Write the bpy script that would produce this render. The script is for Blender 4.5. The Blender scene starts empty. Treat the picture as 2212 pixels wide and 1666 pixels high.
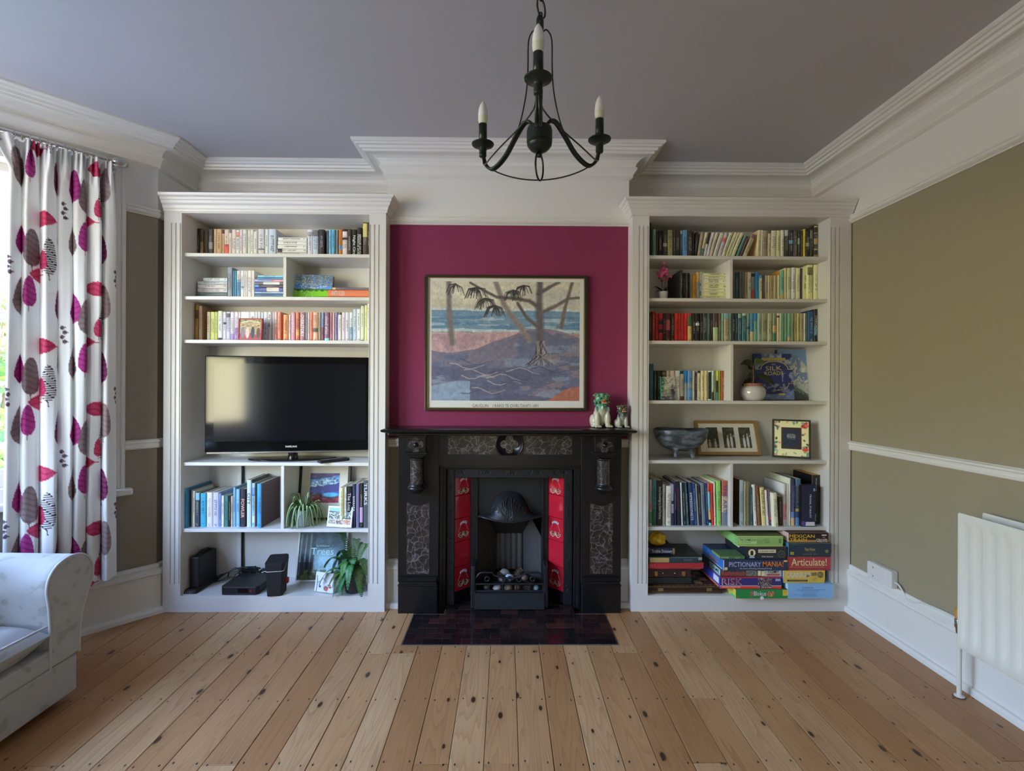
import bpy, bmesh, math, random
import numpy as np
from mathutils import Vector, Matrix
random.seed(7)
SC = bpy.context.scene
COL = SC.collection
PI = math.pi

# ------------------------------------------------------------------ camera
FPX, CAM_H = 1050.0, 1.248
CAM_R = (Matrix.Rotation(-math.radians(.71), 4, 'Z') @ Matrix.Rotation(PI / 2, 4, 'X') @ Matrix.Rotation(math.radians(.25), 4, 'Z'))
cam_data = bpy.data.cameras.new('camera')
cam_data.sensor_width = 36.0
cam_data.lens = 36.0 * FPX / 2212.0
cam_data.clip_start = .05
cam = bpy.data.objects.new('camera', cam_data)
COL.objects.link(cam)
cam.matrix_world = Matrix.Translation((0, 0, CAM_H)) @ CAM_R
SC.camera = cam

# ------------------------------------------------------------------ light
SC.view_settings.view_transform = 'Standard'
SC.view_settings.look = 'None'
SC.view_settings.exposure = 0.0
SC.view_settings.gamma = 1.0
SC.view_settings.use_curve_mapping = False
SKY_UP, SKY_LOW, HEDGE, GROUND, SKY_S = (.30, .50, 1.0), (.58, .76, 1.0), (.48, .46, .28), (.50, .44, .33), 34.0
world = bpy.data.worlds.new('sky')
SC.world = world
world.use_nodes = True
wt = world.node_tree
wt.nodes.clear()
_tc = wt.nodes.new('ShaderNodeTexCoord')
_sp = wt.nodes.new('ShaderNodeSeparateXYZ')
_mr = wt.nodes.new('ShaderNodeMapRange')
_mr.inputs[1].default_value = -1
_rp = wt.nodes.new('ShaderNodeValToRGB')
_bg = wt.nodes.new('ShaderNodeBackground')
_wo = wt.nodes.new('ShaderNodeOutputWorld')
_e = _rp.color_ramp.elements
_e[0].position, _e[0].color = .44, (*GROUND, 1)
_e[1].position, _e[1].color = .52, (*HEDGE, 1)
for _p, _c in ((.56, HEDGE), (.62, SKY_LOW), (.85, SKY_UP)):
    _n = _rp.color_ramp.elements.new(_p)
    _n.color = (*_c, 1)
_bg.inputs[1].default_value = SKY_S
for a, b in ((_tc.outputs['Generated'], _sp.inputs[0]), (_sp.outputs[2], _mr.inputs[0]), (_mr.outputs[0], _rp.inputs[0]),
             (_rp.outputs[0], _bg.inputs[0]), (_bg.outputs[0], _wo.inputs[0])):
    wt.links.new(a, b)
sun_d = bpy.data.lights.new('sun', 'SUN')
sun_d.energy = 9.0
sun_d.angle = .01
sun_d.color = (1, .93, .80)
sun = bpy.data.objects.new('sun', sun_d)
COL.objects.link(sun)
sun.rotation_euler = (math.radians(-12), math.radians(28), 0)     # shines from over the house towards the garden


def portal(name, loc, rot, w, h):
    d = bpy.data.lights.new(name, 'AREA')
    d.shape, d.size, d.size_y = 'RECTANGLE', w, h
    d.cycles.is_portal = True
    o = bpy.data.objects.new(name, d)
    o.location, o.rotation_euler = loc, rot
    COL.objects.link(o)


SC.cycles.use_denoising = True
SC.cycles.max_bounces = 9
SC.cycles.diffuse_bounces = 6
SC.cycles.glossy_bounces = 4
SC.cycles.transmission_bounces = 6
SC.cycles.transparent_max_bounces = 8
SC.cycles.caustics_reflective = False
SC.cycles.caustics_refractive = False
SC.cycles.sample_clamp_indirect = 6.0

# ------------------------------------------------------------------ measuring: a pixel of the photograph on a known plane of the room


def at(px, py, Y=None, X=None, Z=None):
    d = CAM_R.to_3x3() @ Vector(((px - 1106) / FPX, -(py - 833) / FPX, -1))
    t = Y / d.y if Y is not None else (X / d.x if X is not None else (Z - CAM_H) / d.z)
    return Vector((0, 0, CAM_H)) + d * t


def ax(px, Y, py=833):
    return at(px, py, Y=Y).x


def az(px, py, Y):
    return at(px, py, Y=Y).z


# ------------------------------------------------------------------ colour


def lin(v):
    v = v / 255.0
    return v / 12.92 if v <= .04045 else ((v + .055) / 1.055) ** 2.4


def C(r, g, b, k=1.0):
    return (min(.92, lin(r) * k), min(.92, lin(g) * k), min(.92, lin(b) * k))


WHITE = (.78, .765, .725)


# ------------------------------------------------------------------ materials
def new_mat(name):
    m = bpy.data.materials.new(name)
    m.use_nodes = True
    return m, m.node_tree, m.node_tree.nodes['Principled BSDF']


def flat(name, col, rough=.5, metal=0.0, spec=.5, bump=0.0, bscale=200.0, coat=0.0, vary=0.0, vscale=8.0):
    m, t, p = new_mat(name)
    p.inputs['Base Color'].default_value = (*col, 1)
    p.inputs['Roughness'].default_value = rough
    p.inputs['Metallic'].default_value = metal
    p.inputs['Specular IOR Level'].default_value = spec
    p.inputs['Coat Weight'].default_value = coat
    if bump or vary:
        tc = t.nodes.new('ShaderNodeTexCoord')
    if bump:
        n = t.nodes.new('ShaderNodeTexNoise')
        n.inputs['Scale'].default_value = bscale
        n.inputs['Detail'].default_value = 3
        b = t.nodes.new('ShaderNodeBump')
        b.inputs['Strength'].default_value = bump
        b.inputs['Distance'].default_value = .002
        t.links.new(tc.outputs['Object'], n.inputs['Vector'])
        t.links.new(n.outputs[0], b.inputs['Height'])
        t.links.new(b.outputs[0], p.inputs['Normal'])
    if vary:
        n = t.nodes.new('ShaderNodeTexNoise')
        n.inputs['Scale'].default_value = vscale
        n.inputs['Detail'].default_value = 4
        r = t.nodes.new('ShaderNodeMapRange')
        r.inputs[3].default_value, r.inputs[4].default_value = 1 - vary, 1 + vary
        h = t.nodes.new('ShaderNodeHueSaturation')
        h.inputs['Color'].default_value = (*col, 1)
        t.links.new(tc.outputs['Object'], n.inputs['Vector'])
        t.links.new(n.outputs[0], r.inputs[0])
        t.links.new(r.outputs[0], h.inputs['Value'])
        t.links.new(h.outputs[0], p.inputs['Base Color'])
    return m


def printed(name, rough=.5, spec=.5, coat=0.0, bump=0.0, bscale=300.0, metal=0.0):
    """one material for every mesh whose faces carry their own printed or painted colour (attribute Col)"""
    m = flat(name, (.8, .8, .8), rough, metal, spec, bump, bscale, coat)
    t = m.node_tree
    a = t.nodes.new('ShaderNodeVertexColor')
    a.layer_name = 'Col'
    t.links.new(a.outputs[0], t.nodes['Principled BSDF'].inputs['Base Color'])
    return m


def ramp(t, stops):
    r = t.nodes.new('ShaderNodeValToRGB')
    e = r.color_ramp.elements
    while len(e) > 1:
        e.remove(e[-1])
    e[0].position, e[0].color = stops[0][0], (*stops[0][1], 1)
    for p, c in stops[1:]:
        n = e.new(p)
        n.color = (*c, 1)
    return r


def mth(t, op, a, b=None, clamp=False):
    n = t.nodes.new('ShaderNodeMath')
    n.operation = op
    n.use_clamp = clamp
    for k, v in ((0, a), (1, b)):
        if v is None:
            continue
        if isinstance(v, (int, float)):
            n.inputs[k].default_value = v
        else:
            t.links.new(v, n.inputs[k])
    return n.outputs[0]


def mixc(t, fac, a, b):
    n = t.nodes.new('ShaderNodeMix')
    n.data_type = 'RGBA'
    for k, v in ((0, fac), (6, a), (7, b)):
        if isinstance(v, (int, float)):
            n.inputs[k].default_value = v
        elif isinstance(v, tuple):
            n.inputs[k].default_value = (*v, 1)
        else:
            t.links.new(v, n.inputs[k])
    return n.outputs[2]


# ------------------------------------------------------------------ mesh building
class MB:
    def __init__(s):
        s.v, s.f, s.c, s.sm = [], [], [], []

    def add(s, verts, faces, col=None, smooth=False):
        b = len(s.v)
        s.v.extend(tuple(p) for p in verts)
        for f in faces:
            s.f.append(tuple(i + b for i in f))
            s.c.append(col)
            s.sm.append(smooth)
        return s

    def box(s, x0, x1, y0, y1, z0, z1, col=None):
        v = [(x, y, z) for z in (z0, z1) for y in (y0, y1) for x in (x0, x1)]
        return s.add(v, [(0, 2, 3, 1), (4, 5, 7, 6), (0, 1, 5, 4), (2, 6, 7, 3), (0, 4, 6, 2), (1, 3, 7, 5)], col)

    def quad(s, a, b, c, d, col=None):
        return s.add([a, b, c, d], [(0, 1, 2, 3)], col)

    def obox(s, o, ux, uy, uz, col=None):
        """box from corner o with edge vectors"""
        o, ux, uy, uz = Vector(o), Vector(ux), Vector(uy), Vector(uz)
        v = [o + ux * i + uy * j + uz * k for k in (0, 1) for j in (0, 1) for i in (0, 1)]
        return s.add(v, [(0, 2, 3, 1), (4, 5, 7, 6), (0, 1, 5, 4), (2, 6, 7, 3), (0, 4, 6, 2), (1, 3, 7, 5)], col)

    def poly_y(s, pts, y0, y1, col=None, smooth=False):
        """(x,z) outline pushed from y0 to y1"""
        n = len(pts)
        v = [(x, y0, z) for x, z in pts] + [(x, y1, z) for x, z in pts]
        s.add(v, [tuple(range(n)), tuple(range(2 * n - 1, n - 1, -1))], col)
        return s.add(v, [(i, i + n, (i + 1) % n + n, (i + 1) % n) for i in range(n)], col, smooth)

    def lathe(s, prof, c=(0, 0, 0), n=24, col=None, smooth=True, axis='z', arc=2 * PI, a0=0.0, cap=True):
        v, f = [], []
        full = abs(arc - 2 * PI) < 1e-6
        m = n if full else n + 1
        for r, h in prof:
            for k in range(m):
                a = a0 + arc * k / n
                p = (r * math.cos(a), r * math.sin(a), h)
                if axis == 'y':
                    p = (p[0], h, p[1])
                elif axis == 'x':
                    p = (h, p[0], p[1])
                v.append((p[0] + c[0], p[1] + c[1], p[2] + c[2]))
        for j in range(len(prof) - 1):
            for k in range(n):
                k2 = (k + 1) % m
                f.append((j * m + k, j * m + k2, (j + 1) * m + k2, (j + 1) * m + k))
        s.add(v, f, col, smooth)
        if cap and full:
            if prof[0][0] > 1e-6:
                s.add(v[:m], [tuple(range(m - 1, -1, -1))], col)
            if prof[-1][0] > 1e-6:
                s.add(v[-m:], [tuple(range(m))], col)
        return s

    def tube(s, pts, r, n=8, col=None, closed=False, cap=True):
        pts = [Vector(p) for p in pts]
        N = len(pts)
        rr = r if isinstance(r, (list, tuple)) else [r] * N
        up = None
        v, f = [], []
        for i, p in enumerate(pts):
            a = pts[(i - 1) % N] if (closed or i) else p
            b = pts[(i + 1) % N] if (closed or i < N - 1) else p
            t = (b - a).normalized()
            if up is None:
                up = Vector((0, 0, 1)) if abs(t.z) < .9 else Vector((1, 0, 0))
            e = t.cross(up)
            if e.length < 1e-6:
                e = t.cross(Vector((.3, .5, .8)))
            e.normalize()
            up = e.cross(t).normalized()
            for k in range(n):
                g = 2 * PI * k / n
                v.append(p + (e * math.cos(g) + up * math.sin(g)) * rr[i])
        for i in range(N if closed else N - 1):
            j = (i + 1) % N
            for k in range(n):
                f.append((i * n + k, i * n + (k + 1) % n, j * n + (k + 1) % n, j * n + k))
        s.add(v, f, col, True)
        if cap and not closed:
            s.add(v[:n], [tuple(range(n - 1, -1, -1))], col)
            s.add(v[-n:], [tuple(range(n))], col)
        return s

    def ell(s, c, r, nu=12, nv=8, col=None, rot=None):
        v, f = [], []
        for j in range(nv + 1):
            b = -PI / 2 + PI * j / nv
            for k in range(nu):
                a = 2 * PI * k / nu
                p = Vector((r[0] * math.cos(b) * math.cos(a), r[1] * math.cos(b) * math.sin(a), r[2] * math.sin(b)))
                if rot is not None:
                    p = rot @ p
                v.append(p + Vector(c))
        for j in range(nv):
            for k in range(nu):
                f.append((j * nu + k, j * nu + (k + 1) % nu, (j + 1) * nu + (k + 1) % nu, (j + 1) * nu + k))
        return s.add(v, f, col, True)

    def grid(s, P, col=None, smooth=True, cols=None):
        """P: rows x cols of points; cols: per face colour function (j,i)"""
        R, K = len(P), len(P[0])
        b = len(s.v)
        for row in P:
            s.v.extend(tuple(p) for p in row)
        for j in range(R - 1):
            for i in range(K - 1):
                s.f.append((b + j * K + i, b + j * K + i + 1, b + (j + 1) * K + i + 1, b + (j + 1) * K + i))
                s.c.append(cols(j, i) if cols else col)
                s.sm.append(smooth)
        return s

    def sweep(s, path, prof, closed=False, side=1, col=None, cap=True, smooth=False):
        """profile (d,z) carried along a polyline (x,y) on a wall; d is measured to the right-hand side (side=1)"""
        P = [Vector((p[0], p[1])) for p in path]
        N = len(P)
        rows = []
        for i, p in enumerate(P):
            ns = []
            for a, b in ((i - 1, i), (i, i + 1)):
                if closed or (a >= 0 and b < N):
                    d = (P[b % N] - P[a % N]).normalized()
                    ns.append(Vector((d.y, -d.x)) * side)
            if len(ns) == 1:
                o = ns[0]
            else:
                o = (ns[0] + ns[1])
                o = o / max(.2, o.dot(ns[0]))
            rows.append([(p.x + o.x * d, p.y + o.y * d, z) for d, z in prof])
        if closed:
            rows.append(rows[0])
        s.grid(rows, col, smooth)
        if cap and not closed:
            m = len(prof)
            s.add(rows[0], [tuple(range(m))], col)
            s.add(rows[-1], [tuple(range(m - 1, -1, -1))], col)
        return s

    def build(s, name, mat, parent=None, world=True, bevel=0.0, seg=1, shade=None):
        me = bpy.data.meshes.new(name)
        v = np.array([tuple(p) for p in s.v], dtype=np.float64).reshape(-1, 3)
        if parent is not None and world:
            v = v - np.array(origin(parent))
        me.from_pydata(v.tolist(), [], s.f)
        if any(c is not None for c in s.c):
            at_ = me.attributes.new('Col', 'FLOAT_COLOR', 'CORNER')
            ca = np.ones((len(me.loops), 4), dtype=np.float32)
            li = 0
            for f, c in zip(s.f, s.c):
                n = len(f)
                if c is not None:
                    ca[li:li + n, :3] = c
                li += n
            at_.data.foreach_set('color', ca.ravel())
        if shade is not None:
            me.polygons.foreach_set('use_smooth', [shade] * len(s.f))
        else:
            me.polygons.foreach_set('use_smooth', s.sm)
        bm = bmesh.new()
        bm.from_mesh(me)
        if bevel:
            bmesh.ops.remove_doubles(bm, verts=bm.verts, dist=1e-6)
            ed = [e for e in bm.edges if len(e.link_faces) == 2 and e.calc_face_angle(0) > .6]
            bmesh.ops.bevel(bm, geom=ed, offset=bevel, segments=seg, profile=.5, affect='EDGES', clamp_overlap=True)
        bmesh.ops.recalc_face_normals(bm, faces=bm.faces)
        bm.to_mesh(me)
        bm.free()
        me.materials.append(mat)
        return link(name, me, parent)


def origin(o):
    v = Vector((0, 0, 0))
    while o is not None:
        v += o.location
        o = o.parent
    return v


def link(name, data, parent=None):
    o = bpy.data.objects.new(name, data)
    COL.objects.link(o)
    o.parent = parent
    return o


def tag(o, label=None, cat=None, group=None, kind=None):
    for k, v in (('label', label), ('category', cat), ('group', group), ('kind', kind)):
        if v:
            o[k] = v
    return o


def thing(name, label, cat, loc=(0, 0, 0), group=None, rot=None):
    o = link(name, None)
    o.location = loc
    o.empty_display_size = .05
    if rot is not None:
        o.rotation_euler = rot
    return tag(o, label, cat, group)


def structure(name, loc=(0, 0, 0)):
    o = link(name, None)
    o.location = loc
    return tag(o, kind='structure')


def dup(root, parent=None):
    c = root.copy()
    COL.objects.link(c)
    c.parent = parent
    for ch in root.children:
        dup(ch, c)
    return c


TEXTS = []


def text(body, parent, o, xd, yd, w, h, mat, name='title_lettering', world=True, bold=0.0, squeeze=None):
    """lettering lying on a surface: centre o, reading direction xd, upward yd, fitted into w x h"""
    cu = bpy.data.curves.new(name, 'FONT')
    cu.body = body
    cu.align_x, cu.align_y = 'CENTER', 'CENTER'
    cu.size = 1.0
    cu.offset = bold
    cu.resolution_u = 2
    cu.space_line = .8
    cu.materials.append(mat)
    ob = link(name, cu, parent)
    o = Vector(o)
    if parent is not None and world:
        o = o - origin(parent)
    TEXTS.append((ob, o, Vector(xd).normalized(), Vector(yd).normalized(), w, h))
    return ob


def fit_texts():
    bpy.context.view_layer.update()
    for ob, o, xd, yd, w, h in TEXTS:
        bb = [Vector(c) for c in ob.bound_box]
        x0, x1 = min(b.x for b in bb), max(b.x for b in bb)
        y0, y1 = min(b.y for b in bb), max(b.y for b in bb)
        sx, sy = w / max(1e-6, x1 - x0), h / max(1e-6, y1 - y0)
        zd = xd.cross(yd)
        c = o - xd * (sx * (x0 + x1) / 2) - yd * (sy * (y0 + y1) / 2)
        m = Matrix.Identity(4)
        for k in range(3):
            m[k][0], m[k][1], m[k][2], m[k][3] = xd[k] * sx, yd[k] * sy, zd[k] * min(sx, sy), c[k]
        ob.matrix_local = m
    # flat letters become plain mesh parts
    bpy.context.view_layer.update()
    dg = bpy.context.evaluated_depsgraph_get()
    for ob, *_ in TEXTS:
        me = bpy.data.meshes.new_from_object(ob.evaluated_get(dg))
        name, par, ml, mat = ob.name, ob.parent, ob.matrix_local.copy(), ob.data.materials[0]
        bpy.data.objects.remove(ob)
        o = link(name.split('.')[0], me, par)
        if not me.materials:
            me.materials.append(mat)
        o.matrix_local = ml


def scribble(mb, o, xd, yd, w, h, seed, col, rows=1, off=.0004):
    """unreadable small lettering: little strokes in w x h about o"""
    rnd = random.Random(seed)
    o, xd, yd = Vector(o), Vector(xd).normalized(), Vector(yd).normalized()
    nd = xd.cross(yd) * off
    rh = h / (rows * 1.5 - .5)
    for r in range(rows):
        y = h / 2 - rh * (r * 1.5 + .5)
        x = -w / 2
        while x < w / 2:
            cw = rh * rnd.uniform(.35, .75)
            if rnd.random() < .14:
                x += cw
                continue
            k = rnd.random()
            for a0, a1, b0, b1 in (((0, .22, -.5, .5), (.22, .8, .28, .5)) if k < .35 else ((0, .22, -.5, .5), (.6, .82, -.5, .5)) if k < .6 else ((0, .8, .3, .5), (0, .8, -.5, -.3), (0, .2, -.5, .5)) if k < .85 else ((.3, .52, -.5, .5),)):
                p = [o + xd * (x + cw * a) + yd * (y + rh * b) + nd for a, b in ((a0, b0), (a1, b0), (a1, b1), (a0, b1))]
                mb.quad(*p, col)
            x += cw * 1.12
    return mb


# ------------------------------------------------------------------ shared materials
M_TRIM = flat('white_gloss_trim', WHITE, .32, bump=.15, bscale=25, vary=.03)
M_CASE = flat('bookcase_paint', (.74, .725, .69), .34, vary=.03)
M_WALLP = printed('wall_paint', .75, .3, bump=.25, bscale=90)
M_CEIL = flat('ceiling_paint', (.55, .53, .54), .85, spec=.2, bump=.25, bscale=40, vary=.04, vscale=2)
M_PRINT = printed('printed_card', .42)
M_MATTE = printed('matte_print', .85, .25)
M_GLOSS = printed('glossy_print', .18)
M_PAGE = flat('book_pages', (.70, .64, .52), .8, bump=.5, bscale=900)
M_BLACK = flat('black_plastic', (.010, .010, .012), .3, vary=.05)
M_BLACKMATT = flat('black_matt_plastic', (.014, .014, .016), .55)
M_SLATE = flat('black_painted_slate', (.0065, .0065, .008), .28, bump=.2, bscale=30, vary=.2)
M_IRON = flat('cast_iron', (.016, .018, .023), .38, metal=.3, bump=.3, bscale=120, vary=.3)
M_GILT = flat('gold_ink', (.75, .58, .18), .35, metal=.4)
M_WHITEINK = flat('white_ink', (.80, .80, .80), .5)
M_BLACKINK = flat('black_ink', (.012, .012, .014), .5)
M_CHROME = flat('brushed_metal', (.55, .54, .52), .25, metal=1.0)
M_BRASS = flat('brass', (.62, .45, .18), .3, metal=1.0)
_gl, _gt, _gp = new_mat('window_glass')
_gt.nodes.remove(_gp)
_a, _b, _m, _f = _gt.nodes.new('ShaderNodeBsdfTransparent'), _gt.nodes.new('ShaderNodeBsdfGlossy'), _gt.nodes.new('ShaderNodeMixShader'), _gt.nodes.new('ShaderNodeLayerWeight')
_b.inputs['Roughness'].default_value = .02
_f.inputs[0].default_value = .5
_gt.links.new(mth(_gt, 'MULTIPLY_ADD', mth(_gt, 'POWER', _f.outputs['Facing'], 4.0), .5), _m.inputs[0])
_gt.nodes[-1].inputs[2].default_value = .04
_gt.links.new(_a.outputs[0], _m.inputs[1])
_gt.links.new(_b.outputs[0], _m.inputs[2])
_gt.links.new(_m.outputs[0], _gt.nodes['Material Output'].inputs[0])
M_GLASS = _gl
# ================================================================== THE ROOM
XL, XR, YBR, YAL, YFRONT, ZC = -1.92, 1.925, 2.775, 3.03, -1.9, 2.58
BRL, BRR = -.68, .70                                   # chimney breast
YF, YSH, YBK = 2.68, 2.70, 2.945                       # bookcases: front, shelf fronts, back panels
SC0, SD, SN = Vector((XL, 2.70)), Vector((-.662, -.749)), Vector((.749, -.662))
SL = .98


def spl(t, off=0.0):
    p = SC0 + SD * t + SN * off
    return (p.x, p.y)


BX = spl(SL)[0]                                        # bay front
BY1 = spl(SL)[1]
BY0 = .25
NEAR = (XL, BY0 - (XL - BX) * .749 / .662)             # where the near splay meets the left wall
RAIL0, RAIL1 = 2.160, 2.205
TAUPE, MAROON = (.30, .262, .205), (.235, .030, .088)

# ---- floor: boards over a dark void
floor = structure('floor', (0, 0, 0))
MB().box(-2.7, 2.05, -2.0, 3.1, -.06, -.024, (.03, .02, .015)).build('subfloor', M_MATTE, floor)


def pine():
    m, t, p = new_mat('varnished_pine')
    tc = t.nodes.new('ShaderNodeTexCoord')
    oi = t.nodes.new('ShaderNodeObjectInfo')
    add = t.nodes.new('ShaderNodeVectorMath')
    add.operation = 'MULTIPLY_ADD'
    add.inputs[1].default_value = (1, 1, 1)
    cmb = t.nodes.new('ShaderNodeCombineXYZ')
    r100 = mth(t, 'MULTIPLY', oi.outputs['Random'], 97.0)
    t.links.new(r100, cmb.inputs[0])
    t.links.new(mth(t, 'MULTIPLY', oi.outputs['Random'], 53.0), cmb.inputs[1])
    t.links.new(tc.outputs['Object'], add.inputs[0])
    t.links.new(cmb.outputs[0], add.inputs[2])

    def mapped(sx, sy):
        mp = t.nodes.new('ShaderNodeMapping')
        mp.inputs['Scale'].default_value = (sx, sy, 1)
        t.links.new(add.outputs[0], mp.inputs['Vector'])
        return mp.outputs[0]
    # growth rings: contour lines of a long smooth noise make the cathedral grain
    n1 = t.nodes.new('ShaderNodeTexNoise')
    n1.inputs['Scale'].default_value = 1.0
    n1.inputs['Detail'].default_value = 1.5
    t.links.new(mapped(13, .85), n1.inputs['Vector'])
    ring = mth(t, 'FRACT', mth(t, 'MULTIPLY', n1.outputs[0], 17.0))
    n2 = t.nodes.new('ShaderNodeTexNoise')
    n2.inputs['Scale'].default_value = 1.0
    n2.inputs['Detail'].default_value = 4
    t.links.new(mapped(160, 5), n2.inputs['Vector'])
    n3 = t.nodes.new('ShaderNodeTexNoise')
    n3.inputs['Scale'].default_value = 1.0
    n3.inputs['Detail'].default_value = 2
    t.links.new(mapped(5, 1.6), n3.inputs['Vector'])
    # knots
    vo = t.nodes.new('ShaderNodeTexVoronoi')
    vo.voronoi_dimensions = '2D'
    vo.inputs['Scale'].default_value = 1.0
    t.links.new(mapped(9.0, 4.2), vo.inputs['Vector'])
    sepc = t.nodes.new('ShaderNodeSeparateColor')
    t.links.new(vo.outputs['Color'], sepc.inputs[0])
    keep = mth(t, 'GREATER_THAN', sepc.outputs[0], .55)
    size = mth(t, 'MULTIPLY_ADD', sepc.outputs[1], .055)
    t.nodes[-1].inputs[2].default_value = .022
    rel = mth(t, 'DIVIDE', vo.outputs['Distance'], size)
    knot = mth(t, 'MULTIPLY', mth(t, 'SUBTRACT', 1.45, rel, True), keep)
    halo = mth(t, 'MULTIPLY', mth(t, 'SUBTRACT', 1.0, mth(t, 'MULTIPLY', rel, .28), True), keep)
    tone = ramp(t, [(0, (.40, .195, .078)), (.35, (.49, .262, .112)), (.7, (.54, .308, .142)), (1, (.61, .385, .195))])
    t.links.new(oi.outputs['Random'], tone.inputs[0])
    g = mth(t, 'MULTIPLY', mth(t, 'POWER', ring, 3.0), .42)
    g = mth(t, 'ADD', g, mth(t, 'MULTIPLY', n2.outputs[0], .28))
    g = mth(t, 'ADD', g, mth(t, 'MULTIPLY', mth(t, 'SUBTRACT', n3.outputs[0], .5), .9))
    g = mth(t, 'ADD', g, mth(t, 'MULTIPLY', halo, .30))
    c1 = mixc(t, mth(t, 'MULTIPLY', g, .85, True), tone.outputs[0], (.235, .098, .035))
    c2 = mixc(t, mth(t, 'MULTIPLY', knot, 1.6, True), c1, (.055, .026, .013))
    t.links.new(c2, p.inputs['Base Color'])
    p.inputs['Roughness'].default_value = .36
    p.inputs['Specular IOR Level'].default_value = .42
    b = t.nodes.new('ShaderNodeBump')
    b.inputs['Strength'].default_value = .25
    b.inputs['Distance'].default_value = .0015
    t.links.new(g, b.inputs['Height'])
    t.links.new(b.outputs[0], p.inputs['Normal'])
    return m


M_PINE = pine()
M_NAIL = flat('nail_head', (.02, .015, .012), .6)
BW = .1155
rnd = random.Random(3)
JOISTS = [2.60, 2.2685, 1.935, 1.604, 1.27, .935, .60, .27, -.06, -.40, -.73, -1.06, -1.40, -1.73]
FIXED = {-6: 2.2685, -5: 2.2685, 4: 2.2685, 9: 2.60, 10: 2.2685, 6: 1.935, -9: 1.604}
nails = MB()
k0, k1 = -23, 17
for k in range(k0, k1):
    xa, xb = .048 + k * BW, .048 + (k + 1) * BW
    xa, xb = xa + .001 + .0004 * math.sin(k * 7.1), xb - .0012
    if xa > XR + .05:
        continue
    y1 = 2.98
    if xb > -.50 and xa < .55:
        y1 = 2.333
        for c0, c1 in ((xa, min(xb, -.499)), (max(xa, .5505), xb)):      # slips beside the hearth
            if c1 - c0 > .008:
                o = MB().box(-(c1 - c0) / 2, (c1 - c0) / 2, -.318, .318, -.022, 0).build('plank', M_PINE, floor, world=False, bevel=.001)
                o.location = ((c0 + c1) / 2, 2.333 + .320, 0)
    y0 = YFRONT
    cuts = [y1]
    if k in FIXED:
        cuts.append(FIXED[k])
    else:
        cuts.append(rnd.choice(JOISTS[3:9]))
    cuts.append(y0)
    for a, b in zip(cuts[:-1], cuts[1:]):
        if a - b < .05:
            continue
        cx, cy = (xa + xb) / 2, (a + b) / 2
        w, d = (xb - xa) / 2, (a - b) / 2 - .0009
        o = MB().box(-w, w, -d, d, -.022, rnd.uniform(-.0007, .0003)).build('plank', M_PINE, floor, world=False, bevel=.0012)
        o.location = (cx, cy, 0)
    for jy in JOISTS:
        for q in (xa + .017 + rnd.uniform(-.004, .004), xb - .017 + rnd.uniform(-.004, .004)):
            if jy > y1 or (abs(q) < .62 and jy > 2.3) or jy < -.3:
                continue
            yy = jy + rnd.uniform(-.012, .012)
            nails.add([(q + .0028 * math.cos(a), yy + .0055 * math.sin(a), .0007) for a in np.arange(6) * PI / 3], [tuple(range(6))])
tag(nails.build('nail_head', M_NAIL, floor), kind='stuff')

# ---- ceiling
tag(MB().box(-2.75, 2.10, YFRONT - .15, 3.2, ZC, ZC + .12).build('ceiling', M_CEIL), kind='structure')

# ---- walls (lower coat, frieze above the picture rail)


def wall_strip(mb, a, b, th, z0, z1, col):
    """upright slab behind the wall line a-b (interior on the right-hand side)"""
    a, b = Vector(a), Vector(b)
    d = (b - a).normalized()
    n = Vector((-d.y, d.x)) * th
    mb.obox((a.x, a.y, z0), (b.x - a.x, b.y - a.y, 0), (n.x, n.y, 0), (0, 0, z1 - z0), col)


def wall_2(mb, a, b, th=.12, low=TAUPE):
    wall_strip(mb, a, b, th, 0, RAIL0 + .02, low)
    wall_strip(mb, a, b, th, RAIL0 + .02, ZC, WHITE)


WZ0, WZ1 = .70, 2.34                                   # window openings


def wall_win(mb, a, b, u0, u1, th=.16):
    A, B = Vector(a), Vector(b)
    d = (B - A).normalized()
    p0, p1 = A + d * u0, A + d * u1
    wall_2(mb, A, p0, th)
    wall_2(mb, p1, B, th)
    wall_strip(mb, p0, p1, th, 0, WZ0, TAUPE)
    wall_strip(mb, p0, p1, th, WZ1, ZC, WHITE)


wl = MB()
wall_2(wl, (XL, 2.70), (XL, YAL + .1))
wall_win(wl, spl(SL), spl(0), SL - .80, SL - .215)
wall_win(wl, (BX, BY0), (BX, BY1), .14, BY1 - BY0 - .14)
nl = (Vector(NEAR) - Vector((BX, BY0))).length
wall_win(wl, NEAR, (BX, BY0), .2, nl - .16)
wall_2(wl, (XL, YFRONT), NEAR)
tag(wl.build('wall_left', M_WALLP), kind='structure')
wb = MB()
wall_2(wb, (XL - .1, YAL), (BRL, YAL), low=WHITE)
wall_2(wb, (BRR, YAL), (XR + .1, YAL), low=WHITE)
tag(wb.build('wall_back', M_WALLP), kind='structure')
cb = MB()
FX0, FX1, FZ = -.40, .452, .90                         # hole for the grate
zl = .93
for x0, x1 in ((BRL, FX0), (FX1, BRR)):
    cb.box(x0, x1, YBR, YAL + .1, 0, zl, TAUPE)
cb.box(FX0, FX1, YBR, YAL + .1, FZ, zl, TAUPE)
cb.box(FX0 - .05, FX1 + .05, 3.10, YAL + .15, -.05, 1.0, (.02, .02, .02))
cb.box(BRL, BRR, YBR, YAL + .1, zl, RAIL0 + .02, MAROON)
cb.box(BRL, BRR, YBR, YAL + .1, RAIL0 + .02, ZC, WHITE)
for x0, x1 in ((BRL - .001, BRL + .004), (BRR - .004, BRR + .001)):      # the maroon stops short of the arris
    cb.box(x0, x1, YBR - .0015, YBR + .05, .95, RAIL0, WHITE)
tag(cb.build('wall_chimney_breast', M_WALLP), kind='structure')
wr = MB()
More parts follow.
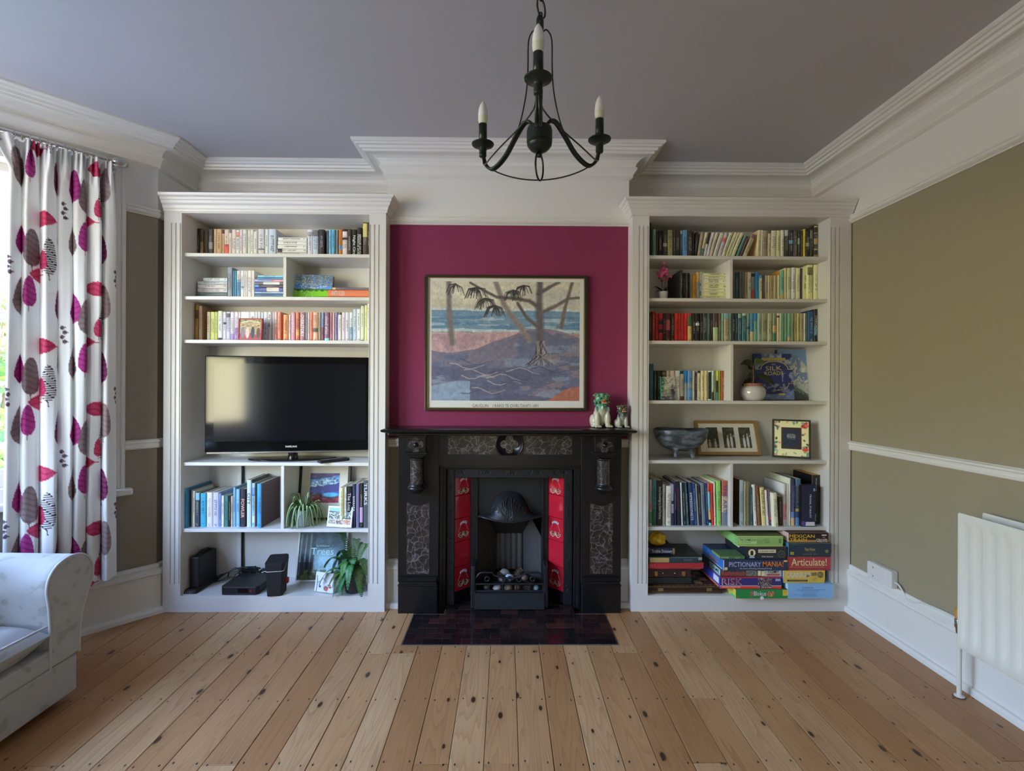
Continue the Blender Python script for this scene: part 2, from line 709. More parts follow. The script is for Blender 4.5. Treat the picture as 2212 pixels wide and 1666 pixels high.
wall_2(wr, (XR, YAL + .1), (XR, YFRONT - .1), low=(.335, .292, .195))
tag(wr.build('wall_right', M_WALLP), kind='structure')
wf = MB()                                              # unseen wall behind the camera; its narrow door is added for fill light
RX0, RX1, RZ1 = -.30, .10, 2.05
wall_2(wf, (XR, YFRONT), (RX1, YFRONT))
wall_2(wf, (RX0, YFRONT), (XL, YFRONT))
wall_strip(wf, (RX1, YFRONT), (RX0, YFRONT), .12, RZ1, ZC, WHITE)
wall_strip(wf, (RX1, YFRONT), (RX0, YFRONT), .12, 0, .12, TAUPE)
tag(wf.build('wall_front', M_WALLP), kind='structure')

# ---- mouldings
P_CORN = [(.16, ZC), (.16, ZC - .010), (.153, ZC - .016), (.146, ZC - .017), (.140, ZC - .026), (.128, ZC - .028), (.124, ZC - .040),
          (.113, ZC - .042), (.110, ZC - .052), (.100, ZC - .054), (.088, ZC - .052), (.066, ZC - .053), (.048, ZC - .060), (.034, ZC - .074), (.028, ZC - .092),
          (.036, ZC - .094), (.038, ZC - .106), (.034, ZC - .110), (.022, ZC - .126), (.017, ZC - .136), (.019, ZC - .146), (.012, ZC - .151), (.004, ZC - .156), (0, ZC - .158)]
ROOM = [spl(SL), spl(0), (XL, YAL), (BRL, YAL), (BRL, YBR), (BRR, YBR), (BRR, YAL), (XR, YAL), (XR, YFRONT), (XL, YFRONT), NEAR, (BX, BY0)]
tag(MB().sweep(ROOM, P_CORN, closed=True).build('trim_1', M_TRIM), kind='structure')      # ceiling cornice
P_PIC = [(0, RAIL1), (.012, RAIL1), (.020, RAIL1 - .004), (.021, RAIL1 - .012), (.014, RAIL1 - .016), (.014, RAIL1 - .021), (.022, RAIL1 - .025),
         (.024, RAIL1 - .031), (.018, RAIL1 - .036), (.011, RAIL1 - .040), (.008, RAIL0), (0, RAIL0)]
P_DADO = [(0, .948), (.010, .948), (.014, .944), (.022, .941), (.023, .933), (.016, .928), (.014, .918), (.018, .912), (.016, .902), (.009, .897), (0, .895)]
P_BASE = [(0, .262), (.007, .262), (.012, .256), (.014, .247), (.010, .240), (.019, .234), (.026, .226), (.027, .214), (.022, .206), (.021, .19), (.021, .03),
          (.034, .028), (.038, .018), (.039, 0), (0, 0)]
P_BASES = [(d * 1.5, z) for d, z in P_BASE]
pr = MB().sweep([spl(SL - .02), spl(.80 + .075)], P_PIC).sweep([spl(.142), spl(0), (XL, 2.735)], P_PIC)
tag(pr.build('trim_2', M_TRIM), kind='structure')
tag(MB().sweep([(BRL, YBR), (BRR, YBR)], P_PIC).build('trim_3', M_TRIM), kind='structure')
tag(MB().sweep([(XR, 2.70), (XR, YFRONT)], P_PIC).build('trim_4', M_TRIM), kind='structure')
tag(MB().sweep([spl(.142), spl(0), (XL, 2.735)], P_DADO).build('trim_5', M_TRIM), kind='structure')
tag(MB().sweep([(BRL, YBR), (-.575, YBR)], P_DADO).sweep([(.62, YBR), (BRR, YBR)], P_DADO).build('trim_6', M_TRIM), kind='structure')
tag(MB().sweep([(XR, 2.70), (XR, YFRONT)], P_DADO).build('trim_7', M_TRIM), kind='structure')
tag(MB().sweep([(BX, BY0), (BX, BY1), spl(0), (XL, 2.76)], P_BASES).build('baseboard_left', M_TRIM), kind='structure')
tag(MB().sweep([(BRL, YBR), (-.575, YBR)], P_BASES).sweep([(.62, YBR), (BRR, YBR)], P_BASES).build('baseboard_back', M_TRIM), kind='structure')
tag(MB().sweep([(XR, 2.70), (XR, YFRONT)], P_BASE).build('baseboard_right', M_TRIM), kind='structure')

# ---- bay windows: sliding sashes
P_ARCH = [(0, 0), (.014, 0), (.018, .006), (.018, .016), (.010, .021), (.010, .027), (.020, .034), (.024, .046), (.020, .056), (.028, .062), (.028, .074), (0, .074)]


def sash_window(name, a, b, u0, u1, inset=.05):
    """window in the wall line a-b (interior to the right), between u0 and u1"""
    A, B = Vector(a), Vector(b)
    d = (B - A).normalized()
    n = Vector((d.y, -d.x))
    root = structure(name, (A.x, A.y, 0))

    def bar(mb, s0, s1, z0, z1, d0, d1):
        p = A + d * s0 + n * d0
        mb.obox((p.x, p.y, z0), (d.x * (s1 - s0), d.y * (s1 - s0), 0), (n.x * (d1 - d0), n.y * (d1 - d0), 0), (0, 0, z1 - z0))
    fr = MB()
    for s0, s1 in ((u0, u0 + .045), (u1 - .045, u1)):
        bar(fr, s0, s1, WZ0, WZ1, -.13, -.005)
    bar(fr, u0, u1, WZ1 - .05, WZ1, -.13, -.005)
    bar(fr, u0, u1, WZ0, WZ0 + .06, -.16, -.005)
    fr.build('window_frame', M_TRIM, root)
    # moulded architrave on the wall face
    ar = MB()
    for s0, s1, z0, z1, vert in ((u0 - .07, u0 + .004, WZ0, WZ1 + .07, True), (u1 - .004, u1 + .07, WZ0, WZ1 + .07, True), (u0 - .07, u1 + .07, WZ1 - .004, WZ1 + .07, False)):
        rows = []
        for e in ((z0, z1) if vert else (s0, s1)):
            row = []
            for off, q in P_ARCH:
                if vert:
                    s = s0 + q if s0 > u0 else s1 - q
                    z = e
                else:
                    s, z = e, z0 + q
                p = A + d * s + n * off
                row.append((p.x, p.y, z))
            rows.append(row)
        ar.grid(rows, smooth=False)
        ar.add(rows[0], [tuple(range(len(P_ARCH)))])
        ar.add(rows[1], [tuple(range(len(P_ARCH)))])
    ar.build('architrave', M_TRIM, root)
    si = MB()
    bar(si, u0 - .10, u1 + .10, WZ0 - .035, WZ0, -.10, .055)
    si.build('window_sill', M_TRIM, root, bevel=.008, seg=2)
    mid = 1.56
    for k, (z0, z1, dd) in enumerate(((WZ0 + .06, mid + .02, -.06), (mid - .02, WZ1 - .05, -.10))):
        sh = MB()
        x0, x1 = u0 + .045, u1 - .045
        bl = .085 if k == 0 else .04
        bar(sh, x0, x0 + .045, z0, z1, dd - .035, dd)
        bar(sh, x1 - .045, x1, z0, z1, dd - .035, dd)
        bar(sh, x0 + .045, x1 - .045, z0, z0 + bl, dd - .035, dd)
        bar(sh, x0 + .045, x1 - .045, z1 - .04, z1, dd - .035, dd)
        s = sh.build('sash', M_TRIM, root, bevel=.003)
        pa = MB()
        bar(pa, x0 + .045, x1 - .045, z0 + bl, z1 - .04, dd - .020, dd - .016)
        pa.build('pane', M_GLASS, s)
    return root


sash_window('window_1', spl(SL), spl(0), SL - .80, SL - .215)
sash_window('window_2', (BX, BY0), (BX, BY1), .14, BY1 - BY0 - .14)
sash_window('window_3', NEAR, (BX, BY0), .2, nl - .16)
# glazed door behind the camera, unseen, added to give frontal fill
rw = structure('fill_door_1', (0, YFRONT, 0))
rf = MB()
for x in (RX0, (RX0 + RX1) / 2 - .05, RX1 - .10):
    rf.box(x, x + .10, YFRONT - .09, YFRONT - .03, .12, RZ1)
rf.box(RX0, RX1, YFRONT - .09, YFRONT - .03, .12, .34)
rf.box(RX0, RX1, YFRONT - .09, YFRONT - .03, RZ1 - .10, RZ1)
rf.build('fill_door_frame', M_TRIM, rw)
for x0, x1 in ((RX0 + .1, (RX0 + RX1) / 2 - .05), ((RX0 + RX1) / 2 + .05, RX1 - .1)):
    MB().box(x0, x1, YFRONT - .065, YFRONT - .06, .34, RZ1 - .10).build('pane', M_GLASS, rw)


def wportal(name, a, b, u0, u1, z0, z1, back):
    A, B = Vector(a), Vector(b)
    d = (B - A).normalized()
    n = Vector((d.y, -d.x))
    p = A + d * ((u0 + u1) / 2) - n * back
    rot = Vector((n.x, n.y, 0)).to_track_quat('-Z', 'Z').to_euler()
    portal(name, (p.x, p.y, (z0 + z1) / 2), rot, u1 - u0, z1 - z0)


wportal('skylight_far_splay', spl(SL), spl(0), SL - .80, SL - .215, WZ0, WZ1, .15)
wportal('skylight_bay', (BX, BY0), (BX, BY1), .14, BY1 - BY0 - .14, WZ0, WZ1, .15)
wportal('skylight_near_splay', NEAR, (BX, BY0), .2, nl - .16, WZ0, WZ1, .15)
wportal('skylight_fill_door', (XR, YFRONT), (XL, YFRONT), XR - RX1, XR - RX0, .12, RZ1, .11)
# ================================================================== BOOKCASES
def bookcase(name, label, xo0, xo1, xi0, xi1, shelves, ztop, dividers, left_return, right_return, crown_z):
    root = thing(name, label, 'bookcase', ((xo0 + xo1) / 2, YF, 0))
    zb = .088
    # fluted uprights
    for x0, x1, inner in ((xo0, xi0, 1), (xi1, xo1, -1)):
        m = MB()
        m.box(x0, x1, YF + .006, YF + .0219, 0, crown_z - .02)
        m.box(*((x0, x0 + .05) if inner == 1 else (x1 - .05, x1)), YF + .0219, YF + .092, 0, crown_z - .02)
        fz0, fz1 = .155, ztop - .055
        m.box(x0, x1, YF, YF + .006, 0, fz0)
        m.box(x0, x1, YF, YF + .006, fz1, crown_z - .02)
        e = [.002, .010, .026, .034, .050, .058]
        w = x1 - x0
        segs = [(0, e[0]), (e[1], e[2]), (e[3], e[4]), (e[5], w)]
        for a, b in segs:
            if inner == 1:
                m.box(x1 - b, x1 - a, YF, YF + .006, fz0, fz1)
            else:
                m.box(x0 + a, x0 + b, YF, YF + .006, fz0, fz1)
        m.build('upright', M_CASE, root)
    MB().box(xi0, xi1, YF, YF + .022, 0, zb).build('plinth_board', M_CASE, root)
    MB().box(xi0, xi1, YF, YF + .022, ztop, crown_z - .02).build('frieze_board', M_CASE, root)
    for x0, x1 in ((xi0 - .02, xi0), (xi1, xi1 + .02)):
        MB().box(x0, x1, YF + .022, YBK + .012, 0, ztop + .02).build('side_panel', M_CASE, root)
    MB().box(xi0 - .02, xi1 + .02, YBK, YBK + .012, 0, ztop + .02).build('back_panel', M_CASE, root)
    MB().box(xi0, xi1, YF + .022, YBK, ztop, ztop + .02).build('top_board', M_CASE, root)
    MB().box(xi0, xi1, YF + .0225, YBK, zb - .02, zb).build('bottom_board', M_CASE, root)
    for z in shelves:
        MB().box(xi0, xi1, YSH, YBK, z - .0185, z).build('shelf', M_CASE, root, bevel=.0015)
    for x, z0, z1 in dividers:
        MB().box(x - .0085, x + .0085, YSH + .004, YBK, z0, z1 - .0185).build('divider', M_CASE, root, bevel=.001)
    prof = [(0, -.085), (.006, -.085), (.008, -.076), (.012, -.070), (.016, -.056), (.026, -.046), (.030, -.034), (.036, -.030), (.038, -.020), (.050, -.012), (.054, 0), (0, 0)]
    prof = [(d, z + crown_z) for d, z in prof]
    path = [(xo0, YF), (xo1, YF)]
    if left_return:
        path.insert(0, (xo0, left_return))
    if right_return:
        path.append((xo1, right_return))
    m = MB().sweep(path, prof, side=1)
    m.box(xo0 + .002, xo1 - .002, YF + .002, YAL - .01, crown_z - .02, crown_z - .002)
    m.build('crown_moulding', M_CASE, root)
    return root


LS = [1.971, 1.733, 1.493, .8167, .450]
RS = [1.9776, 1.7397, 1.5018, 1.1681, .8345, .462]
LX0, LX1, RXI0, RXI1 = -1.777, -.7545, .7897, 1.7994
LDIV = [(ax(613.5, YSH), LS[1], LS[0]), (ax(610.5, YSH), LS[4], LS[3])]
RDIV = [(ax(1579.5, YSH), RS[1], RS[0]), (ax(1581.5, YSH), RS[3], RS[2]), (ax(1582, YSH), RS[5], RS[4])]
bookcase('bookcase', 'tall white fluted bookcase holding the television, beside the curtained bay', -1.872, -.663, LX0, LX1, LS, 2.184, LDIV, None, YBR - .001, 2.277)
bookcase('bookcase', 'tall white fluted bookcase holding board games, between fireplace and radiator wall', .697, 1.918, RXI0, RXI1, RS, 2.190, RDIV, YBR - .001, None, 2.277)

# ================================================================== BOOKS
NB = [0]


def book(desc, x, y, z, w, h, d, col, bands=(), flat_=False, lean=0.0, title=None, tcol=None, ink=None, hard=False, yaw=0.0, label='', group=None, cover=None, tspan=(.12, .88), name='book', cat='book', bold=0.0):
    """a book whose spine faces -Y; (x,y,z) = bottom left front corner of the spine for upright books.
    bands: [(t0,t1,colour)] along the spine from its foot; flat_: lying, spine along X, foot at +X"""
    NB[0] += 1
    seed = NB[0]
    t = .0022 if hard else .0009
    ins = .003 if hard else .0004
    cuts = sorted({0.0, 1.0, *[b for q in bands for b in q[:2]]})
    lum = .3 * col[0] + .6 * col[1] + .1 * col[2]
    cov = cover or col
    # plan outline of the wrap, local: u across the thickness, v depth
    bul = min(.0025, w * .12) if hard else min(.0012, w * .06)
    out = [(0, d), (0, .003), (w * .12, .0008 - bul * .5), (w * .5, -bul), (w * .88, .0008 - bul * .5), (w, .003), (w, d)]
    inn = [(w - t, d), (w - t, .003 + t), (w * .5, t), (t, .003 + t), (t, d)]
    N, K = len(out), len(inn)
    m = MB()

    def band_col(tm):
        for a, b, c in bands:
            if a <= tm <= b:
                return c
        return col
    ring = [[(u, v, c * h) for u, v in out] for c in cuts]
    for j in range(len(cuts) - 1):
        tm = (cuts[j] + cuts[j + 1]) / 2
        bc = band_col(tm)
        b = len(m.v)
        m.v.extend(ring[j] + ring[j + 1])
        for i in range(N - 1):
            m.f.append((b + i, b + i + 1, b + N + i + 1, b + N + i))
            m.c.append(bc if 1 <= i < N - 2 else cov)
            m.sm.append(False)
    for zz in (0, h):
        m.add([(u, v, zz) for u, v in out + inn], [(0, 1, N + K - 2, N + K - 1), (1, 2, 3, 4, 5, N + 1, N + 2, N + K - 2), (5, 6, N, N + 1)], cov)
    m.add([(u, v, zz) for zz in (0, h) for u, v in inn], [(i, i + 1, K + i + 1, K + i) for i in range(K - 1)], (.6, .55, .45))

    def R(p):
        u, v, q = p
        if flat_:                                       # lying: spine length runs along X, thickness up
            return (h - q, v, u)
        return (u, v, q)
    m.v = [R(p) for p in m.v]
    root = m.build(name, M_PRINT)
    root.location = (x, y, z)
    root.rotation_euler = (0, lean, yaw)
    tag(root, label or desc, cat, group)
    pg = MB()
    pg.box(t + .0001, w - t - .0001, .003 + t, d - (.004 if hard else .0006), ins, h - ins)
    pg.v = [R(p) for p in pg.v]
    pg.build('page_block', M_PAGE, root, world=False)
    xd, yd = ((-1, 0, 0), (0, 0, -1)) if flat_ else ((0, 0, -1), (1, 0, 0))
    if flat_:
        xd, yd = (1, 0, 0), (0, 0, 1)
    if ink is None:
        ink = (.02, .02, .025) if lum > .18 else (.62, .60, .55)
    if title:
        tt = title if isinstance(title, list) else [title]
        a, b = tspan
        for k, s in enumerate(tt):
            c = (b + a) / 2
            o = R((w * (.5 + (k - (len(tt) - 1) / 2) * -.5 / max(1, len(tt)) * 1.6), -bul - .0006, h * (1 - c)))
            text(s, root, o, xd, yd, h * (b - a), w * (.66 if len(tt) == 1 else .36), tcol or M_WHITEINK, world=False, bold=bold)
    elif w > .009:
        rr = random.Random(seed * 3 + 1)
        L = h * rr.uniform(.35, .62)
        cz = h * rr.uniform(.50, .62)
        sm = MB()
        if w > .02 and rr.random() < .5:
            scribble(sm, R((w * .5, -bul - .0003, cz)), xd, yd, L, w * .62, seed, ink, rows=2)
        else:
            scribble(sm, R((w * .5, -bul - .0003, cz)), xd, yd, L, w * rr.uniform(.30, .42), seed, ink)
        scribble(sm, R((w * .5, -bul - .0003, h * .07)), xd, yd, w * .5, w * .35, seed + 999, ink)
        tag(sm.build('spine_print', M_MATTE, root, world=False), kind='stuff')
    return root


ORD = ['first', 'second', 'third', 'fourth', 'fifth', 'sixth', 'seventh', 'eighth', 'ninth', 'tenth', 'eleventh', 'twelfth', 'thirteenth', 'fourteenth', 'fifteenth', 'sixteenth', 'seventeenth', 'eighteenth', 'nineteenth', 'twentieth']
TENS = {20: 'twenty', 30: 'thirty', 40: 'forty'}


def ordinal(n):
    if n <= 20:
        return ORD[n - 1]
    if n % 10 == 0:
        return {30: 'thirtieth', 40: 'fortieth'}[n]
    return TENS[n // 10 * 10] + '-' + ORD[n % 10 - 1]


def shelf_row(rows, z, Y, where, end, group, k, depth=.13, hard=False, start=0):
    """rows: (px0, px1, py_top, (r,g,b), words, extras)"""
    for i, r in enumerate(rows):
        x0, x1, yt, rgb, words = r[:5]
        ex = dict(r[5]) if len(r) > 5 else {}
        y = ex.pop('Y', Y)
        d = ex.pop('depth', min(depth, YBK - .004 - y))
        kk = ex.pop('k', k)
        col = C(*rgb, kk) if isinstance(kk, (int, float)) else tuple(min(.9, lin(c) * q) for c, q in zip(rgb, kk))
        if 'bands' in ex:
            ex['bands'] = [(a, b, tuple(min(.9, lin(c) * (kk if isinstance(kk, (int, float)) else kk[q])) for q, c in enumerate(cc))) for a, b, cc in ex['bands']]
        if 'cover' in ex:
            ex['cover'] = tuple(min(.9, lin(c) * (kk if isinstance(kk, (int, float)) else kk[q])) for q, c in enumerate(ex['cover']))
        top = ex.pop('top', None)                        # px of the spine's top edge when the book leans
        xa, xb = ax(x0, y), ax(x1, y)
        d = min(d, YBK - .004 - y)
        lo_, hi_ = (LX0, LX1) if xa < 0 else (RXI0, RXI1)
        xa, xb = max(xa, lo_ + .001), min(xb, hi_ - .001)
        xb = max(xb, xa + .004)
        h = at((x0 + x1) / 2, yt, Y=y).z - z
        lean = 0.0
        if top is not None:
            dx = ax(top, y, yt) - xa
            lean = math.atan2(dx, h)
            h = h / math.cos(lean) - abs(math.sin(lean)) * (xb - xa)
            h = max(h, .12)
        w = (xb - xa) * math.cos(lean) - .0008
        zz = z + (abs(math.sin(lean)) * (w if lean > 0 else 0))
        pl = f', {ordinal(start + i + 1)} from {end}, {where}'
        lab = words + pl
        if len(lab.replace(',', ' ').split()) > 16:
            lab = words.split(' with ')[0] + pl
        book(lab, xa + .0004 if lean <= 0 else xa + .0004, y, zz + .0002, w, h, d, col, lean=lean, hard=ex.pop('hard', hard), group=group, **ex)


def stack_row(rows, Y, where, group, k, d=.13):
    """rows from the top: (px0, px1, py_top, py_bottom, rgb, words, extras)"""
    zs = None
    for i, r in enumerate(rows[::-1]):
        x0, x1, y0, y1, rgb, words = r[:6]
        ex = dict(r[6]) if len(r) > 6 else {}
        y = ex.pop('Y', Y)
        kk = ex.pop('k', k)
        xa, xb = ax(x0, y), ax(x1, y)
        za, zb = az((x0 + x1) / 2, y1, y), az((x0 + x1) / 2, y0, y)
        if zs is None:
            zs = ex.pop('z', za)
        n = len(rows) - i
        pos = 'topmost of' if n == 1 else 'lowest of' if n == len(rows) else ordinal(n) + ' from top of'
        if 'bands' in ex:
            ex['bands'] = [(a, b, C(*cc, kk)) for a, b, cc in ex['bands']]
        t = max(.006, zb - za) - .0014
        lab = f'{words} lying flat, {pos} {where}'
        if len(lab.replace(',', ' ').split()) > 16:
            lab = words.split(' with ')[0] + f' flat, {pos} {where}'
        book(lab, xa, y, zs + .0002, t, xb - xa, ex.pop('depth', d), C(*rgb, kk), flat_=True, group=group, **ex)
        zs += t + .0014


TVC, GMC = 'television bookcase', 'board-game bookcase'
WE, FE = 'window end', 'fireplace end'
K1 = 1.35
# ---- television bookcase, top shelf
Y1 = 2.812
T1 = [(420, 430, 494, (44, 45, 40), 'black-green paperback'), (430.4, 437, 494, (160, 125, 85), 'tan paperback with dark head', {'bands': [(.55, 1, (80, 62, 45))]}),
      (438.5, 448, 498, (62, 60, 50), 'charcoal paperback', {'ink': C(150, 125, 70)}), (448.5, 457.5, 495, (84, 80, 78), 'dark grey paperback with pale splash', {'bands': [(.32, .55, (165, 160, 155))]}),
      (460, 466, 495, (205, 175, 138), 'slim tan paperback'), (466.3, 477, 495, (200, 166, 128), 'broad tan paperback'),
      (478, 483, 497, (205, 176, 142), 'thin tan paperback with dark head', {'bands': [(.87, 1, (75, 65, 60))]}),
      (483.4, 492.6, 496, (215, 200, 185), 'cream paperback with red lower half', {'bands': [(0, .49, (214, 96, 88))]}),
      (493, 498.4, 496, (216, 206, 196), 'thin cream paperback with grey head', {'bands': [(.88, 1, (120, 112, 112))]}), (499.4, 508, 496, (215, 206, 200), 'warm white paperback'),
      (508.5, 515.8, 497, (232, 218, 212), 'white paperback with coral flower at its head', {'bands': [(.76, .93, (226, 150, 130))]}), (516.2, 522.6, 496, (212, 200, 202), 'pinkish white paperback'),
      (523, 531, 496, (230, 220, 216), 'bright white paperback'), (534, 539, 497, (230, 214, 204), 'thin cream paperback'), (539.5, 546, 496, (229, 215, 208), 'cream paperback'),
      (546.5, 554, 500, (226, 215, 210), 'short white paperback'), (556, 569, 495, (202, 198, 202), 'pale grey paperback with olive foot', {'bands': [(.02, .08, (125, 125, 85)), (.3, .34, (90, 88, 92))]}),
      (571, 578.6, 496, (206, 216, 226), 'ice blue paperback'), (579, 594.6, 495, (186, 199, 213), 'thick blue-grey paperback'),
      (662.5, 673.8, 496, (204, 202, 218), 'lilac-white paperback with grey head', {'bands': [(.78, .92, (150, 148, 155))]}),
      (674.2, 686, 497, (182, 198, 218), 'pale blue paperback with grey head', {'bands': [(.79, 1, (112, 108, 112))]}),
      (686.6, 699.5, 496, (44, 42, 50), 'thick black paperback with white rings'), (704, 708, 498, (62, 84, 98), 'thin dark teal paperback'), (708.4, 714, 496, (122, 178, 208), 'slim light blue paperback'),
      (714.4, 722, 496, (96, 166, 202), 'sky blue paperback'), (723.4, 729.8, 497, (112, 116, 110), 'grey-green paperback'),
      (730.2, 737.8, 496, (182, 112, 42), 'ochre paperback with blue band', {'bands': [(.32, .46, (95, 150, 205))]}),
      (738.2, 748.8, 495, (226, 206, 206), 'pale pink paperback with black bands', {'bands': [(.92, 1, (50, 26, 28)), (.64, .72, (92, 52, 55)), (0, .12, (58, 42, 42))]}),
      (749.4, 757.4, 495, (66, 60, 58), 'dark brown-grey paperback'), (758.4, 768.8, 496, (34, 32, 32), 'black paperback with white lettering', {'title': 'Night Circus', 'tspan': (.2, .98), 'bold': .01}),
      (769.2, 780, 492, (38, 35, 35), 'taller black paperback with grey lettering', {'title': ['BRIDGE OF CLAY', 'MARKUS ZUSAK'], 'tspan': (.22, .97)}),
      (782, 792, 477, (72, 62, 56), 'tall brown paperback with yellow label', {'bands': [(.58, .93, (200, 190, 110))]}), (792.4, 797, 480, (60, 36, 40), 'tall maroon paperback')]
shelf_row(T1, LS[0], Y1, 'top shelf of ' + TVC, WE, 'books on the top shelf of the television bookcase', K1)
stack_row([(599.5, 661, 511, 519, (228, 220, 210), 'cream paperback'), (599, 661, 519, 527, (226, 216, 206), 'cream paperback with grey title'), (598.5, 661, 527.4, 536.6, (228, 216, 210), 'white paperback with faint pink title'),
           (597, 661, 537, 544.6, (228, 224, 222), 'white paperback with black corner', {'bands': [(.82, .98, (45, 44, 60))]}), (596.5, 661, 545, 549.6, (205, 208, 202), 'thin grey-green paperback')],
          Y1, 'white stack, top shelf of ' + TVC, 'stacked paperbacks on the top shelf of the television bookcase', K1)
# ---- second shelf
Y2 = 2.80
G2 = 'books on the second shelf of the television bookcase'
stack_row([(438, 489.6, 596, 603.4, (205, 222, 222), 'pale mint paperback'), (425.5, 489.6, 604, 611, (192, 194, 198), 'silver-grey paperback'), (426, 489.6, 611.6, 620.4, (200, 196, 196), 'warm grey paperback'),
           (426, 489.6, 621.4, 630, (206, 200, 206), 'lilac-grey paperback'), (426, 489.6, 630.8, 637.4, (102, 122, 126), 'teal-grey paperback'), (426, 489.6, 638, 641.5, (176, 174, 178), 'thin pale grey paperback')],
          Y2, 'window-end stack, second shelf of ' + TVC, G2, K1)
T2 = [(490.2, 500.6, 578, (134, 143, 158), 'tall slate-grey paperback'), (502, 505.8, 585, (88, 142, 166), 'thin teal paperback'), (506.2, 509.8, 585, (92, 152, 182), 'thin blue paperback'),
      (510.2, 518.6, 585, (196, 192, 186), 'cream paperback with blue lower half', {'bands': [(0, .6, (86, 126, 166)), (.6, .7, (140, 160, 172))]}), (519, 525.6, 585, (226, 222, 222), 'white paperback with blue mark', {'bands': [(.40, .46, (110, 160, 190))]}),
      (526, 529.8, 585, (228, 222, 222), 'thin white paperback'), (530, 533.8, 585, (214, 206, 210), 'thin lilac-white paperback'), (534.2, 542.4, 585, (226, 211, 206), 'blush white paperback'), (543, 548.8, 585, (223, 209, 206), 'blush paperback with grey title')]
shelf_row(T2, LS[1], Y2, 'second shelf of ' + TVC, 'window-end stack', G2, K1)
stack_row([(556, 610, 591, 595.4, (150, 200, 225), 'thin pale blue paperback'), (555, 610, 595.8, 600, (88, 140, 178), 'thin mid-blue paperback'), (549.5, 610, 600.4, 606, (168, 178, 216), 'lilac-blue paperback with red end', {'bands': [(0, .42, (205, 150, 160))]}),
           (549.5, 610, 606.6, 613, (102, 94, 108), 'purple-grey paperback with white label', {'bands': [(.12, .70, (225, 220, 226))]}), (549.5, 610, 613.6, 619, (84, 76, 78), 'dark brown paperback with blue end', {'bands': [(.86, 1, (100, 160, 225))]}),
           (549.5, 610, 619.4, 628.6, (62, 78, 150), 'royal blue paperback with cream label', {'bands': [(.14, .58, (215, 205, 195))]}), (549.5, 610, 629, 633.4, (165, 190, 232), 'thin light blue paperback'), (549.5, 610, 634, 641.5, (84, 116, 152), 'steel blue paperback')],
          Y2, 'blue stack, second shelf of ' + TVC, G2, K1)
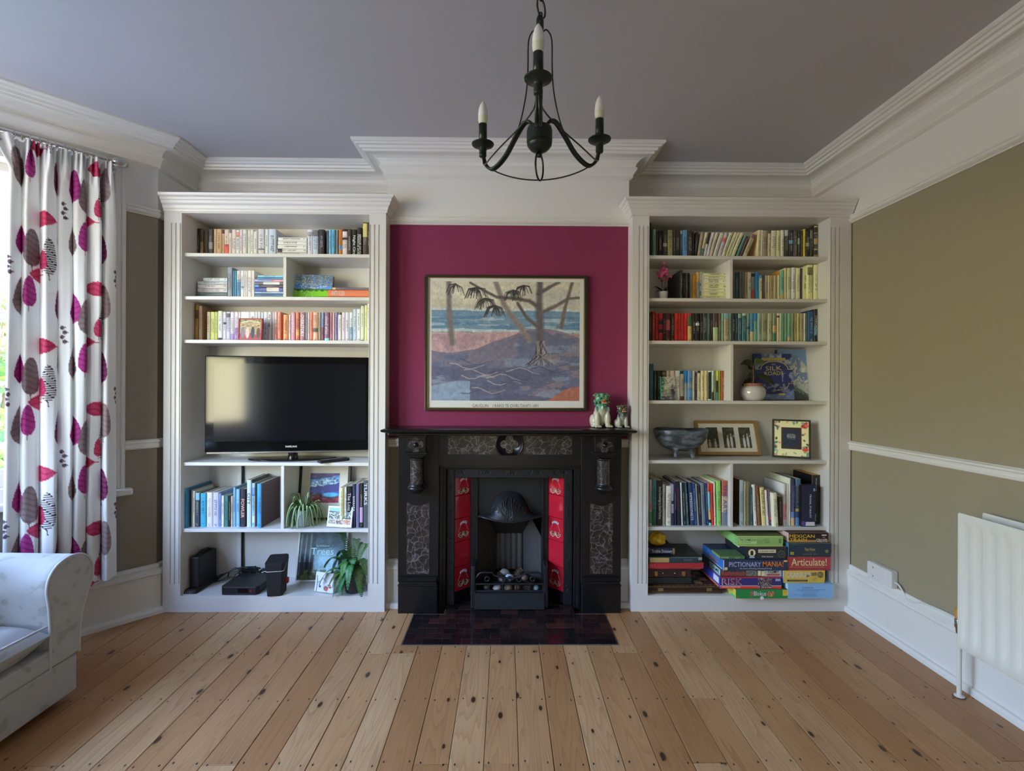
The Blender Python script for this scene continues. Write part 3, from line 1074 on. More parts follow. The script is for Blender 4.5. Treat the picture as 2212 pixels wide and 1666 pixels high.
# ---- third shelf
T3 = [(414, 420, 656, (134, 104, 44), 'dark gold paperback', {'Y': 2.79}), (420.4, 427, 658, (170, 134, 62), 'gold paperback with black pattern', {'Y': 2.79, 'bands': [(.62, .85, (92, 66, 36))]}), (428, 435.4, 661, (168, 138, 126), 'tall dusty brown hardback', {'Y': 2.79, 'cover': (150, 110, 85)}),
      (446, 453, 674, (202, 196, 166), 'pale olive paperback with red lettering', {'ink': C(190, 60, 50)}), (454, 463, 674, (200, 205, 130), 'yellow-green paperback'), (463.3, 469, 674, (196, 200, 122), 'slim lime paperback'),
      (470, 479, 672, (226, 223, 226), 'white paperback with dark foot', {'bands': [(0, .12, (62, 62, 75)), (.86, 1, (225, 220, 190))]}), (481, 487.6, 674, (206, 206, 226), 'pale lavender paperback with dark square', {'bands': [(.58, .65, (70, 66, 85))]}),
      (488, 496.6, 674, (192, 192, 208), 'lavender-grey paperback with black flower', {'bands': [(.82, .95, (95, 92, 105))]}), (497, 505, 674, (212, 208, 226), 'lilac paperback with purple foot', {'bands': [(0, .27, (150, 130, 182))]}),
      (506, 514, 674, (218, 206, 224), 'pinkish paperback with purple lower half', {'bands': [(0, .47, (160, 136, 186))]}), (515, 518.8, 674, (222, 216, 228), 'thin white paperback'), (519.2, 539, 674, (216, 208, 226), 'thick lilac-white paperback'),
      (539.5, 550, 674, (220, 212, 228), 'pale pink-white paperback'), (550.4, 556, 674, (206, 208, 226), 'slim bluish-white paperback'), (556.4, 562, 674, (212, 210, 226), 'slim pale lilac paperback'), (563, 568.6, 675, (192, 206, 230), 'slim ice-blue paperback', {'bands': [(.45, .8, (135, 165, 205))]}),
      (569, 577.6, 674, (206, 206, 216), 'silver-lilac paperback'), (578, 585, 674, (226, 230, 240), 'white paperback with black author name', {'title': 'Ali Smith', 'tcol': M_BLACKINK, 'tspan': (.08, .50)}), (588, 591.6, 674, (205, 195, 205), 'thin grey-pink paperback'),
      (592, 597.6, 674, (236, 190, 185), 'white paperback with red stripes', {'bands': [(.1, .5, (228, 140, 132))]}), (598.4, 606, 674, (214, 140, 116), 'salmon paperback'), (611, 622, 680, (206, 142, 92), 'broad orange-tan hardback', {'hard': True}), (623, 627, 680, (230, 222, 220), 'thin white book'),
      (628, 637, 675, (190, 132, 152), 'mauve paperback with pale lettering', {'title': 'DAVID NICHOLLS', 'tspan': (.06, .68)}), (638, 646, 675, (202, 112, 82), 'terracotta paperback with yellow figure', {'bands': [(.22, .42, (226, 160, 80))]}), (647, 658.6, 675, (150, 104, 116), 'dusty plum paperback with large white title', {'title': 'OVERSTORY', 'tspan': (.08, .82), 'bold': .02}),
      (659.2, 663.8, 675, (132, 136, 150), 'thin slate paperback'), (664.2, 668, 675, (228, 210, 208), 'thin pinkish paperback'), (668.4, 675, 675, (206, 122, 98), 'salmon-red paperback'), (675.4, 686, 675, (216, 166, 142), 'peach paperback with photograph band', {'bands': [(.34, .47, (100, 90, 85))]}),
      (687, 692.6, 675, (150, 140, 122), 'olive-grey paperback'), (693.4, 699, 675, (122, 142, 184), 'blue paperback with maroon foot', {'bands': [(0, .5, (130, 80, 98))]}), (700, 711, 675, (122, 82, 112), 'plum paperback with cyan foot', {'bands': [(0, .13, (130, 205, 230))], 'title': 'cloud atlas', 'tspan': (.14, .72)}),
      (712, 717.6, 675, (166, 106, 120), 'rose-mauve paperback'), (718, 721.6, 675, (222, 190, 186), 'thin blush paperback'), (722.4, 729, 675, (122, 112, 162), 'violet paperback'), (729.4, 737, 675, (206, 201, 196), 'cream-grey paperback', {'bands': [(.92, 1, (80, 72, 72))]}), (738, 744.8, 675, (206, 196, 212), 'pale mauve paperback with pink title', {'ink': C(170, 60, 120)}),
      (745.2, 753.8, 675, (196, 196, 206), 'silver-grey paperback'), (754.2, 761.8, 675, (200, 205, 210), 'grey-white paperback with steel blue foot', {'bands': [(0, .5, (132, 158, 182))]}), (762.2, 769.6, 668, (176, 191, 208), 'taller pale blue paperback'), (770, 777.8, 668, (216, 220, 236), 'taller white paperback with black birds'),
      (778.4, 786, 661, (196, 202, 182), 'tall sage paperback with black foot', {'bands': [(0, .06, (60, 66, 72))]}), (787, 792, 659, (216, 221, 150), 'tall lemon paperback'), (792.4, 797, 656, (216, 220, 216), 'tall thin white paperback')]
shelf_row(T3, LS[2], 2.805, 'third shelf of ' + TVC, WE, 'books on the third shelf of the television bookcase', K1)
# ---- shelf below the television
KB = (1.75, 1.50, 1.12)
T5 = [(393.5, 398.4, 1057, (82, 156, 214), 'thin bright blue paperback with pink head', {'Y': 2.712, 'bands': [(.92, 1, (190, 165, 195))]}), (399, 405, 1056, (36, 110, 160), 'blue hardback with dark teal boards', {'Y': 2.715, 'depth': .225, 'hard': True}),
      (406, 413, 1059, (34, 40, 56), 'black hardback with white lettering', {'depth': .2}), (414.4, 417, 1059, (150, 150, 165), 'very thin grey hardback', {'depth': .2}), (417.4, 422, 1061, (192, 206, 218), 'slim pale blue paperback', {'depth': .17}),
      (423, 432, 1065, (58, 68, 90), 'navy paperback with light blue head', {'bands': [(.79, 1, (125, 180, 220))], 'depth': .17}), (433.6, 445.8, 1066, (58, 150, 206), 'thick cyan-blue hardback', {'depth': .17}), (447.6, 459.6, 1064, (194, 200, 222), 'white-lilac hardback with orange lettering', {'ink': C(190, 130, 110), 'depth': .18}),
      (461, 473.6, 1064, (166, 176, 222), 'lavender hardback', {'depth': .18}), (474.2, 479, 1066, (112, 132, 196), 'slim periwinkle paperback', {'depth': .18}), (479.4, 485, 1071, (206, 210, 226), 'slim white paperback', {'depth': .15}), (486.4, 494.4, 1071, (58, 112, 124), 'teal paperback', {'depth': .15}),
      (495, 499, 1071, (26, 38, 44), 'thin black-green paperback', {'depth': .15}), (499.6, 504, 1072, (182, 166, 172), 'thin pink-grey paperback', {'depth': .15}), (504.6, 510, 1053, (106, 160, 214), 'light blue hardback', {'depth': .2}), (511, 519, 1057, (120, 172, 230), 'sky blue hardback', {'depth': .19}),
      (520.4, 531.4, 1057, (44, 44, 60), 'black hardback with pink-orange lettering', {'title': 'FOWLER', 'tcol': flat('orange_pink_ink', C(238, 170, 150), .5), 'tspan': (.26, .76), 'bold': .02, 'depth': .18}),
      (534, 544, 1037, (166, 192, 222), 'tall cloudy blue hardback', {'title': 'CITY', 'tcol': M_BLACKINK, 'tspan': (.28, .52), 'depth': .22, 'cover': (70, 90, 105)}), (545, 552.4, 1044, (142, 178, 216), 'blue and white patterned hardback', {'depth': .22, 'bands': [(.1, .25, (205, 205, 220)), (.7, .9, (95, 140, 200))]}),
      (556, 565.6, 1045, (66, 148, 226), 'tall bright blue hardback with dark pictorial boards', {'hard': True, 'depth': .222, 'cover': (62, 50, 54), 'Y': 2.718})]
shelf_row(T5, LS[4], 2.738, 'shelf below television', WE, 'large books on the shelf below the television', KB, hard=True)
T5b = [(735, 742, 1054, (192, 200, 176), 'sage-cream paperback'), (742.4, 744.8, 1054, (150, 150, 120), 'very thin olive paperback'), (745, 749.8, 1053, (206, 215, 226), 'slim white paperback'), (750.4, 760.8, 1051, (24, 24, 30), 'black paperback with cream lettering', {'title': 'The Loss of', 'tspan': (.16, .72)}), (762, 769, 1046, (40, 50, 86), 'navy paperback with white lettering', {'title': 'BARBARA', 'tspan': (.28, .62)}),
       (770, 777, 1046, (92, 102, 152), 'slate blue paperback with red lettering', {'ink': C(220, 130, 140)}), (778, 785, 1044, (36, 32, 44), 'black paperback with lilac lower half', {'bands': [(.12, .46, (165, 140, 200))]}), (786, 796, 1038, (58, 74, 90), 'thick dark slate hardback', {'title': 'TURKS', 'tspan': (.06, .52), 'bold': .01})]
shelf_row(T5b, LS[4], 2.722, 'shelf below television', 'small card', 'books behind the card on the shelf below the television', KB, depth=.18)

# ================================================================== board-game bookcase
K2 = 2.5
U1 = [(1402.6, 1405.4, 478, (25, 22, 20), 'tall thin black paperback', {'Y': 2.79}), (1405.8, 1408.8, 497, (50, 46, 40), 'thin dark brown paperback'), (1409.2, 1416, 495, (88, 128, 118), 'sea-green paperback'), (1416.6, 1419.8, 499, (62, 42, 36), 'thin maroon paperback'),
      (1420.2, 1430, 498, (26, 22, 20), 'black paperback with pink-white lettering'), (1431, 1440, 499, (56, 56, 50), 'charcoal paperback with white figure', {'bands': [(.46, .58, (150, 148, 140))]}), (1441, 1452, 497, (128, 128, 88), 'olive sage paperback', {'bands': [(.66, 1, (112, 112, 78))]}),
      (1453, 1458, 497, (60, 58, 50), 'slim dark grey paperback'), (1458.4, 1467, 498, (44, 44, 42), 'black paperback with white script'), (1468, 1473, 498, (48, 60, 70), 'slim slate paperback with pale head', {'bands': [(.88, 1, (125, 132, 138))]}),
      (1473.5, 1484, 497, (78, 122, 158), 'mid-blue paperback'), (1485, 1494, 499, (46, 40, 38), 'brown-black paperback', {'bands': [(0, .15, (100, 60, 50))]}), (1494.4, 1497.6, 500, (36, 32, 30), 'thin black leaning paperback', {'top': 1497}), (1498, 1503.4, 501, (32, 30, 28), 'black leaning paperback with white lettering', {'top': 1504}),
      (1503.8, 1510, 502, (132, 122, 106), 'taupe leaning paperback', {'top': 1514.5}), (1510.5, 1516, 502, (166, 156, 126), 'cream leaning paperback with teal foot', {'top': 1524, 'bands': [(0, .42, (62, 92, 96))]}), (1516.5, 1521.5, 502, (190, 190, 170), 'white leaning paperback with black head', {'top': 1531.5, 'bands': [(.58, 1, (42, 42, 40))]}),
      (1522, 1528, 502, (180, 180, 165), 'pale grey leaning paperback', {'top': 1538.5}), (1528.6, 1534.6, 502, (166, 154, 140), 'pinkish-grey leaning paperback', {'top': 1547}), (1536.4, 1544.6, 502, (190, 176, 150), 'cream leaning paperback with black title', {'top': 1557.5}), (1546, 1553.4, 502, (150, 146, 150), 'grey-lilac leaning paperback with red band', {'top': 1567, 'bands': [(.66, .82, (180, 75, 75))]}),
      (1554.4, 1562, 502, (176, 170, 145), 'broad cream leaning paperback', {'top': 1577.5}), (1563, 1568.6, 502, (172, 166, 136), 'slim cream leaning paperback', {'top': 1588}), (1569, 1573.6, 502, (180, 172, 134), 'slim straw leaning paperback', {'top': 1594.5}), (1575, 1583, 502, (182, 166, 131), 'straw leaning paperback', {'top': 1601}),
      (1585.4, 1591, 507, (74, 110, 106), 'teal leaning paperback', {'top': 1609.5}), (1592, 1597.4, 510, (66, 46, 46), 'maroon leaning paperback', {'top': 1614}), (1600, 1609.4, 505, (150, 140, 116), 'taupe leaning paperback with purple head', {'top': 1627, 'bands': [(.86, 1, (95, 70, 90))]}),
      (1632, 1640.4, 497, (166, 156, 121), 'straw paperback with salmon boards', {'top': 1638, 'cover': (185, 140, 110)}), (1642, 1645, 497, (185, 176, 146), 'thin cream paperback', {'top': 1645.5}), (1645.6, 1655.6, 498, (122, 112, 92), 'brown-grey paperback', {'top': 1648.5}), (1657, 1663.6, 498, (152, 142, 117), 'grey-cream paperback with dark head', {'top': 1659.5, 'bands': [(.9, 1, (70, 66, 58))]}),
      (1664, 1675, 498, (172, 166, 136), 'cream paperback with drawn flower', {'top': 1666.5}), (1676, 1684, 498, (166, 161, 126), 'cream paperback with red lettering', {'top': 1678.5, 'ink': C(130, 60, 50)}), (1685, 1692.4, 497, (166, 166, 146), 'pale grey-cream paperback', {'top': 1687}),
      (1694, 1702, 497, (40, 38, 32), 'black paperback with white photograph', {'bands': [(.81, 1, (140, 140, 138))]}), (1703, 1712.6, 497, (30, 35, 38), 'black paperback with blue band', {'bands': [(.56, .67, (70, 120, 140))]}), (1713, 1721.4, 498, (60, 58, 50), 'charcoal paperback'), (1722, 1727, 498, (40, 46, 40), 'slim black-green paperback', {'bands': [(.55, .75, (100, 135, 115))]}),
      (1728, 1733, 498, (60, 40, 26), 'slim brown paperback'), (1734, 1739, 495, (216, 150, 50), 'slim orange paperback'), (1740, 1748, 498, (35, 35, 32), 'black paperback with pale flower', {'bands': [(.48, .6, (120, 115, 95))]}), (1749, 1757, 496, (45, 50, 48), 'dark slate paperback', {'bands': [(.72, .97, (92, 92, 95))]}),
      (1757.6, 1769, 486, (36, 33, 26), 'tall black hardback with gilt bands', {'Y': 2.785, 'hard': True, 'bands': [(.93, .97, (130, 125, 70)), (.75, .78, (110, 108, 80)), (.46, .62, (130, 110, 60)), (.29, .33, (135, 125, 60)), (0, .16, (115, 85, 50))]})]
shelf_row(U1, RS[0], 2.80, 'top shelf of ' + GMC, FE, 'books on the top shelf of the board-game bookcase', K2)
# second shelf
G7 = 'books on the second shelf of the board-game bookcase'
K3 = 2.4
U2 = [(1468, 1474, 584, (28, 34, 32), 'big black-green hardback behind orchid', {'Y': 2.725, 'depth': .21, 'hard': True, 'cover': (12, 16, 14)}), (1474.4, 1478.6, 590, (24, 28, 28), 'thin black paperback'), (1479, 1485.6, 590, (74, 70, 60), 'charcoal paperback with white lettering'), (1486.4, 1489, 590, (25, 25, 22), 'very thin black paperback'),
      (1489.4, 1494.6, 594, (126, 131, 116), 'sage-grey paperback'), (1495, 1503, 595, (190, 116, 42), 'orange paperback'), (1503.6, 1510.6, 588, (172, 142, 92), 'tan paperback with mauve foot', {'bands': [(0, .12, (170, 142, 92)), (.12, .66, (120, 125, 120))]}), (1511, 1519.4, 587, (132, 142, 122), 'green and white patterned paperback', {'bands': [(.72, .88, (150, 155, 150)), (.52, .6, (60, 90, 100)), (.2, .35, (60, 85, 60))]})]
shelf_row(U2, RS[1], 2.80, 'second shelf of ' + GMC, 'orchid', G7, K3)
stack_row([(1520, 1567, 586, 592.6, (190, 176, 134), 'cream paperback'), (1520, 1567, 593, 598.4, (192, 178, 138), 'thin cream paperback'), (1520, 1567, 599, 610.2, (190, 180, 140), 'thick cream paperback'), (1520, 1567, 610.8, 622.6, (180, 168, 126), 'thick straw paperback'),
           (1520, 1567, 623.2, 629.2, (196, 182, 140), 'pale cream paperback'), (1520, 1567, 629.8, 639, (180, 166, 126), 'straw paperback'), (1520, 1567, 639.6, 645, (176, 164, 130), 'thin buff paperback')], 2.755, 'cream stack, second shelf of ' + GMC, 'stacked cream paperbacks by the divider', K3)
U2b = [(1583.6, 1586, 578, (110, 100, 86), 'thin speckled paperback', {'Y': 2.76}), (1586.6, 1595, 588, (44, 74, 90), 'navy-teal paperback', {'bands': [(0, .11, (28, 32, 36))]}), (1596, 1601.8, 588, (96, 106, 96), 'grey-green paperback'), (1602.2, 1608, 588, (90, 100, 100), 'slate paperback with black foot', {'bands': [(0, .12, (35, 38, 36))]}),
       (1608.4, 1614, 588, (146, 126, 101), 'brown taupe paperback'), (1614.4, 1622, 588, (178, 168, 148), 'pale paperback with aqua foot', {'bands': [(0, .5, (150, 168, 152))]}), (1623, 1630, 588, (112, 112, 106), 'black and white paperback with red foot', {'bands': [(.05, .42, (140, 60, 45)), (.84, .95, (35, 38, 38))]}), (1631, 1638.6, 588, (44, 114, 164), 'bright blue paperback'),
       (1639.4, 1646, 595, (172, 172, 138), 'short sage paperback with blue head', {'bands': [(.9, 1, (70, 120, 150))]}), (1647, 1651.6, 595, (66, 60, 62), 'short dark plum paperback'), (1652, 1657.4, 595, (140, 126, 92), 'short taupe paperback'), (1658, 1661.8, 595, (206, 196, 146), 'short thin cream paperback'), (1662.2, 1670.6, 595, (132, 116, 76), 'short khaki hardback'),
       (1671, 1673.4, 595, (206, 196, 146), 'very thin cream paperback'), (1673.8, 1678, 595, (130, 115, 76), 'slim short khaki paperback'), (1678.4, 1684, 595, (206, 196, 131), 'short butter-yellow paperback'), (1684.6, 1693, 584, (84, 144, 130), 'teal and green paperback with orange boards', {'cover': (205, 125, 50), 'bands': [(0, .25, (135, 135, 85))]}), (1693.6, 1698.6, 579, (166, 151, 111), 'tall slim buff paperback'),
       (1699.4, 1708, 579, (150, 156, 126), 'tall sage paperback'), (1709, 1718, 578, (196, 196, 191), 'tall silver-white paperback with black marks', {'bands': [(.38, .6, (150, 150, 145))]}), (1719, 1728, 579, (196, 176, 131), 'tall peach-cream paperback'), (1729, 1732.4, 580, (50, 50, 70), 'tall thin navy paperback'), (1733, 1742.6, 579, (160, 156, 121), 'tall sage-cream paperback with drawn bird'),
       (1743.4, 1755, 572, (188, 182, 122), 'taller pale yellow paperback with black label', {'Y': 2.785, 'bands': [(.72, .93, (95, 92, 62))]}), (1757, 1767.4, 572, (172, 172, 131), 'taller pale sage paperback', {'Y': 2.785})]
shelf_row(U2b, RS[1], 2.80, 'second shelf of ' + GMC, 'divider', G7, K3)
# third shelf: red to green rainbow
U3 = [(1402.4, 1407.6, 676, (35, 28, 32), 'plum-black paperback with white lettering', {'ink': C(170, 165, 170)}), (1408, 1415, 673, (122, 30, 22), 'dark red paperback'), (1415.4, 1422, 677, (152, 35, 30), 'red paperback'), (1422.4, 1431.6, 677, (152, 45, 45), 'red paperback with navy bands', {'bands': [(.62, .76, (42, 36, 58)), (.33, .44, (36, 34, 48))]}), (1432, 1437, 677, (42, 30, 24), 'slim black-brown paperback'),
      (1437.4, 1448, 677, (62, 30, 32), 'maroon paperback with red slash', {'bands': [(.42, .75, (140, 42, 45))]}), (1449, 1456.4, 677, (96, 36, 33), 'maroon paperback with black label', {'bands': [(.12, .95, (40, 28, 26))]}), (1457, 1464.8, 677, (190, 42, 30), 'bright red paperback'), (1465.2, 1471, 677, (150, 38, 32), 'brick red paperback'), (1471.4, 1478, 677, (152, 38, 38), 'crimson paperback'), (1478.4, 1485, 677, (178, 38, 32), 'scarlet paperback'),
      (1485.4, 1494, 677, (182, 152, 96), 'tan paperback with green and red head', {'bands': [(.56, .91, (58, 92, 66)), (.91, 1, (150, 45, 45))]}), (1495, 1502, 677, (26, 21, 19), 'black paperback with small white title'), (1502.4, 1511, 677, (18, 17, 16), 'black paperback with white square', {'bands': [(.58, .67, (170, 170, 165))]}), (1512, 1518, 677, (26, 31, 35), 'slim blue-black paperback'), (1518.4, 1527, 677, (36, 46, 43), 'charcoal-green paperback'), (1527.4, 1533.6, 677, (56, 76, 76), 'slate teal paperback'),
      (1534, 1539.4, 677, (34, 28, 26), 'slim black paperback'), (1540, 1551, 677, (60, 50, 50), 'maroon-grey paperback with sage foot', {'bands': [(0, .52, (140, 156, 121))]}), (1552, 1557.4, 677, (80, 75, 60), 'brown-grey paperback'), (1558, 1563.4, 677, (102, 142, 116), 'slim mint-green paperback'), (1564, 1574.6, 677, (150, 135, 111), 'taupe paperback with blue emblem head', {'bands': [(.8, 1, (102, 136, 146))]}), (1575, 1580.4, 677, (90, 111, 96), 'slim grey-green paperback'),
      (1581, 1587.4, 677, (30, 41, 46), 'dark petrol paperback'), (1588, 1593, 677, (36, 46, 62), 'slim navy paperback'), (1594, 1602, 677, (34, 74, 85), 'dark teal paperback with pale head', {'bands': [(.84, .98, (110, 135, 115))]}), (1603, 1612, 677, (30, 86, 96), 'teal paperback', {'bands': [(.92, 1, (150, 165, 140))]}), (1613, 1620, 677, (90, 111, 106), 'blue-grey paperback', {'bands': [(.46, .54, (40, 58, 64))]}), (1620.4, 1628, 677, (50, 110, 142), 'blue paperback with tan foot', {'bands': [(0, .38, (160, 145, 105))]}),
      (1628.4, 1635.4, 677, (86, 131, 121), 'aqua-green paperback with blue head', {'bands': [(.75, 1, (45, 105, 150))]}), (1636, 1645, 677, (121, 141, 131), 'pale teal-grey paperback'), (1645.4, 1657, 677, (116, 121, 96), 'broad olive-grey paperback'), (1658, 1668, 677, (141, 141, 116), 'pale sage paperback'), (1669, 1677, 677, (112, 116, 96), 'grey paperback with green foot', {'bands': [(0, .32, (46, 96, 70)), (.38, .58, (165, 142, 100))]}), (1678, 1683.8, 677, (166, 156, 131), 'pale buff paperback', {'bands': [(.86, .92, (45, 45, 40))]}),
      (1684.2, 1687, 677, (185, 172, 142), 'very thin cream paperback'), (1687.4, 1694, 677, (75, 116, 91), 'green paperback with white title', {'ink': C(170, 190, 165)}), (1694.4, 1700, 677, (90, 126, 106), 'sage-green paperback'), (1701, 1708.4, 677, (95, 131, 106), 'soft green paperback with tan foot', {'bands': [(.02, .2, (150, 140, 105))]}), (1709, 1715, 677, (102, 116, 96), 'grey sage paperback'), (1716, 1720.4, 677, (126, 121, 80), 'slim khaki paperback'), (1721, 1727.4, 677, (151, 146, 96), 'khaki-yellow paperback'),
      (1728, 1735.4, 677, (126, 116, 91), 'taupe paperback with branch pattern'), (1736, 1740, 677, (190, 201, 151), 'thin mint-cream paperback'), (1740.4, 1745.4, 677, (50, 75, 75), 'slim dark green-blue paperback'), (1746, 1757.6, 673, (30, 60, 92), 'broad navy hardback', {'Y': 2.785}), (1758, 1768.4, 668, (20, 30, 41), 'dark navy hardback with silver lettering', {'Y': 2.785, 'hard': True, 'title': 'STARGAZING', 'tspan': (.2, .75), 'bands': [(.22, .5, (30, 85, 110))]})]
shelf_row(U3, RS[2], 2.80, 'third shelf of ' + GMC, FE, 'books on the third shelf of the board-game bookcase', 2.2)
# fourth shelf
U4 = [(1402.4, 1412, 786, (30, 65, 76), 'tall dark teal hardback', {'hard': True, 'ink': C(120, 160, 170)}), (1413, 1418.6, 801, (40, 40, 41), 'black slate paperback'), (1419, 1429, 801, (36, 33, 29), 'black paperback with pale flecks'), (1430, 1439, 801, (46, 43, 37), 'black patterned paperback', {'bands': [(.85, .95, (95, 88, 75))]}), (1440, 1447, 801, (166, 156, 136), 'cream paperback behind small picture'), (1448, 1457.4, 801, (178, 162, 148), 'pinkish cream paperback behind small picture'),
      (1459, 1469, 801, (196, 191, 181), 'white paperback with orange and black letters'), (1470, 1478, 808, (146, 139, 129), 'shorter grey paperback', {'bands': [(0, .15, (90, 55, 40))]}), (1479, 1485.6, 801, (25, 106, 162), 'blue paperback with grey foot', {'bands': [(0, .58, (120, 138, 145))]}), (1486, 1496, 801, (80, 121, 166), 'mid-blue paperback', {'bands': [(.4, .6, (120, 140, 150))]}), (1496.4, 1501, 801, (166, 161, 146), 'slim grey-cream paperback'), (1501.4, 1506, 805, (50, 42, 46), 'slim plum paperback'),
      (1506.4, 1513.6, 801, (172, 167, 137), 'cream paperback with black head', {'bands': [(.92, 1, (50, 46, 50))]}), (1514, 1521, 801, (192, 177, 137), 'cream paperback'), (1522, 1528.4, 801, (198, 172, 132), 'peach-cream paperback'), (1530, 1537, 801, (206, 201, 181), 'white paperback with black label', {'bands': [(.04, .95, (30, 34, 34))]}), (1538, 1542.4, 801, (162, 187, 167), 'slim aqua paperback with dark foot', {'bands': [(0, .28, (42, 54, 48))]}), (1543, 1547, 801, (112, 112, 86), 'slim olive-grey paperback'),
      (1547.4, 1552, 801, (192, 197, 72), 'slim lime paperback with black middle', {'bands': [(0, .27, (60, 120, 125)), (.27, .66, (36, 40, 30))]}), (1552.4, 1556.4, 801, (122, 127, 46), 'slim olive-green paperback'), (1557, 1565.6, 801, (127, 61, 39), 'rust-red hardback', {'hard': True}), (1566.2, 1572.4, 804, (92, 50, 36), 'dark red-brown paperback')]
shelf_row(U4, RS[3], 2.785, 'fourth shelf of ' + GMC, FE, 'books on the fourth shelf of the board-game bookcase', 1.9)
# sixth shelf (art books)
K6 = 1.75
U6 = [(1404, 1409.6, 1037, (152, 150, 146), 'slim white paperback with pink and green pattern', {'bands': [(.05, .3, (60, 120, 85)), (.34, .46, (190, 110, 105))]}), (1410, 1419.4, 1036, (66, 112, 124), 'blue-green pictorial paperback', {'bands': [(0, .35, (38, 88, 78))]}), (1420.4, 1432, 1038, (22, 20, 20), 'thick black paperback with white lettering', {'title': 'Secret Knowledge by David Hockney', 'tspan': (.14, .86)}),
      (1432.6, 1438.6, 1047, (136, 131, 121), 'slim taupe paperback'), (1440, 1451, 1050, (206, 201, 187), 'off-white shorter hardback', {'top': 1439.5}), (1452.4, 1458, 1047, (132, 127, 152), 'slim lilac and black paperback', {'top': 1450.5, 'bands': [(.0, .3, (36, 34, 52)), (.52, .6, (38, 36, 50))]}), (1458.8, 1463, 1042, (30, 34, 62), 'thin navy paperback', {'top': 1456}), (1465, 1473, 1040, (24, 26, 42), 'black-navy hardback with red lettering', {'top': 1459.6, 'ink': C(170, 60, 90)}),
      (1474, 1477, 1043, (162, 192, 222), 'thin pale blue paperback', {'top': 1469.5}), (1477.6, 1484.4, 1043, (30, 32, 36), 'black slate paperback', {'top': 1471.6}), (1485, 1490.4, 1043, (45, 75, 82), 'slim petrol paperback', {'top': 1478.5}), (1493.2, 1501.4, 1042, (34, 50, 88), 'navy hardback with large white lettering', {'top': 1486.6, 'title': 'IMPRESSIONISTS', 'tspan': (.24, .88), 'bold': .01}), (1502, 1508, 1045, (30, 60, 112), 'royal blue paperback', {'top': 1495.6}), (1508.6, 1512, 1046, (136, 136, 126), 'thin grey paperback', {'top': 1502}),
      (1512.4, 1517, 1049, (30, 34, 46), 'slim blue-black paperback', {'top': 1507}), (1518.4, 1526.8, 1046, (96, 111, 122), 'slate-grey hardback', {'top': 1513.2}), (1528, 1532.4, 1044, (30, 56, 106), 'slim navy-blue paperback', {'top': 1522.4}), (1533, 1538.4, 1045, (112, 182, 222), 'slim sky-blue paperback with orange foot', {'top': 1528, 'bands': [(.06, .14, (30, 32, 45)), (.14, .38, (215, 160, 90)), (.8, 1, (210, 70, 60))]}), (1539, 1544, 1045, (206, 50, 45), 'slim red paperback', {'top': 1534.2}), (1544.6, 1548.6, 1041, (190, 186, 161), 'thin cream paperback', {'top': 1541}),
      (1550, 1559.4, 1039, (126, 181, 96), 'lime-green hardback', {'top': 1547.6, 'ink': (.03, .04, .03)}), (1560.6, 1573, 1039, (152, 76, 62), 'thick brick-red hardback with blue and red letters', {'title': 'THE ART', 'tcol': flat('dull_blue_ink', C(60, 70, 120, 1.5), .5), 'tspan': (.08, .72), 'hard': True, 'bands': [(0, .3, (95, 105, 125)), (.3, .66, (165, 150, 130))]})]
shelf_row(U6, RS[5], 2.732, 'art-book shelf above board games', FE, 'art books on the shelf above the board games', K6, depth=.20)
U6b = [(1598.6, 1607.4, 1037, (152, 181, 186), 'pale blue hardback with brown boards', {'cover': (72, 46, 30), 'depth': .2}), (1608.4, 1613, 1040, (166, 146, 131), 'slim pink-taupe paperback'), (1613.6, 1621, 1041, (102, 106, 72), 'olive patterned paperback'), (1622, 1628, 1053, (50, 75, 76), 'dark green-blue paperback', {'top': 1620.4}), (1630, 1637, 1047, (206, 211, 221), 'white leaning paperback', {'top': 1624.4}), (1638.4, 1644.6, 1050, (112, 76, 51), 'brown leaning paperback', {'top': 1632.4}),
       (1648, 1656.6, 1053, (206, 181, 126), 'tan leaning paperback with black lettering', {'top': 1641.4, 'title': 'THE STORY OF ART', 'tcol': M_BLACKINK, 'tspan': (.06, .74)}), (1657.6, 1663, 1059, (221, 221, 216), 'short white leaning paperback', {'top': 1651.6}), (1663.8, 1669.6, 1059, (96, 76, 96), 'plum leaning paperback with red foot', {'top': 1658.6, 'bands': [(0, .16, (60, 50, 85)), (.16, .22, (200, 40, 60))]}), (1673.4, 1683.6, 1065, (226, 211, 166), 'cream leaning hardback pulled forward', {'top': 1668.4, 'Y': 2.705}), (1684.6, 1691.6, 1073, (60, 50, 39), 'short brown-black leaning paperback', {'top': 1681.6}),
       (1694.4, 1701, 1045, (172, 167, 167), 'tall white hardback with red block letters', {'top': 1692.6, 'depth': .215, 'cover': (200, 200, 205), 'bands': [(.14, .52, (205, 120, 130))]}), (1701.6, 1704, 1046, (206, 200, 180), 'thin cream pamphlet', {'top': 1700.4}), (1705, 1709.6, 1033, (201, 201, 186), 'tall thin cream hardback', {'depth': .21, 'top': 1704, 'cover': (195, 195, 170)}), (1710.4, 1718.4, 1037, (46, 50, 88), 'navy-purple hardback with sunset foot', {'bands': [(0, .17, (190, 160, 120)), (.17, .3, (90, 120, 175))]}), (1720, 1731.4, 1035, (40, 60, 92), 'navy hardback with gilt lettering', {'depth': .21, 'ink': C(190, 170, 95), 'bands': [(0, .17, (80, 120, 165)), (.3, .36, (150, 130, 75)), (.84, 1, (70, 100, 125))]})]
shelf_row(U6b, RS[5], 2.732, 'art-book shelf above board games', 'divider', 'art books between the divider and the quiz boxes', K6, depth=.17)
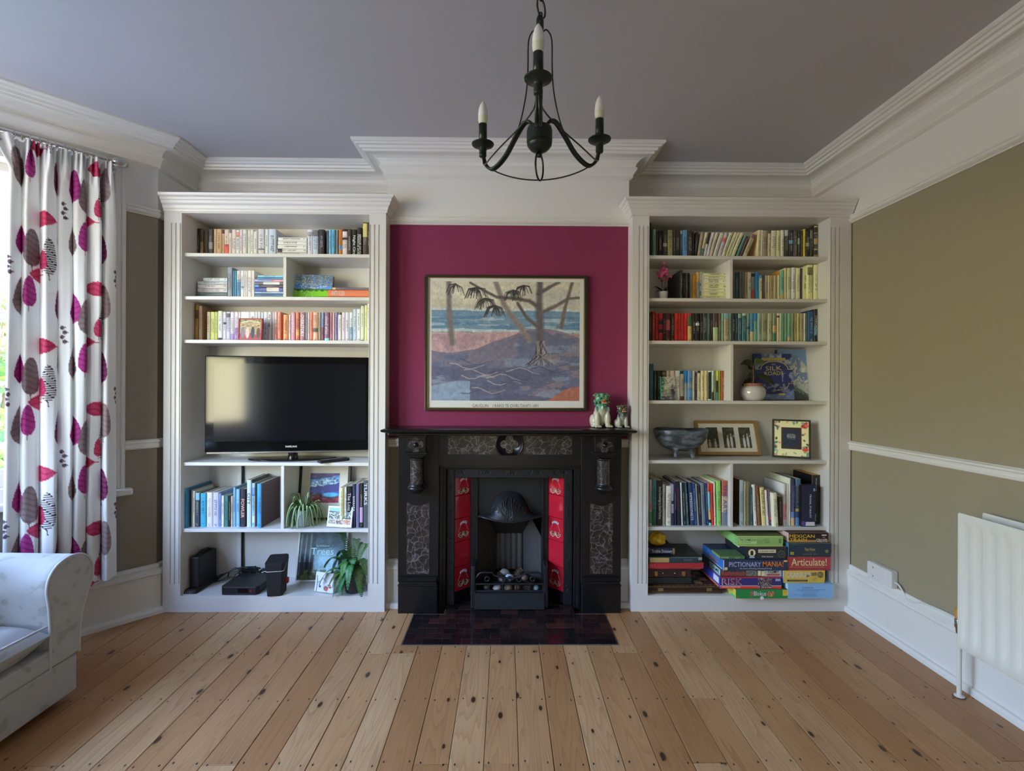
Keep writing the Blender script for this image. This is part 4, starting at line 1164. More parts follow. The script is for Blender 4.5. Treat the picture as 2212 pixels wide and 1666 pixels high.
# ================================================================== FIREPLACE
def marble():
    m, t, p = new_mat('veined_marble')
    tc = t.nodes.new('ShaderNodeTexCoord')
    n = t.nodes.new('ShaderNodeTexNoise')
    n.inputs['Scale'].default_value = 9
    n.inputs['Detail'].default_value = 4
    t.links.new(tc.outputs['Object'], n.inputs['Vector'])
    mx = mixc(t, .12, tc.outputs['Object'], n.outputs[1])
    v = t.nodes.new('ShaderNodeTexVoronoi')
    v.feature = 'DISTANCE_TO_EDGE'
    v.inputs['Scale'].default_value = 30
    t.links.new(mx, v.inputs['Vector'])
    n2 = t.nodes.new('ShaderNodeTexNoise')
    n2.inputs['Scale'].default_value = 30
    n2.inputs['Detail'].default_value = 5
    t.links.new(tc.outputs['Object'], n2.inputs['Vector'])
    vein = mth(t, 'SUBTRACT', 1.0, mth(t, 'DIVIDE', v.outputs['Distance'], mth(t, 'MULTIPLY', n2.outputs[0], .13)), True)
    base = ramp(t, [(.3, (.012, .011, .011)), (.55, (.032, .024, .021)), (.75, (.065, .055, .05))])
    t.links.new(n2.outputs[0], base.inputs[0])
    t.links.new(mixc(t, mth(t, 'MULTIPLY', vein, .6), base.outputs[0], (.22, .21, .22)), p.inputs['Base Color'])
    p.inputs['Roughness'].default_value = .28
    return m


M_MARBLE = marble()
FC = (.632 - .5805) / 2
YP = 2.685
sur = thing('fireplace_surround', 'black painted slate fireplace surround with marbled panels and mantel shelf', 'fireplace', (.026, YBR, 0))
# mantel shelf
sh = MB()
x0, x1 = -.660, .6955
prof = [(0, 1.000), (.150, 1.000), (.166, 1.006), (.170, 1.012), (.162, 1.016), (.150, 1.0195), (0, 1.0195)]
sh.sweep([(x0 + .17, YBR - .002), (x1 - .17, YBR - .002)], [(0, 1.0), (.01, 1.0), (.01, 1.01), (0, 1.01)])
pts = []
for off, z in ((.150, .994), (.166, 1.000), (.170, 1.007), (.166, 1.012), (.150, 1.0165)):
    pts.append((off, z))
rows = []
for off, z in [(.0, .994)] + pts + [(.0, 1.0165)]:
    e = off + .045
    if off == 0:
        e = .045
    rows.append([(x0 + .17 - off if off else x0 + .02, YBR - .002, z), (x0 + .17 - off if off else x0 + .02, YBR - .045 - off if off else YBR - .002, z), (x1 - .17 + off if off else x1 - .02, YBR - .045 - off if off else YBR - .002, z), (x1 - .17 + off if off else x1 - .02, YBR - .002, z)])
sh = MB()
for r in rows:
    pass
for a, b in zip(rows[1:-2], rows[2:-1]):
    sh.add(a + b, [(0, 1, 5, 4), (1, 2, 6, 5), (2, 3, 7, 6)])
sh.add(rows[1], [(0, 1, 2, 3)])
sh.add(rows[-2], [(0, 1, 2, 3)])
sh.add([rows[1][0], rows[1][3], rows[-2][3], rows[-2][0]], [(0, 1, 2, 3)])
sh.build('mantel_shelf', M_SLATE, sur)
MB().box(x0 + .03, x1 - .03, YBR - .175, YBR - .002, .978, .9939).build('shelf_moulding', M_SLATE, sur, bevel=.006, seg=2)
GX0, GX1 = ax(949, YP), ax(1256, YP)                    # inner edges of the uprights
LX, RX = -.583, .634


def quatrefoil(mb, cx, cz, r, y0, y1, rot=PI / 4):
    pts = []
    for k in range(4):
        a = k * PI / 2
        for q in range(-5, 6):
            b = a + q / 5 * 1.9
            pts.append((cx + r * .62 * math.cos(a) + r * .48 * math.cos(b), cz + r * .62 * math.sin(a) + r * .48 * math.sin(b)))
    mb.poly_y(pts, y0, y1)


for sgn in (1, -1):
    def mx(px, y):                                      # pixel column on the left upright, mirrored for the right
        v = ax(px, y) if sgn == 1 else None
        if sgn == 1:
            return v
        return LX + RX - ax(px, y)
    a, b = sorted((mx(861, YP), mx(949, YP)))
    zt, z0 = .978, 0.0
    up = MB().box(a, b, YP, YBR - .001, .16, zt).build('upright', M_SLATE, sur, bevel=.003)
    # recessed marble panel with a scooped head
    p0, p1 = sorted((mx(880, YP), mx(929, YP)))
    pz0, pz1 = az(900, 1240, YP), az(900, 1085, YP)
    pts = [(p0, pz0), (p1, pz0), (p1, pz1)] + [(p1 + (p0 - p1) * k / 8, pz1 - .020 * math.sin(PI * k / 8)) for k in range(1, 8)] + [(p0, pz1)]
    MB().poly_y(pts, YP - .002, YP + .002).build('marble_panel', M_MARBLE, up)
    # plinth block with capping
    q0, q1 = sorted((mx(861, 2.655), mx(946, 2.655)))
    m = MB().box(q0, q1, 2.660, YBR - .02, 0, .150)
    m.box(q0 + .003, q1 - .003, 2.664, YBR - .02, .15, .170)
    m.box(q0 - .002, q1 + .002, 2.657, YBR - .02, .150, .157)
    m.box(q0 + .008, q1 - .008, 2.672, YBR - .02, .170, .186)
    m.box(q0 + .002, q1 - .002, 2.668, YBR - .02, .186, .192)
    m.build('plinth_block', M_SLATE, sur, bevel=.002)
    # bracket block, rosette and short column
    c = mx(898.5, 2.62)
    bz0, bz1 = az(898, 984, 2.62), .977
    bl = MB().box(c - .052, c + .052, 2.622, YP, bz0 + .018, bz1 - .010)
    bl.box(c - .060, c + .060, 2.612, YP, bz1 - .010, bz1)
    bl.box(c - .060, c + .060, 2.614, YP, bz0 + .006, bz0 + .018)
    bl.box(c - .050, c + .050, 2.626, YP, bz0 - .004, bz0 + .006)
    bl.box(c - .036, c + .036, 2.636, YP, bz0 - .016, bz0 - .004)
    blo = bl.build('bracket_block', M_SLATE, sur, bevel=.0015)
    rz = az(898, 961, 2.62)
    m = MB()
    quatrefoil(m, c, rz, .040, 2.619, 2.6225)
    m.build('rosette', M_MARBLE, blo)
    MB().lathe([(0.0, -.016), (.008, -.014), (.0135, -.006), (.0145, 0)], (c, 2.620, rz), 16, axis='y').build('rosette_boss', M_SLATE, blo)
    cz0, cz1 = az(898, 1046, 2.64), az(898, 994, 2.64)
    ccy = 2.652
    sm = MB().lathe([(.0345, cz0), (.0345, cz1)], (c, ccy, 0), 28).build('column_shaft', M_MARBLE, sur)
    MB().lathe([(.040, cz1 + .010), (.041, cz1 + .004), (.036, cz1)], (c, ccy, 0), 28).build('column_cap', M_SLATE, sm)
    MB().lathe([(.036, cz0), (.040, cz0 - .004), (.040, cz0 - .010), (.046, cz0 - .014), (.050, cz0 - .022), (.046, cz0 - .030), (.038, cz0 - .034), (.030, cz0 - .046), (.012, cz0 - .054), (.0, cz0 - .055)], (c, ccy, 0), 28).build('column_base', M_SLATE, sm)
# frieze with marble inlays and the middle medallion
fz0 = az(1100, 1006, YP)
fr = MB().box(GX0 - .001, GX1 + .001, YP + .004, YBR - .001, fz0, .978).build('frieze', M_SLATE, sur)
cxm, czm = ax(1101, YP), az(1101, 960, YP)
for p0, p1 in ((968, 1072), (1132, 1236)):
    xa, xb = ax(p0, YP), ax(p1, YP)
    za, zb = az(1000, 982, YP), az(1000, 940, YP)
    R = .086
    pts = [(xa, za), (xb, za), (xb, zb), (xa, zb)]
    MB().poly_y(pts, YP + .001, YP + .006).build('marble_panel', M_MARBLE, fr)
m = MB().lathe([(.0, -.003), (.070, -.003), (.070, -.009), (.076, -.010), (.080, -.006), (.080, .004)], (cxm, YP + .002, czm), 40, axis='y')
# medallion clipped by the frieze edges
m.v = [(x, y, max(za - .004, min(zb + .006, z))) for x, y, z in m.v]
md = m.build('medallion', M_SLATE, fr)
m = MB()
quatrefoil(m, cxm, czm, .046, YP - .004, YP, rot=0)
m.build('quatrefoil', M_MARBLE, md)
# stepped inner frame
for k, (d, y) in enumerate(((.0, 2.705), (.016, 2.722))):
    i0, i1, iz = GX0 + d, GX1 - d, fz0 - d * .6
    w = .018
    mm = MB().box(i0 - .002, i0 + w, y, YBR - .001, 0, iz).box(i1 - w, i1 + .002, y, YBR - .001, 0, iz).box(i0 + w, i1 - w, y, YBR - .001, iz - w, iz)
    mm.build('inner_moulding', M_SLATE, sur, bevel=.004, seg=2)

# ---- cast iron insert
YI = 2.745
ins = thing('fire_insert', 'black cast iron tiled fire insert with canopy and basket grate', 'fireplace insert', (.026, YI, 0))


def relief(mb, cx, cz, s, y, seed, vert=False):
    """cast flower spray"""
    r = random.Random(seed)
    for k in range(9):
        a, d = r.uniform(0, 2 * PI), s * r.uniform(.0, .45)
        mb.ell((cx + d * math.cos(a), y, cz + d * .7 * math.sin(a)), (s * .13, .004, s * .13), 6, 4)
    for q in (-1, 1):
        pts = []
        for k in range(9):
            u = k / 8
            dx, dz = q * s * (.35 + 1.0 * u), s * (.45 - .95 * math.sin(u * PI * .9))
            pts.append((cx + (dz if vert else dx), y, cz + (dx if vert else dz)))
        mb.tube(pts, .0022, 5)


fx0, fx1 = ax(966, YI), ax(1238, YI)
ix0, ix1 = ax(983, YI), ax(1219.5, YI)
ft, fi = az(1100, 1013, YI), az(1100, 1033, YI)
for k, (x0, x1) in enumerate(((fx0, ix0), (ix1, fx1))):
    r = MB().box(x0, x1, YI, YI + .025, .006, ft).build('frame_rail', M_IRON, ins, bevel=.003)
    m = MB()
    xc = (x0 + x1) / 2
    for j in range(5):
        relief(m, xc, ft - .10 - j * .145, .019, YI - .001, j + 10 * k, True)
    tag(m.build('cast_ornament', M_IRON, r), kind='stuff')
r = MB().box(ix0, ix1, YI, YI + .025, fi, ft).build('top_rail', M_IRON, ins, bevel=.003)
m = MB()
for j in range(5):
    relief(m, fx0 + (fx1 - fx0) * (.5 + j) / 5, (ft + fi) / 2 + .006, .030, YI - .001, j + 40)
tag(m.build('cast_ornament', M_IRON, r), kind='stuff')
# splayed tile panels
M_TILE_R = flat('crimson_glazed_tile', C(165, 28, 45, 1.3), .10, coat=.5, vary=.06, vscale=14)
M_TUBE = printed('tubelined_glaze', .15)
tz = [az(983, y, YI) for y in (1030, 1074, 1124.5, 1175.5, 1230.6, 1283)]
for side in (0, 1):
    xo, xi = (ix0 + .001, ax(1019.5, 2.84)) if side == 0 else (ix1 - .001, ax(1184.5, 2.84))
    A, B = Vector((xo, YI + .016, 0)), Vector((xi, 2.845, 0))
    u = (B - A)
    L = u.length
    u.normalize()
    n = Vector((u.y, -u.x, 0))
    if n.y > 0:
        n = -n
    for j in range(5):
        zt, zb = tz[j], tz[j + 1]
        m = MB()
        o = A + u * .001
        m.obox((o.x, o.y, zb + .0012), u * (L - .002), -n * .012, (0, 0, zt - zb - .0024))
        tl = m.build('tile', M_TILE_R, ins, bevel=.0018)
        if j % 2 == 0:
            mo = MB()
            cx, cz = L * .5, (zt + zb) / 2 if j else (zb + .052)

            def P(a, b, lift=.001):
                p = A + u * (cx + (a if side == 0 else -a)) + n * lift
                return (p.x, p.y, cz + b)
            pale, green = C(215, 215, 200, .9), C(150, 185, 140, .9)
            for q in (-1, 1):
                sp = []
                for k in range(16):
                    a = k / 15 * 5.2
                    rr = .017 - .012 * k / 15
                    sp.append(P(q * (.020 + rr * math.cos(a + 2.6)), -.020 + rr * math.sin(a + 2.6)))
                mo.tube(sp, .0024, 5, green)
                mo.tube([P(q * .038, -.02), P(q * .034, -.036), P(q * .018, -.045), P(q * .004, -.034), P(q * .0, -.022)], .0022, 5, pale)
                mo.tube([P(q * .036, -.012), P(q * .029, .008), P(q * .020, .026)], .0014, 5, C(205, 150, 120))
            for k in range(5):
                c = P((k - 2) * .010, .034 + .006 * math.cos((k - 2) * .9), .0015)
                mo.ell(c, (.0052, .002, .0056), 7, 4, C(190, 200, 225))
                mo.ell(P((k - 2) * .010 + .003, .042 + .004 * math.cos(k - 2), .0015), (.0032, .002, .004), 6, 4, C(215, 220, 230))
            tag(mo.build('tube_lined_motif', M_TUBE, tl), kind='stuff')
    o = A - n * .013 - u * .004
    m = MB()
    m.obox((o.x, o.y, .006), u * (L + .03), -n * .01, (0, 0, ft - .009))
    m.build('backing_plate', M_IRON, ins)
# inner plate with arched opening
YJ = 2.835
jx0, jx1 = ax(1017, YJ), ax(1186, YJ)
ox0, ox1 = ax(1034, YJ), ax(1171, YJ)
oz = az(1100, 1117, YJ)
m = MB().box(jx0, ox0, YJ, YJ + .03, .006, ft - .01).box(ox1, jx1, YJ, YJ + .03, .006, ft - .01).box(ox0, ox1, YJ, YJ + .03, oz, ft - .01)
m.box(ox0 - .013, ox0 + .001, YJ - .012, YJ, .10, ft - .03).box(ox1 - .001, ox1 + .013, YJ - .012, YJ, .10, ft - .03)
m.build('inner_plate', M_IRON, ins, bevel=.003)
# canopy hood
hc = (ox0 + ox1) / 2
hw = (ox1 - ox0) / 2 + .006
zt_, zb_ = az(1100, 1064, 2.80), az(1100, 1122, 2.76)
P = []
for j in range(13):
    v = j / 12
    row = []
    for i in range(29):
        a = PI * i / 28
        w = hw * (.34 + .34 * v ** .7) if v < .75 else hw * (.34 + .34 * .75 ** .7 + (1 - .34 - .34 * .75 ** .7) * ((v - .75) / .25) ** 1.5)
        d = .015 + .085 * math.sin(min(1, v * 1.05) * PI / 2)
        x = -math.cos(a)
        z = zt_ + (zb_ - zt_) * v - (.010 * math.cos(3 * (a - PI / 2)) * v ** 3) + .05 * (1 - v) * (math.sin(a) - 1) * .6
        row.append((hc + w * x, YJ - .004 - d * math.sin(a) ** .8, z))
    P.append(row)
hood = MB().grid(P)
hood.tube(P[-1], .0055, 6)
ho = hood.build('canopy_hood', M_IRON, ins)
m = MB()
for q in (-1, 1):
    for k in range(5):
        pts = []
        for i in range(8):
            v = .98 - i / 7 * (.78 - .08 * k)
            a = PI / 2 + q * (.06 + (.16 + .16 * k) * (i / 7) ** 1.4)
            jj, ii = v * 12, a / PI * 28
            r0 = P[int(jj)][int(ii)]
            r1 = P[min(12, int(jj) + 1)][int(ii)]
            f = jj - int(jj)
            pts.append(tuple(r0[c] * (1 - f) + r1[c] * f - (.0015 if c == 1 else 0) for c in range(3)))
        m.tube(pts, [.0022 + .0012 * i / 7 for i in range(8)], 5)
        for s in range(5):
            e = pts[-1 - (s % 3)]
            m.ell((e[0] + q * .006 * (s - 1), e[1] - .001, e[2] - .004 * s), (.0045, .003, .0045), 6, 4)
m.build('cast_flowers', M_IRON, ho)
# firebox
M_SOOT = printed('sooty_firebrick', .9, .2, bump=.9, bscale=60)
cb0, cb1, cy = ax(1072, 3.0), ax(1131, 3.0), 3.0
fzt = oz + .05
soot, ash = (.022, .018, .017), (.085, .075, .068)
m = MB()
for (xa, ya), (xb, yb) in (((ox0, YJ + .03), (cb0, cy)), ((cb1, cy), (ox1, YJ + .03))):
    m.quad((xa, ya, .10), (xb, yb, .10), (xb, yb, .36), (xa, ya, fzt), (.06, .055, .055))
m.build('fire_cheek', M_SOOT, ins)
m = MB()
n = 40
P2 = []
for z in (.12, .34):
    P2.append([(cb0 + (cb1 - cb0) * k / n, cy - .010 * abs(math.sin(k / n * PI * 5)) - .004, z) for k in range(n + 1)])
m.grid(P2, ash)
m.quad((cb0, cy, .34), (cb1, cy, .34), (ox1 - .03, cy - .12, fzt), (ox0 + .03, cy - .12, fzt), soot)
m.build('fire_back', M_SOOT, ins)
MB().box(ox0, ox1, YJ + .01, cy, .085, .10, soot).build('firebox_floor', M_SOOT, ins)
# basket grate
YG = 2.725
gx0, gx1 = ax(1029, YG), ax(1176, YG)
for x in (gx0 - .012, gx1 + .012):
    m = MB().box(x - .011, x + .011, YG - .012, YJ, .035, az(1100, 1222, YG))
    m.box(x - .013, x + .013, YG - .02, YG + .02, .006, .10)
    m.build('grate_post', M_IRON, ins, bevel=.004, seg=2)
gz = [az(1100, y, YG) for y in (1277, 1262, 1250, 1238)]
m = MB()
m.tube([(gx0, YG, gz[0]), (gx1, YG, gz[0])], .0055, 8)
m.tube([(gx0, YG, gz[1]), (gx1, YG, gz[1])], .0055, 8)
top = [(0, 1250), (.05, 1240), (.09, 1237), (.24, 1237), (.27, 1243), (.33, 1246), (.5, 1250), (.67, 1246), (.74, 1237), (.80, 1237), (.93, 1237), (1, 1246)]
m.tube([(gx0 + (gx1 - gx0) * a, YG, az(1100, y, YG)) for a, y in top], .0055, 8)
for k in range(6):
    x = gx0 + (gx1 - gx0) * (k + .02) / 5.04
    m.tube([(x, YG, gz[0]), (x, YG, gz[1])], .005, 6)
for a, q in ((.17, 0), (.37, 1), (.5, 0), (.64, 1), (.84, 0)):
    x = gx0 + (gx1 - gx0) * a
    zc = az(1100, 1251, YG) if not q else az(1100, 1252, YG)
    m.tube([(x + .0125 * math.cos(t), YG, zc + .0125 * math.sin(t)) for t in np.linspace(0, 2 * PI, 15)[:-1]], .0042, 6, closed=True)
m.build('grate_bars', M_IRON, ins)
MB().box(gx0 - .004, gx1 + .004, 2.70, YJ, .088, .0935).build('grate_floor', M_IRON, ins)
m = MB()
m.add([(gx0 - .004, 2.688, .006), (gx1 + .004, 2.688, .006), (gx1 + .004, 2.700, .094), (gx0 - .004, 2.700, .094), (gx0 - .004, 2.72, .006), (gx1 + .004, 2.72, .006), (gx1 + .004, 2.72, .094), (gx0 - .004, 2.72, .094)], [(0, 1, 2, 3), (4, 7, 6, 5), (0, 3, 7, 4), (1, 5, 6, 2), (3, 2, 6, 7), (0, 4, 5, 1)])
m.build('ash_cover', M_IRON, ins, bevel=.003)

# ---- pebbles and cones lying in the grate
M_STONE = printed('beach_stone', .55, bump=.3, bscale=80)
M_CONE = printed('pine_cone_scales', .8)


def pebble(px, py, Y, r, col, label, z0=None):
    p = at(px, py, Y=Y)
    m = MB().ell((0, 0, 0), r, 16, 10, col)
    rr = random.Random(int(px))
    m.v = [(x * (1 + .1 * math.sin(9 * z / r[2] + 1)), y, z) for x, y, z in m.v]
    o = m.build('pebble', M_STONE, world=False)
    o.location = p
    o.rotation_euler = (rr.uniform(-.2, .2), rr.uniform(-.25, .25), rr.uniform(0, 1))
    tag(o, label, 'stone', 'stones and cones lying in the grate')


def cone(px, py, Y, s, col, label, tilt):
    p = at(px, py, Y=Y)
    root = MB().lathe([(0, -s), (.5 * s, -.7 * s), (.62 * s, -.1 * s), (.45 * s, .5 * s), (0, s)], n=12, col=(.05, .03, .02)).build('pine_cone', M_CONE, world=False)
    m = MB()
    for k in range(60):
        u = k / 59
        z = -s * .85 + 1.75 * s * u
        R = s * .80 * math.sin(PI * (.12 + .80 * u)) + .12 * s
        a = k * 2.39996
        e, f = Vector((math.cos(a), math.sin(a), 0)), Vector((-math.sin(a), math.cos(a), 0))
        c = e * R + Vector((0, 0, z))
        w = s * .17
        b = e * R * .35 + Vector((0, 0, z - .10 * s))
        m.add([b - f * w * .6, b + f * w * .6, c + f * w, c - f * w, c + e * w * .5 + Vector((0, 0, w * .7)), c + e * w * .1 + Vector((0, 0, -w * .6))], [(0, 1, 2, 3), (3, 2, 4), (3, 5, 2)], col if k % 3 else tuple(v * 1.7 for v in col))
    m.build('scales', M_CONE, root, world=False)
    root.location = p
    root.rotation_euler = tilt
    tag(root, label, 'pine cone', 'stones and cones lying in the grate')


cone(1121, 1240, 2.80, .034, (.10, .065, .045), 'open brown pine cone highest in the grate', (.3, .2, 0))
cone(1081, 1241, 2.80, .022, (.07, .045, .035), 'small dark pine cone behind the top grate bar', (1.2, .3, .5))
cone(1139, 1267, 2.755, .030, (.06, .04, .03), 'dark pine cone between the two lower grate bars', (1.4, .5, .2))
pebble(1101, 1247, 2.765, (.026, .022, .017), C(150, 165, 185, 1.3), 'blue-white pebble behind middle ring of the grate')
pebble(1091, 1236, 2.80, (.028, .022, .018), C(120, 118, 115), 'grey pebble beside the highest pine cone')
pebble(1133, 1249, 2.77, (.020, .020, .017), C(120, 100, 95), 'brown pebble under the highest pine cone')
pebble(1086, 1252, 2.765, (.020, .02, .016), C(105, 95, 92), 'dull brown pebble behind the second grate ring')
pebble(1074, 1270, 2.752, (.025, .02, .018), C(155, 150, 150), 'pale grey pebble low behind the bottom bar')
pebble(1098, 1270, 2.752, (.024, .02, .019), C(125, 112, 90), 'speckled tan pebble low behind the bottom bar')
pebble(1118, 1269, 2.752, (.018, .018, .016), C(110, 85, 72), 'rust-brown pebble low behind the bottom bar')
pebble(1158, 1270, 2.752, (.020, .018, .016), C(120, 140, 150), 'bluish pebble low at the end of the bottom bar')
pebble(1052, 1268, 2.76, (.020, .018, .016), C(60, 52, 48), 'dark pebble low at the window end of the bar')

# ---- tiled hearth
hearth = thing('hearth', 'flat hearth of glazed black-brown brick tiles before the fire', 'hearth', (.026, 2.5, 0))
M_MORTAR = flat('mortar', (.16, .14, .12), .9)
MB().box(-.497, .548, 2.333, 2.654, -.024, .0015).box(GX0 + .036, GX1 - .036, 2.654, 2.83, -.024, .0015).build('mortar_bed', M_MORTAR, hearth)


def glaze():
    m, t, p = new_mat('black_brown_glaze')
    oi = t.nodes.new('ShaderNodeObjectInfo')
    r = ramp(t, [(0, (.010, .007, .008)), (.5, (.018, .010, .011)), (.85, (.034, .014, .013)), (1, (.06, .022, .018))])
    t.links.new(oi.outputs['Random'], r.inputs[0])
    t.links.new(r.outputs[0], p.inputs['Base Color'])
    p.inputs['Roughness'].default_value = .13
    tc = t.nodes.new('ShaderNodeTexCoord')
    n = t.nodes.new('ShaderNodeTexNoise')
    n.inputs['Scale'].default_value = 30
    b = t.nodes.new('ShaderNodeBump')
    b.inputs['Strength'].default_value = .25
    b.inputs['Distance'].default_value = .002
    t.links.new(tc.outputs['Object'], n.inputs['Vector'])
    t.links.new(n.outputs[0], b.inputs['Height'])
    t.links.new(b.outputs[0], p.inputs['Normal'])
    return m


M_GLAZE = glaze()
ty, row = 2.336, 0
th, tw = .0515, .0945
rr = random.Random(5)
while ty < 2.80:
    x = -.495 - (tw / 2 if row % 2 else 0)
    lo, hi = -.495, .546
    if ty > 2.60:
        lo, hi = GX0 + .037, GX1 - .037
    while x < hi:
        a, b = max(x, lo), min(x + tw, hi)
        if b - a > .012:
            mesh = MB().box(-(b - a) / 2 + .0013, (b - a) / 2 - .0013, -th / 2 + .0013, th / 2 - .0013, -.004, .0045 + rr.uniform(-.0006, .0006))
            o = mesh.build('tile', M_GLAZE, hearth, world=False, bevel=.0012)
            o.location = Vector(((a + b) / 2, ty + th / 2, 0)) - hearth.location
            o.rotation_euler = (rr.uniform(-.006, .006), rr.uniform(-.006, .006), 0)
        x += tw
    ty += th
    row += 1
# ================================================================== PICTURES AND PRINTS
def vnoise(u, v, seed):
    rs = np.random.RandomState(seed)
    g = rs.rand(64, 64)
    x, y = u % 63, v % 63
    i, j = np.floor(x).astype(int), np.floor(y).astype(int)
    fx, fy = x - i, y - j
    fx, fy = fx * fx * (3 - 2 * fx), fy * fy * (3 - 2 * fy)
    i1, j1 = (i + 1) % 64, (j + 1) % 64
    return (g[j, i] * (1 - fx) + g[j, i1] * fx) * (1 - fy) + (g[j1, i] * (1 - fx) + g[j1, i1] * fx) * fy


def fbm(u, v, seed, n=4):
    s, a = 0, .5
    for k in range(n):
        s = s + a * vnoise(u * 2 ** k + 7.3 * k, v * 2 ** k + 3.1 * k, seed + k)
        a *= .5
    return s / .9375


class Paint:
    """a small picture in sRGB 0..255 painted on an nx x ny lattice (u right, v up)"""

    def __init__(s, nx, ny, base, aspect=1.0):
        s.nx, s.ny = nx, ny
        s.u, s.v = np.meshgrid(np.linspace(0, 1, nx), np.linspace(0, 1, ny))
        s.a = aspect                                     # width / height
        s.c = np.zeros((ny, nx, 3)) + np.array(base, float)

    def put(s, mask, col, w=1.0):
        m = np.clip(mask.astype(float), 0, 1)[..., None] * w
        s.c = s.c * (1 - m) + np.array(col, float) * m
        return s

    def noise(s, su, sv, seed, amt):
        s.c = s.c * (1 + amt * 2 * (fbm(s.u * su, s.v * sv, seed) - .5))[..., None]
        return s

    def stroke(s, pts, wid, col, w=1.0):
        pts = np.array(pts, float)
        d = np.full(s.u.shape, 9.)
        ws = np.interp(np.arange(len(pts)), [0, len(pts) - 1], wid if isinstance(wid, (tuple, list)) else (wid, wid))
        rel = np.full(s.u.shape, 9.)
        for (a, b), w0 in zip(zip(pts[:-1], pts[1:]), ws):
            ab = (b - a) * np.array([s.a, 1])
            px, py = (s.u - a[0]) * s.a, s.v - a[1]
            t = np.clip((px * ab[0] + py * ab[1]) / max(1e-9, ab @ ab), 0, 1)
            rel = np.minimum(rel, np.hypot(px - t * ab[0], py - t * ab[1]) / max(w0, 1e-5))
        return s.put(np.clip(1.5 - rel, 0, 1), col, w)

    def blob(s, cu, cv, ru, rv, col, w=1.0, soft=.25, rot=0.0):
        x, y = (s.u - cu) * s.a, s.v - cv
        ca, sa = math.cos(rot), math.sin(rot)
        q = np.hypot((x * ca + y * sa) / (ru * s.a), (-x * sa + y * ca) / rv)
        return s.put(np.clip((1 + soft / 2 - q) / soft, 0, 1), col, w)

    def rect(s, u0, u1, v0, v1, col):
        return s.put((s.u >= u0) & (s.u <= u1) & (s.v >= v0) & (s.v <= v1), col)

    def mesh(s, name, mat, parent, o, ux, uy, w, h, k=1.0):
        """lay the picture at local corner o, along ux and uy"""
        o, ux, uy = np.array(o), np.array(Vector(ux).normalized()), np.array(Vector(uy).normalized())
        V = o + ux * (s.u[..., None] * w) + uy * (s.v[..., None] * h)
        nx, ny = s.nx, s.ny
        idx = np.arange(nx * ny).reshape(ny, nx)
        F = np.stack([idx[:-1, :-1], idx[:-1, 1:], idx[1:, 1:], idx[1:, :-1]], -1).reshape(-1, 4)
        me = bpy.data.meshes.new(name)
        me.vertices.add(nx * ny)
        me.vertices.foreach_set('co', V.reshape(-1).astype(np.float32))
        me.loops.add(F.size)
        me.loops.foreach_set('vertex_index', F.reshape(-1).astype(np.int32))
        me.polygons.add(len(F))
        me.polygons.foreach_set('loop_start', np.arange(0, F.size, 4, dtype=np.int32))
        me.update(calc_edges=True)
        c = np.clip(s.c, 0, 255) / 255
        l = np.where(c <= .04045, c / 12.92, ((c + .055) / 1.055) ** 2.4) * k
        a = me.attributes.new('Col', 'FLOAT_COLOR', 'POINT')
        a.data.foreach_set('color', np.concatenate([np.minimum(l, .92), np.ones((ny, nx, 1))], -1).reshape(-1).astype(np.float32))
        me.materials.append(mat)
        return link(name, me, parent)


def lean_frame(A, B, h, back):
    """local frame for a panel standing on the shelf corners A-B (world) and leaning back by `back` at its top"""
    A, B = Vector(A), Vector(B)
    d = (B - A)
    yaw = math.atan2(d.y, d.x)
    tilt = -math.asin(back / h)
    A = A + Vector((0, 0, .028 * back / h))
    return A, Matrix.Rotation(yaw, 4, 'Z') @ Matrix.Rotation(tilt, 4, 'X'), math.hypot(d.x, d.y)


def stand(root, A, M):
    root.matrix_world = Matrix.Translation(A) @ M


def frame_bars(w, h, b, t, mat, parent, name='frame', col=None):
    m = MB()
    m.box(0, w, 0, t, 0, b, col).box(0, w, 0, t, h - b, h, col).box(0, b, 0, t, b, h - b, col).box(w - b, w, 0, t, b, h - b, col)
    return m.build(name, mat, parent, world=False, bevel=.001)


# ---- the big print over the mantel (its picture is a plain seaside landscape of the same colours)
YPR = 2.752
pr_ = thing('framed_print', 'large framed seaside print in thin dark frame on maroon chimney breast', 'picture', (ax(917, YPR), YPR, az(1092, 888, YPR)))
fw = ax(1268, YPR) - ax(917, YPR)
fh = az(1092, 594, YPR) - az(1092, 888, YPR)
M_DKWOOD = flat('dark_bronze_moulding', (.030, .020, .014), .35, vary=.3, vscale=60)
fr_ = MB()
b = .016
for x0, x1, z0, z1 in ((0, fw, 0, b), (0, fw, fh - b, fh), (0, b, b, fh - b), (fw - b, fw, b, fh - b)):
    fr_.box(x0, x1, 0, .022, z0, z1)
fr_.build('frame', M_DKWOOD, pr_, world=False, bevel=.003, seg=2)
fi_ = MB()
for x0, x1, z0, z1 in ((b, fw - b, b, b + .003), (b, fw - b, fh - b - .003, fh - b), (b, b + .003, b, fh - b), (fw - b - .003, fw - b, b, fh - b)):
    fi_.box(x0, x1, .002, .012, z0, z1)
fi_.build('gilt_slip', M_BRASS, pr_, world=False)
MB().box(b, fw - b, .010, .020, b, fh - b, C(222, 222, 218, 1.0)).build('paper', M_PRINT, pr_, world=False)
s_ = fw / 351.0
P = Paint(360, 290, (205, 200, 182), 321 / 258)
u, v = P.u, P.v
wob = .02 * (fbm(u * 9, v * 3, 3) - .5)
P.put(np.clip((v - .80) * 4, 0, 1), (214, 209, 186), .6)
P.blob(.25, .93, .30, .09, (226, 222, 205), .8, .9).blob(.85, .86, .2, .07, (188, 188, 186), .7, .9)
P.put((v + wob < .775), (118, 150, 178)).put((v + wob < .775) & (v + wob > .755), (205, 212, 215))
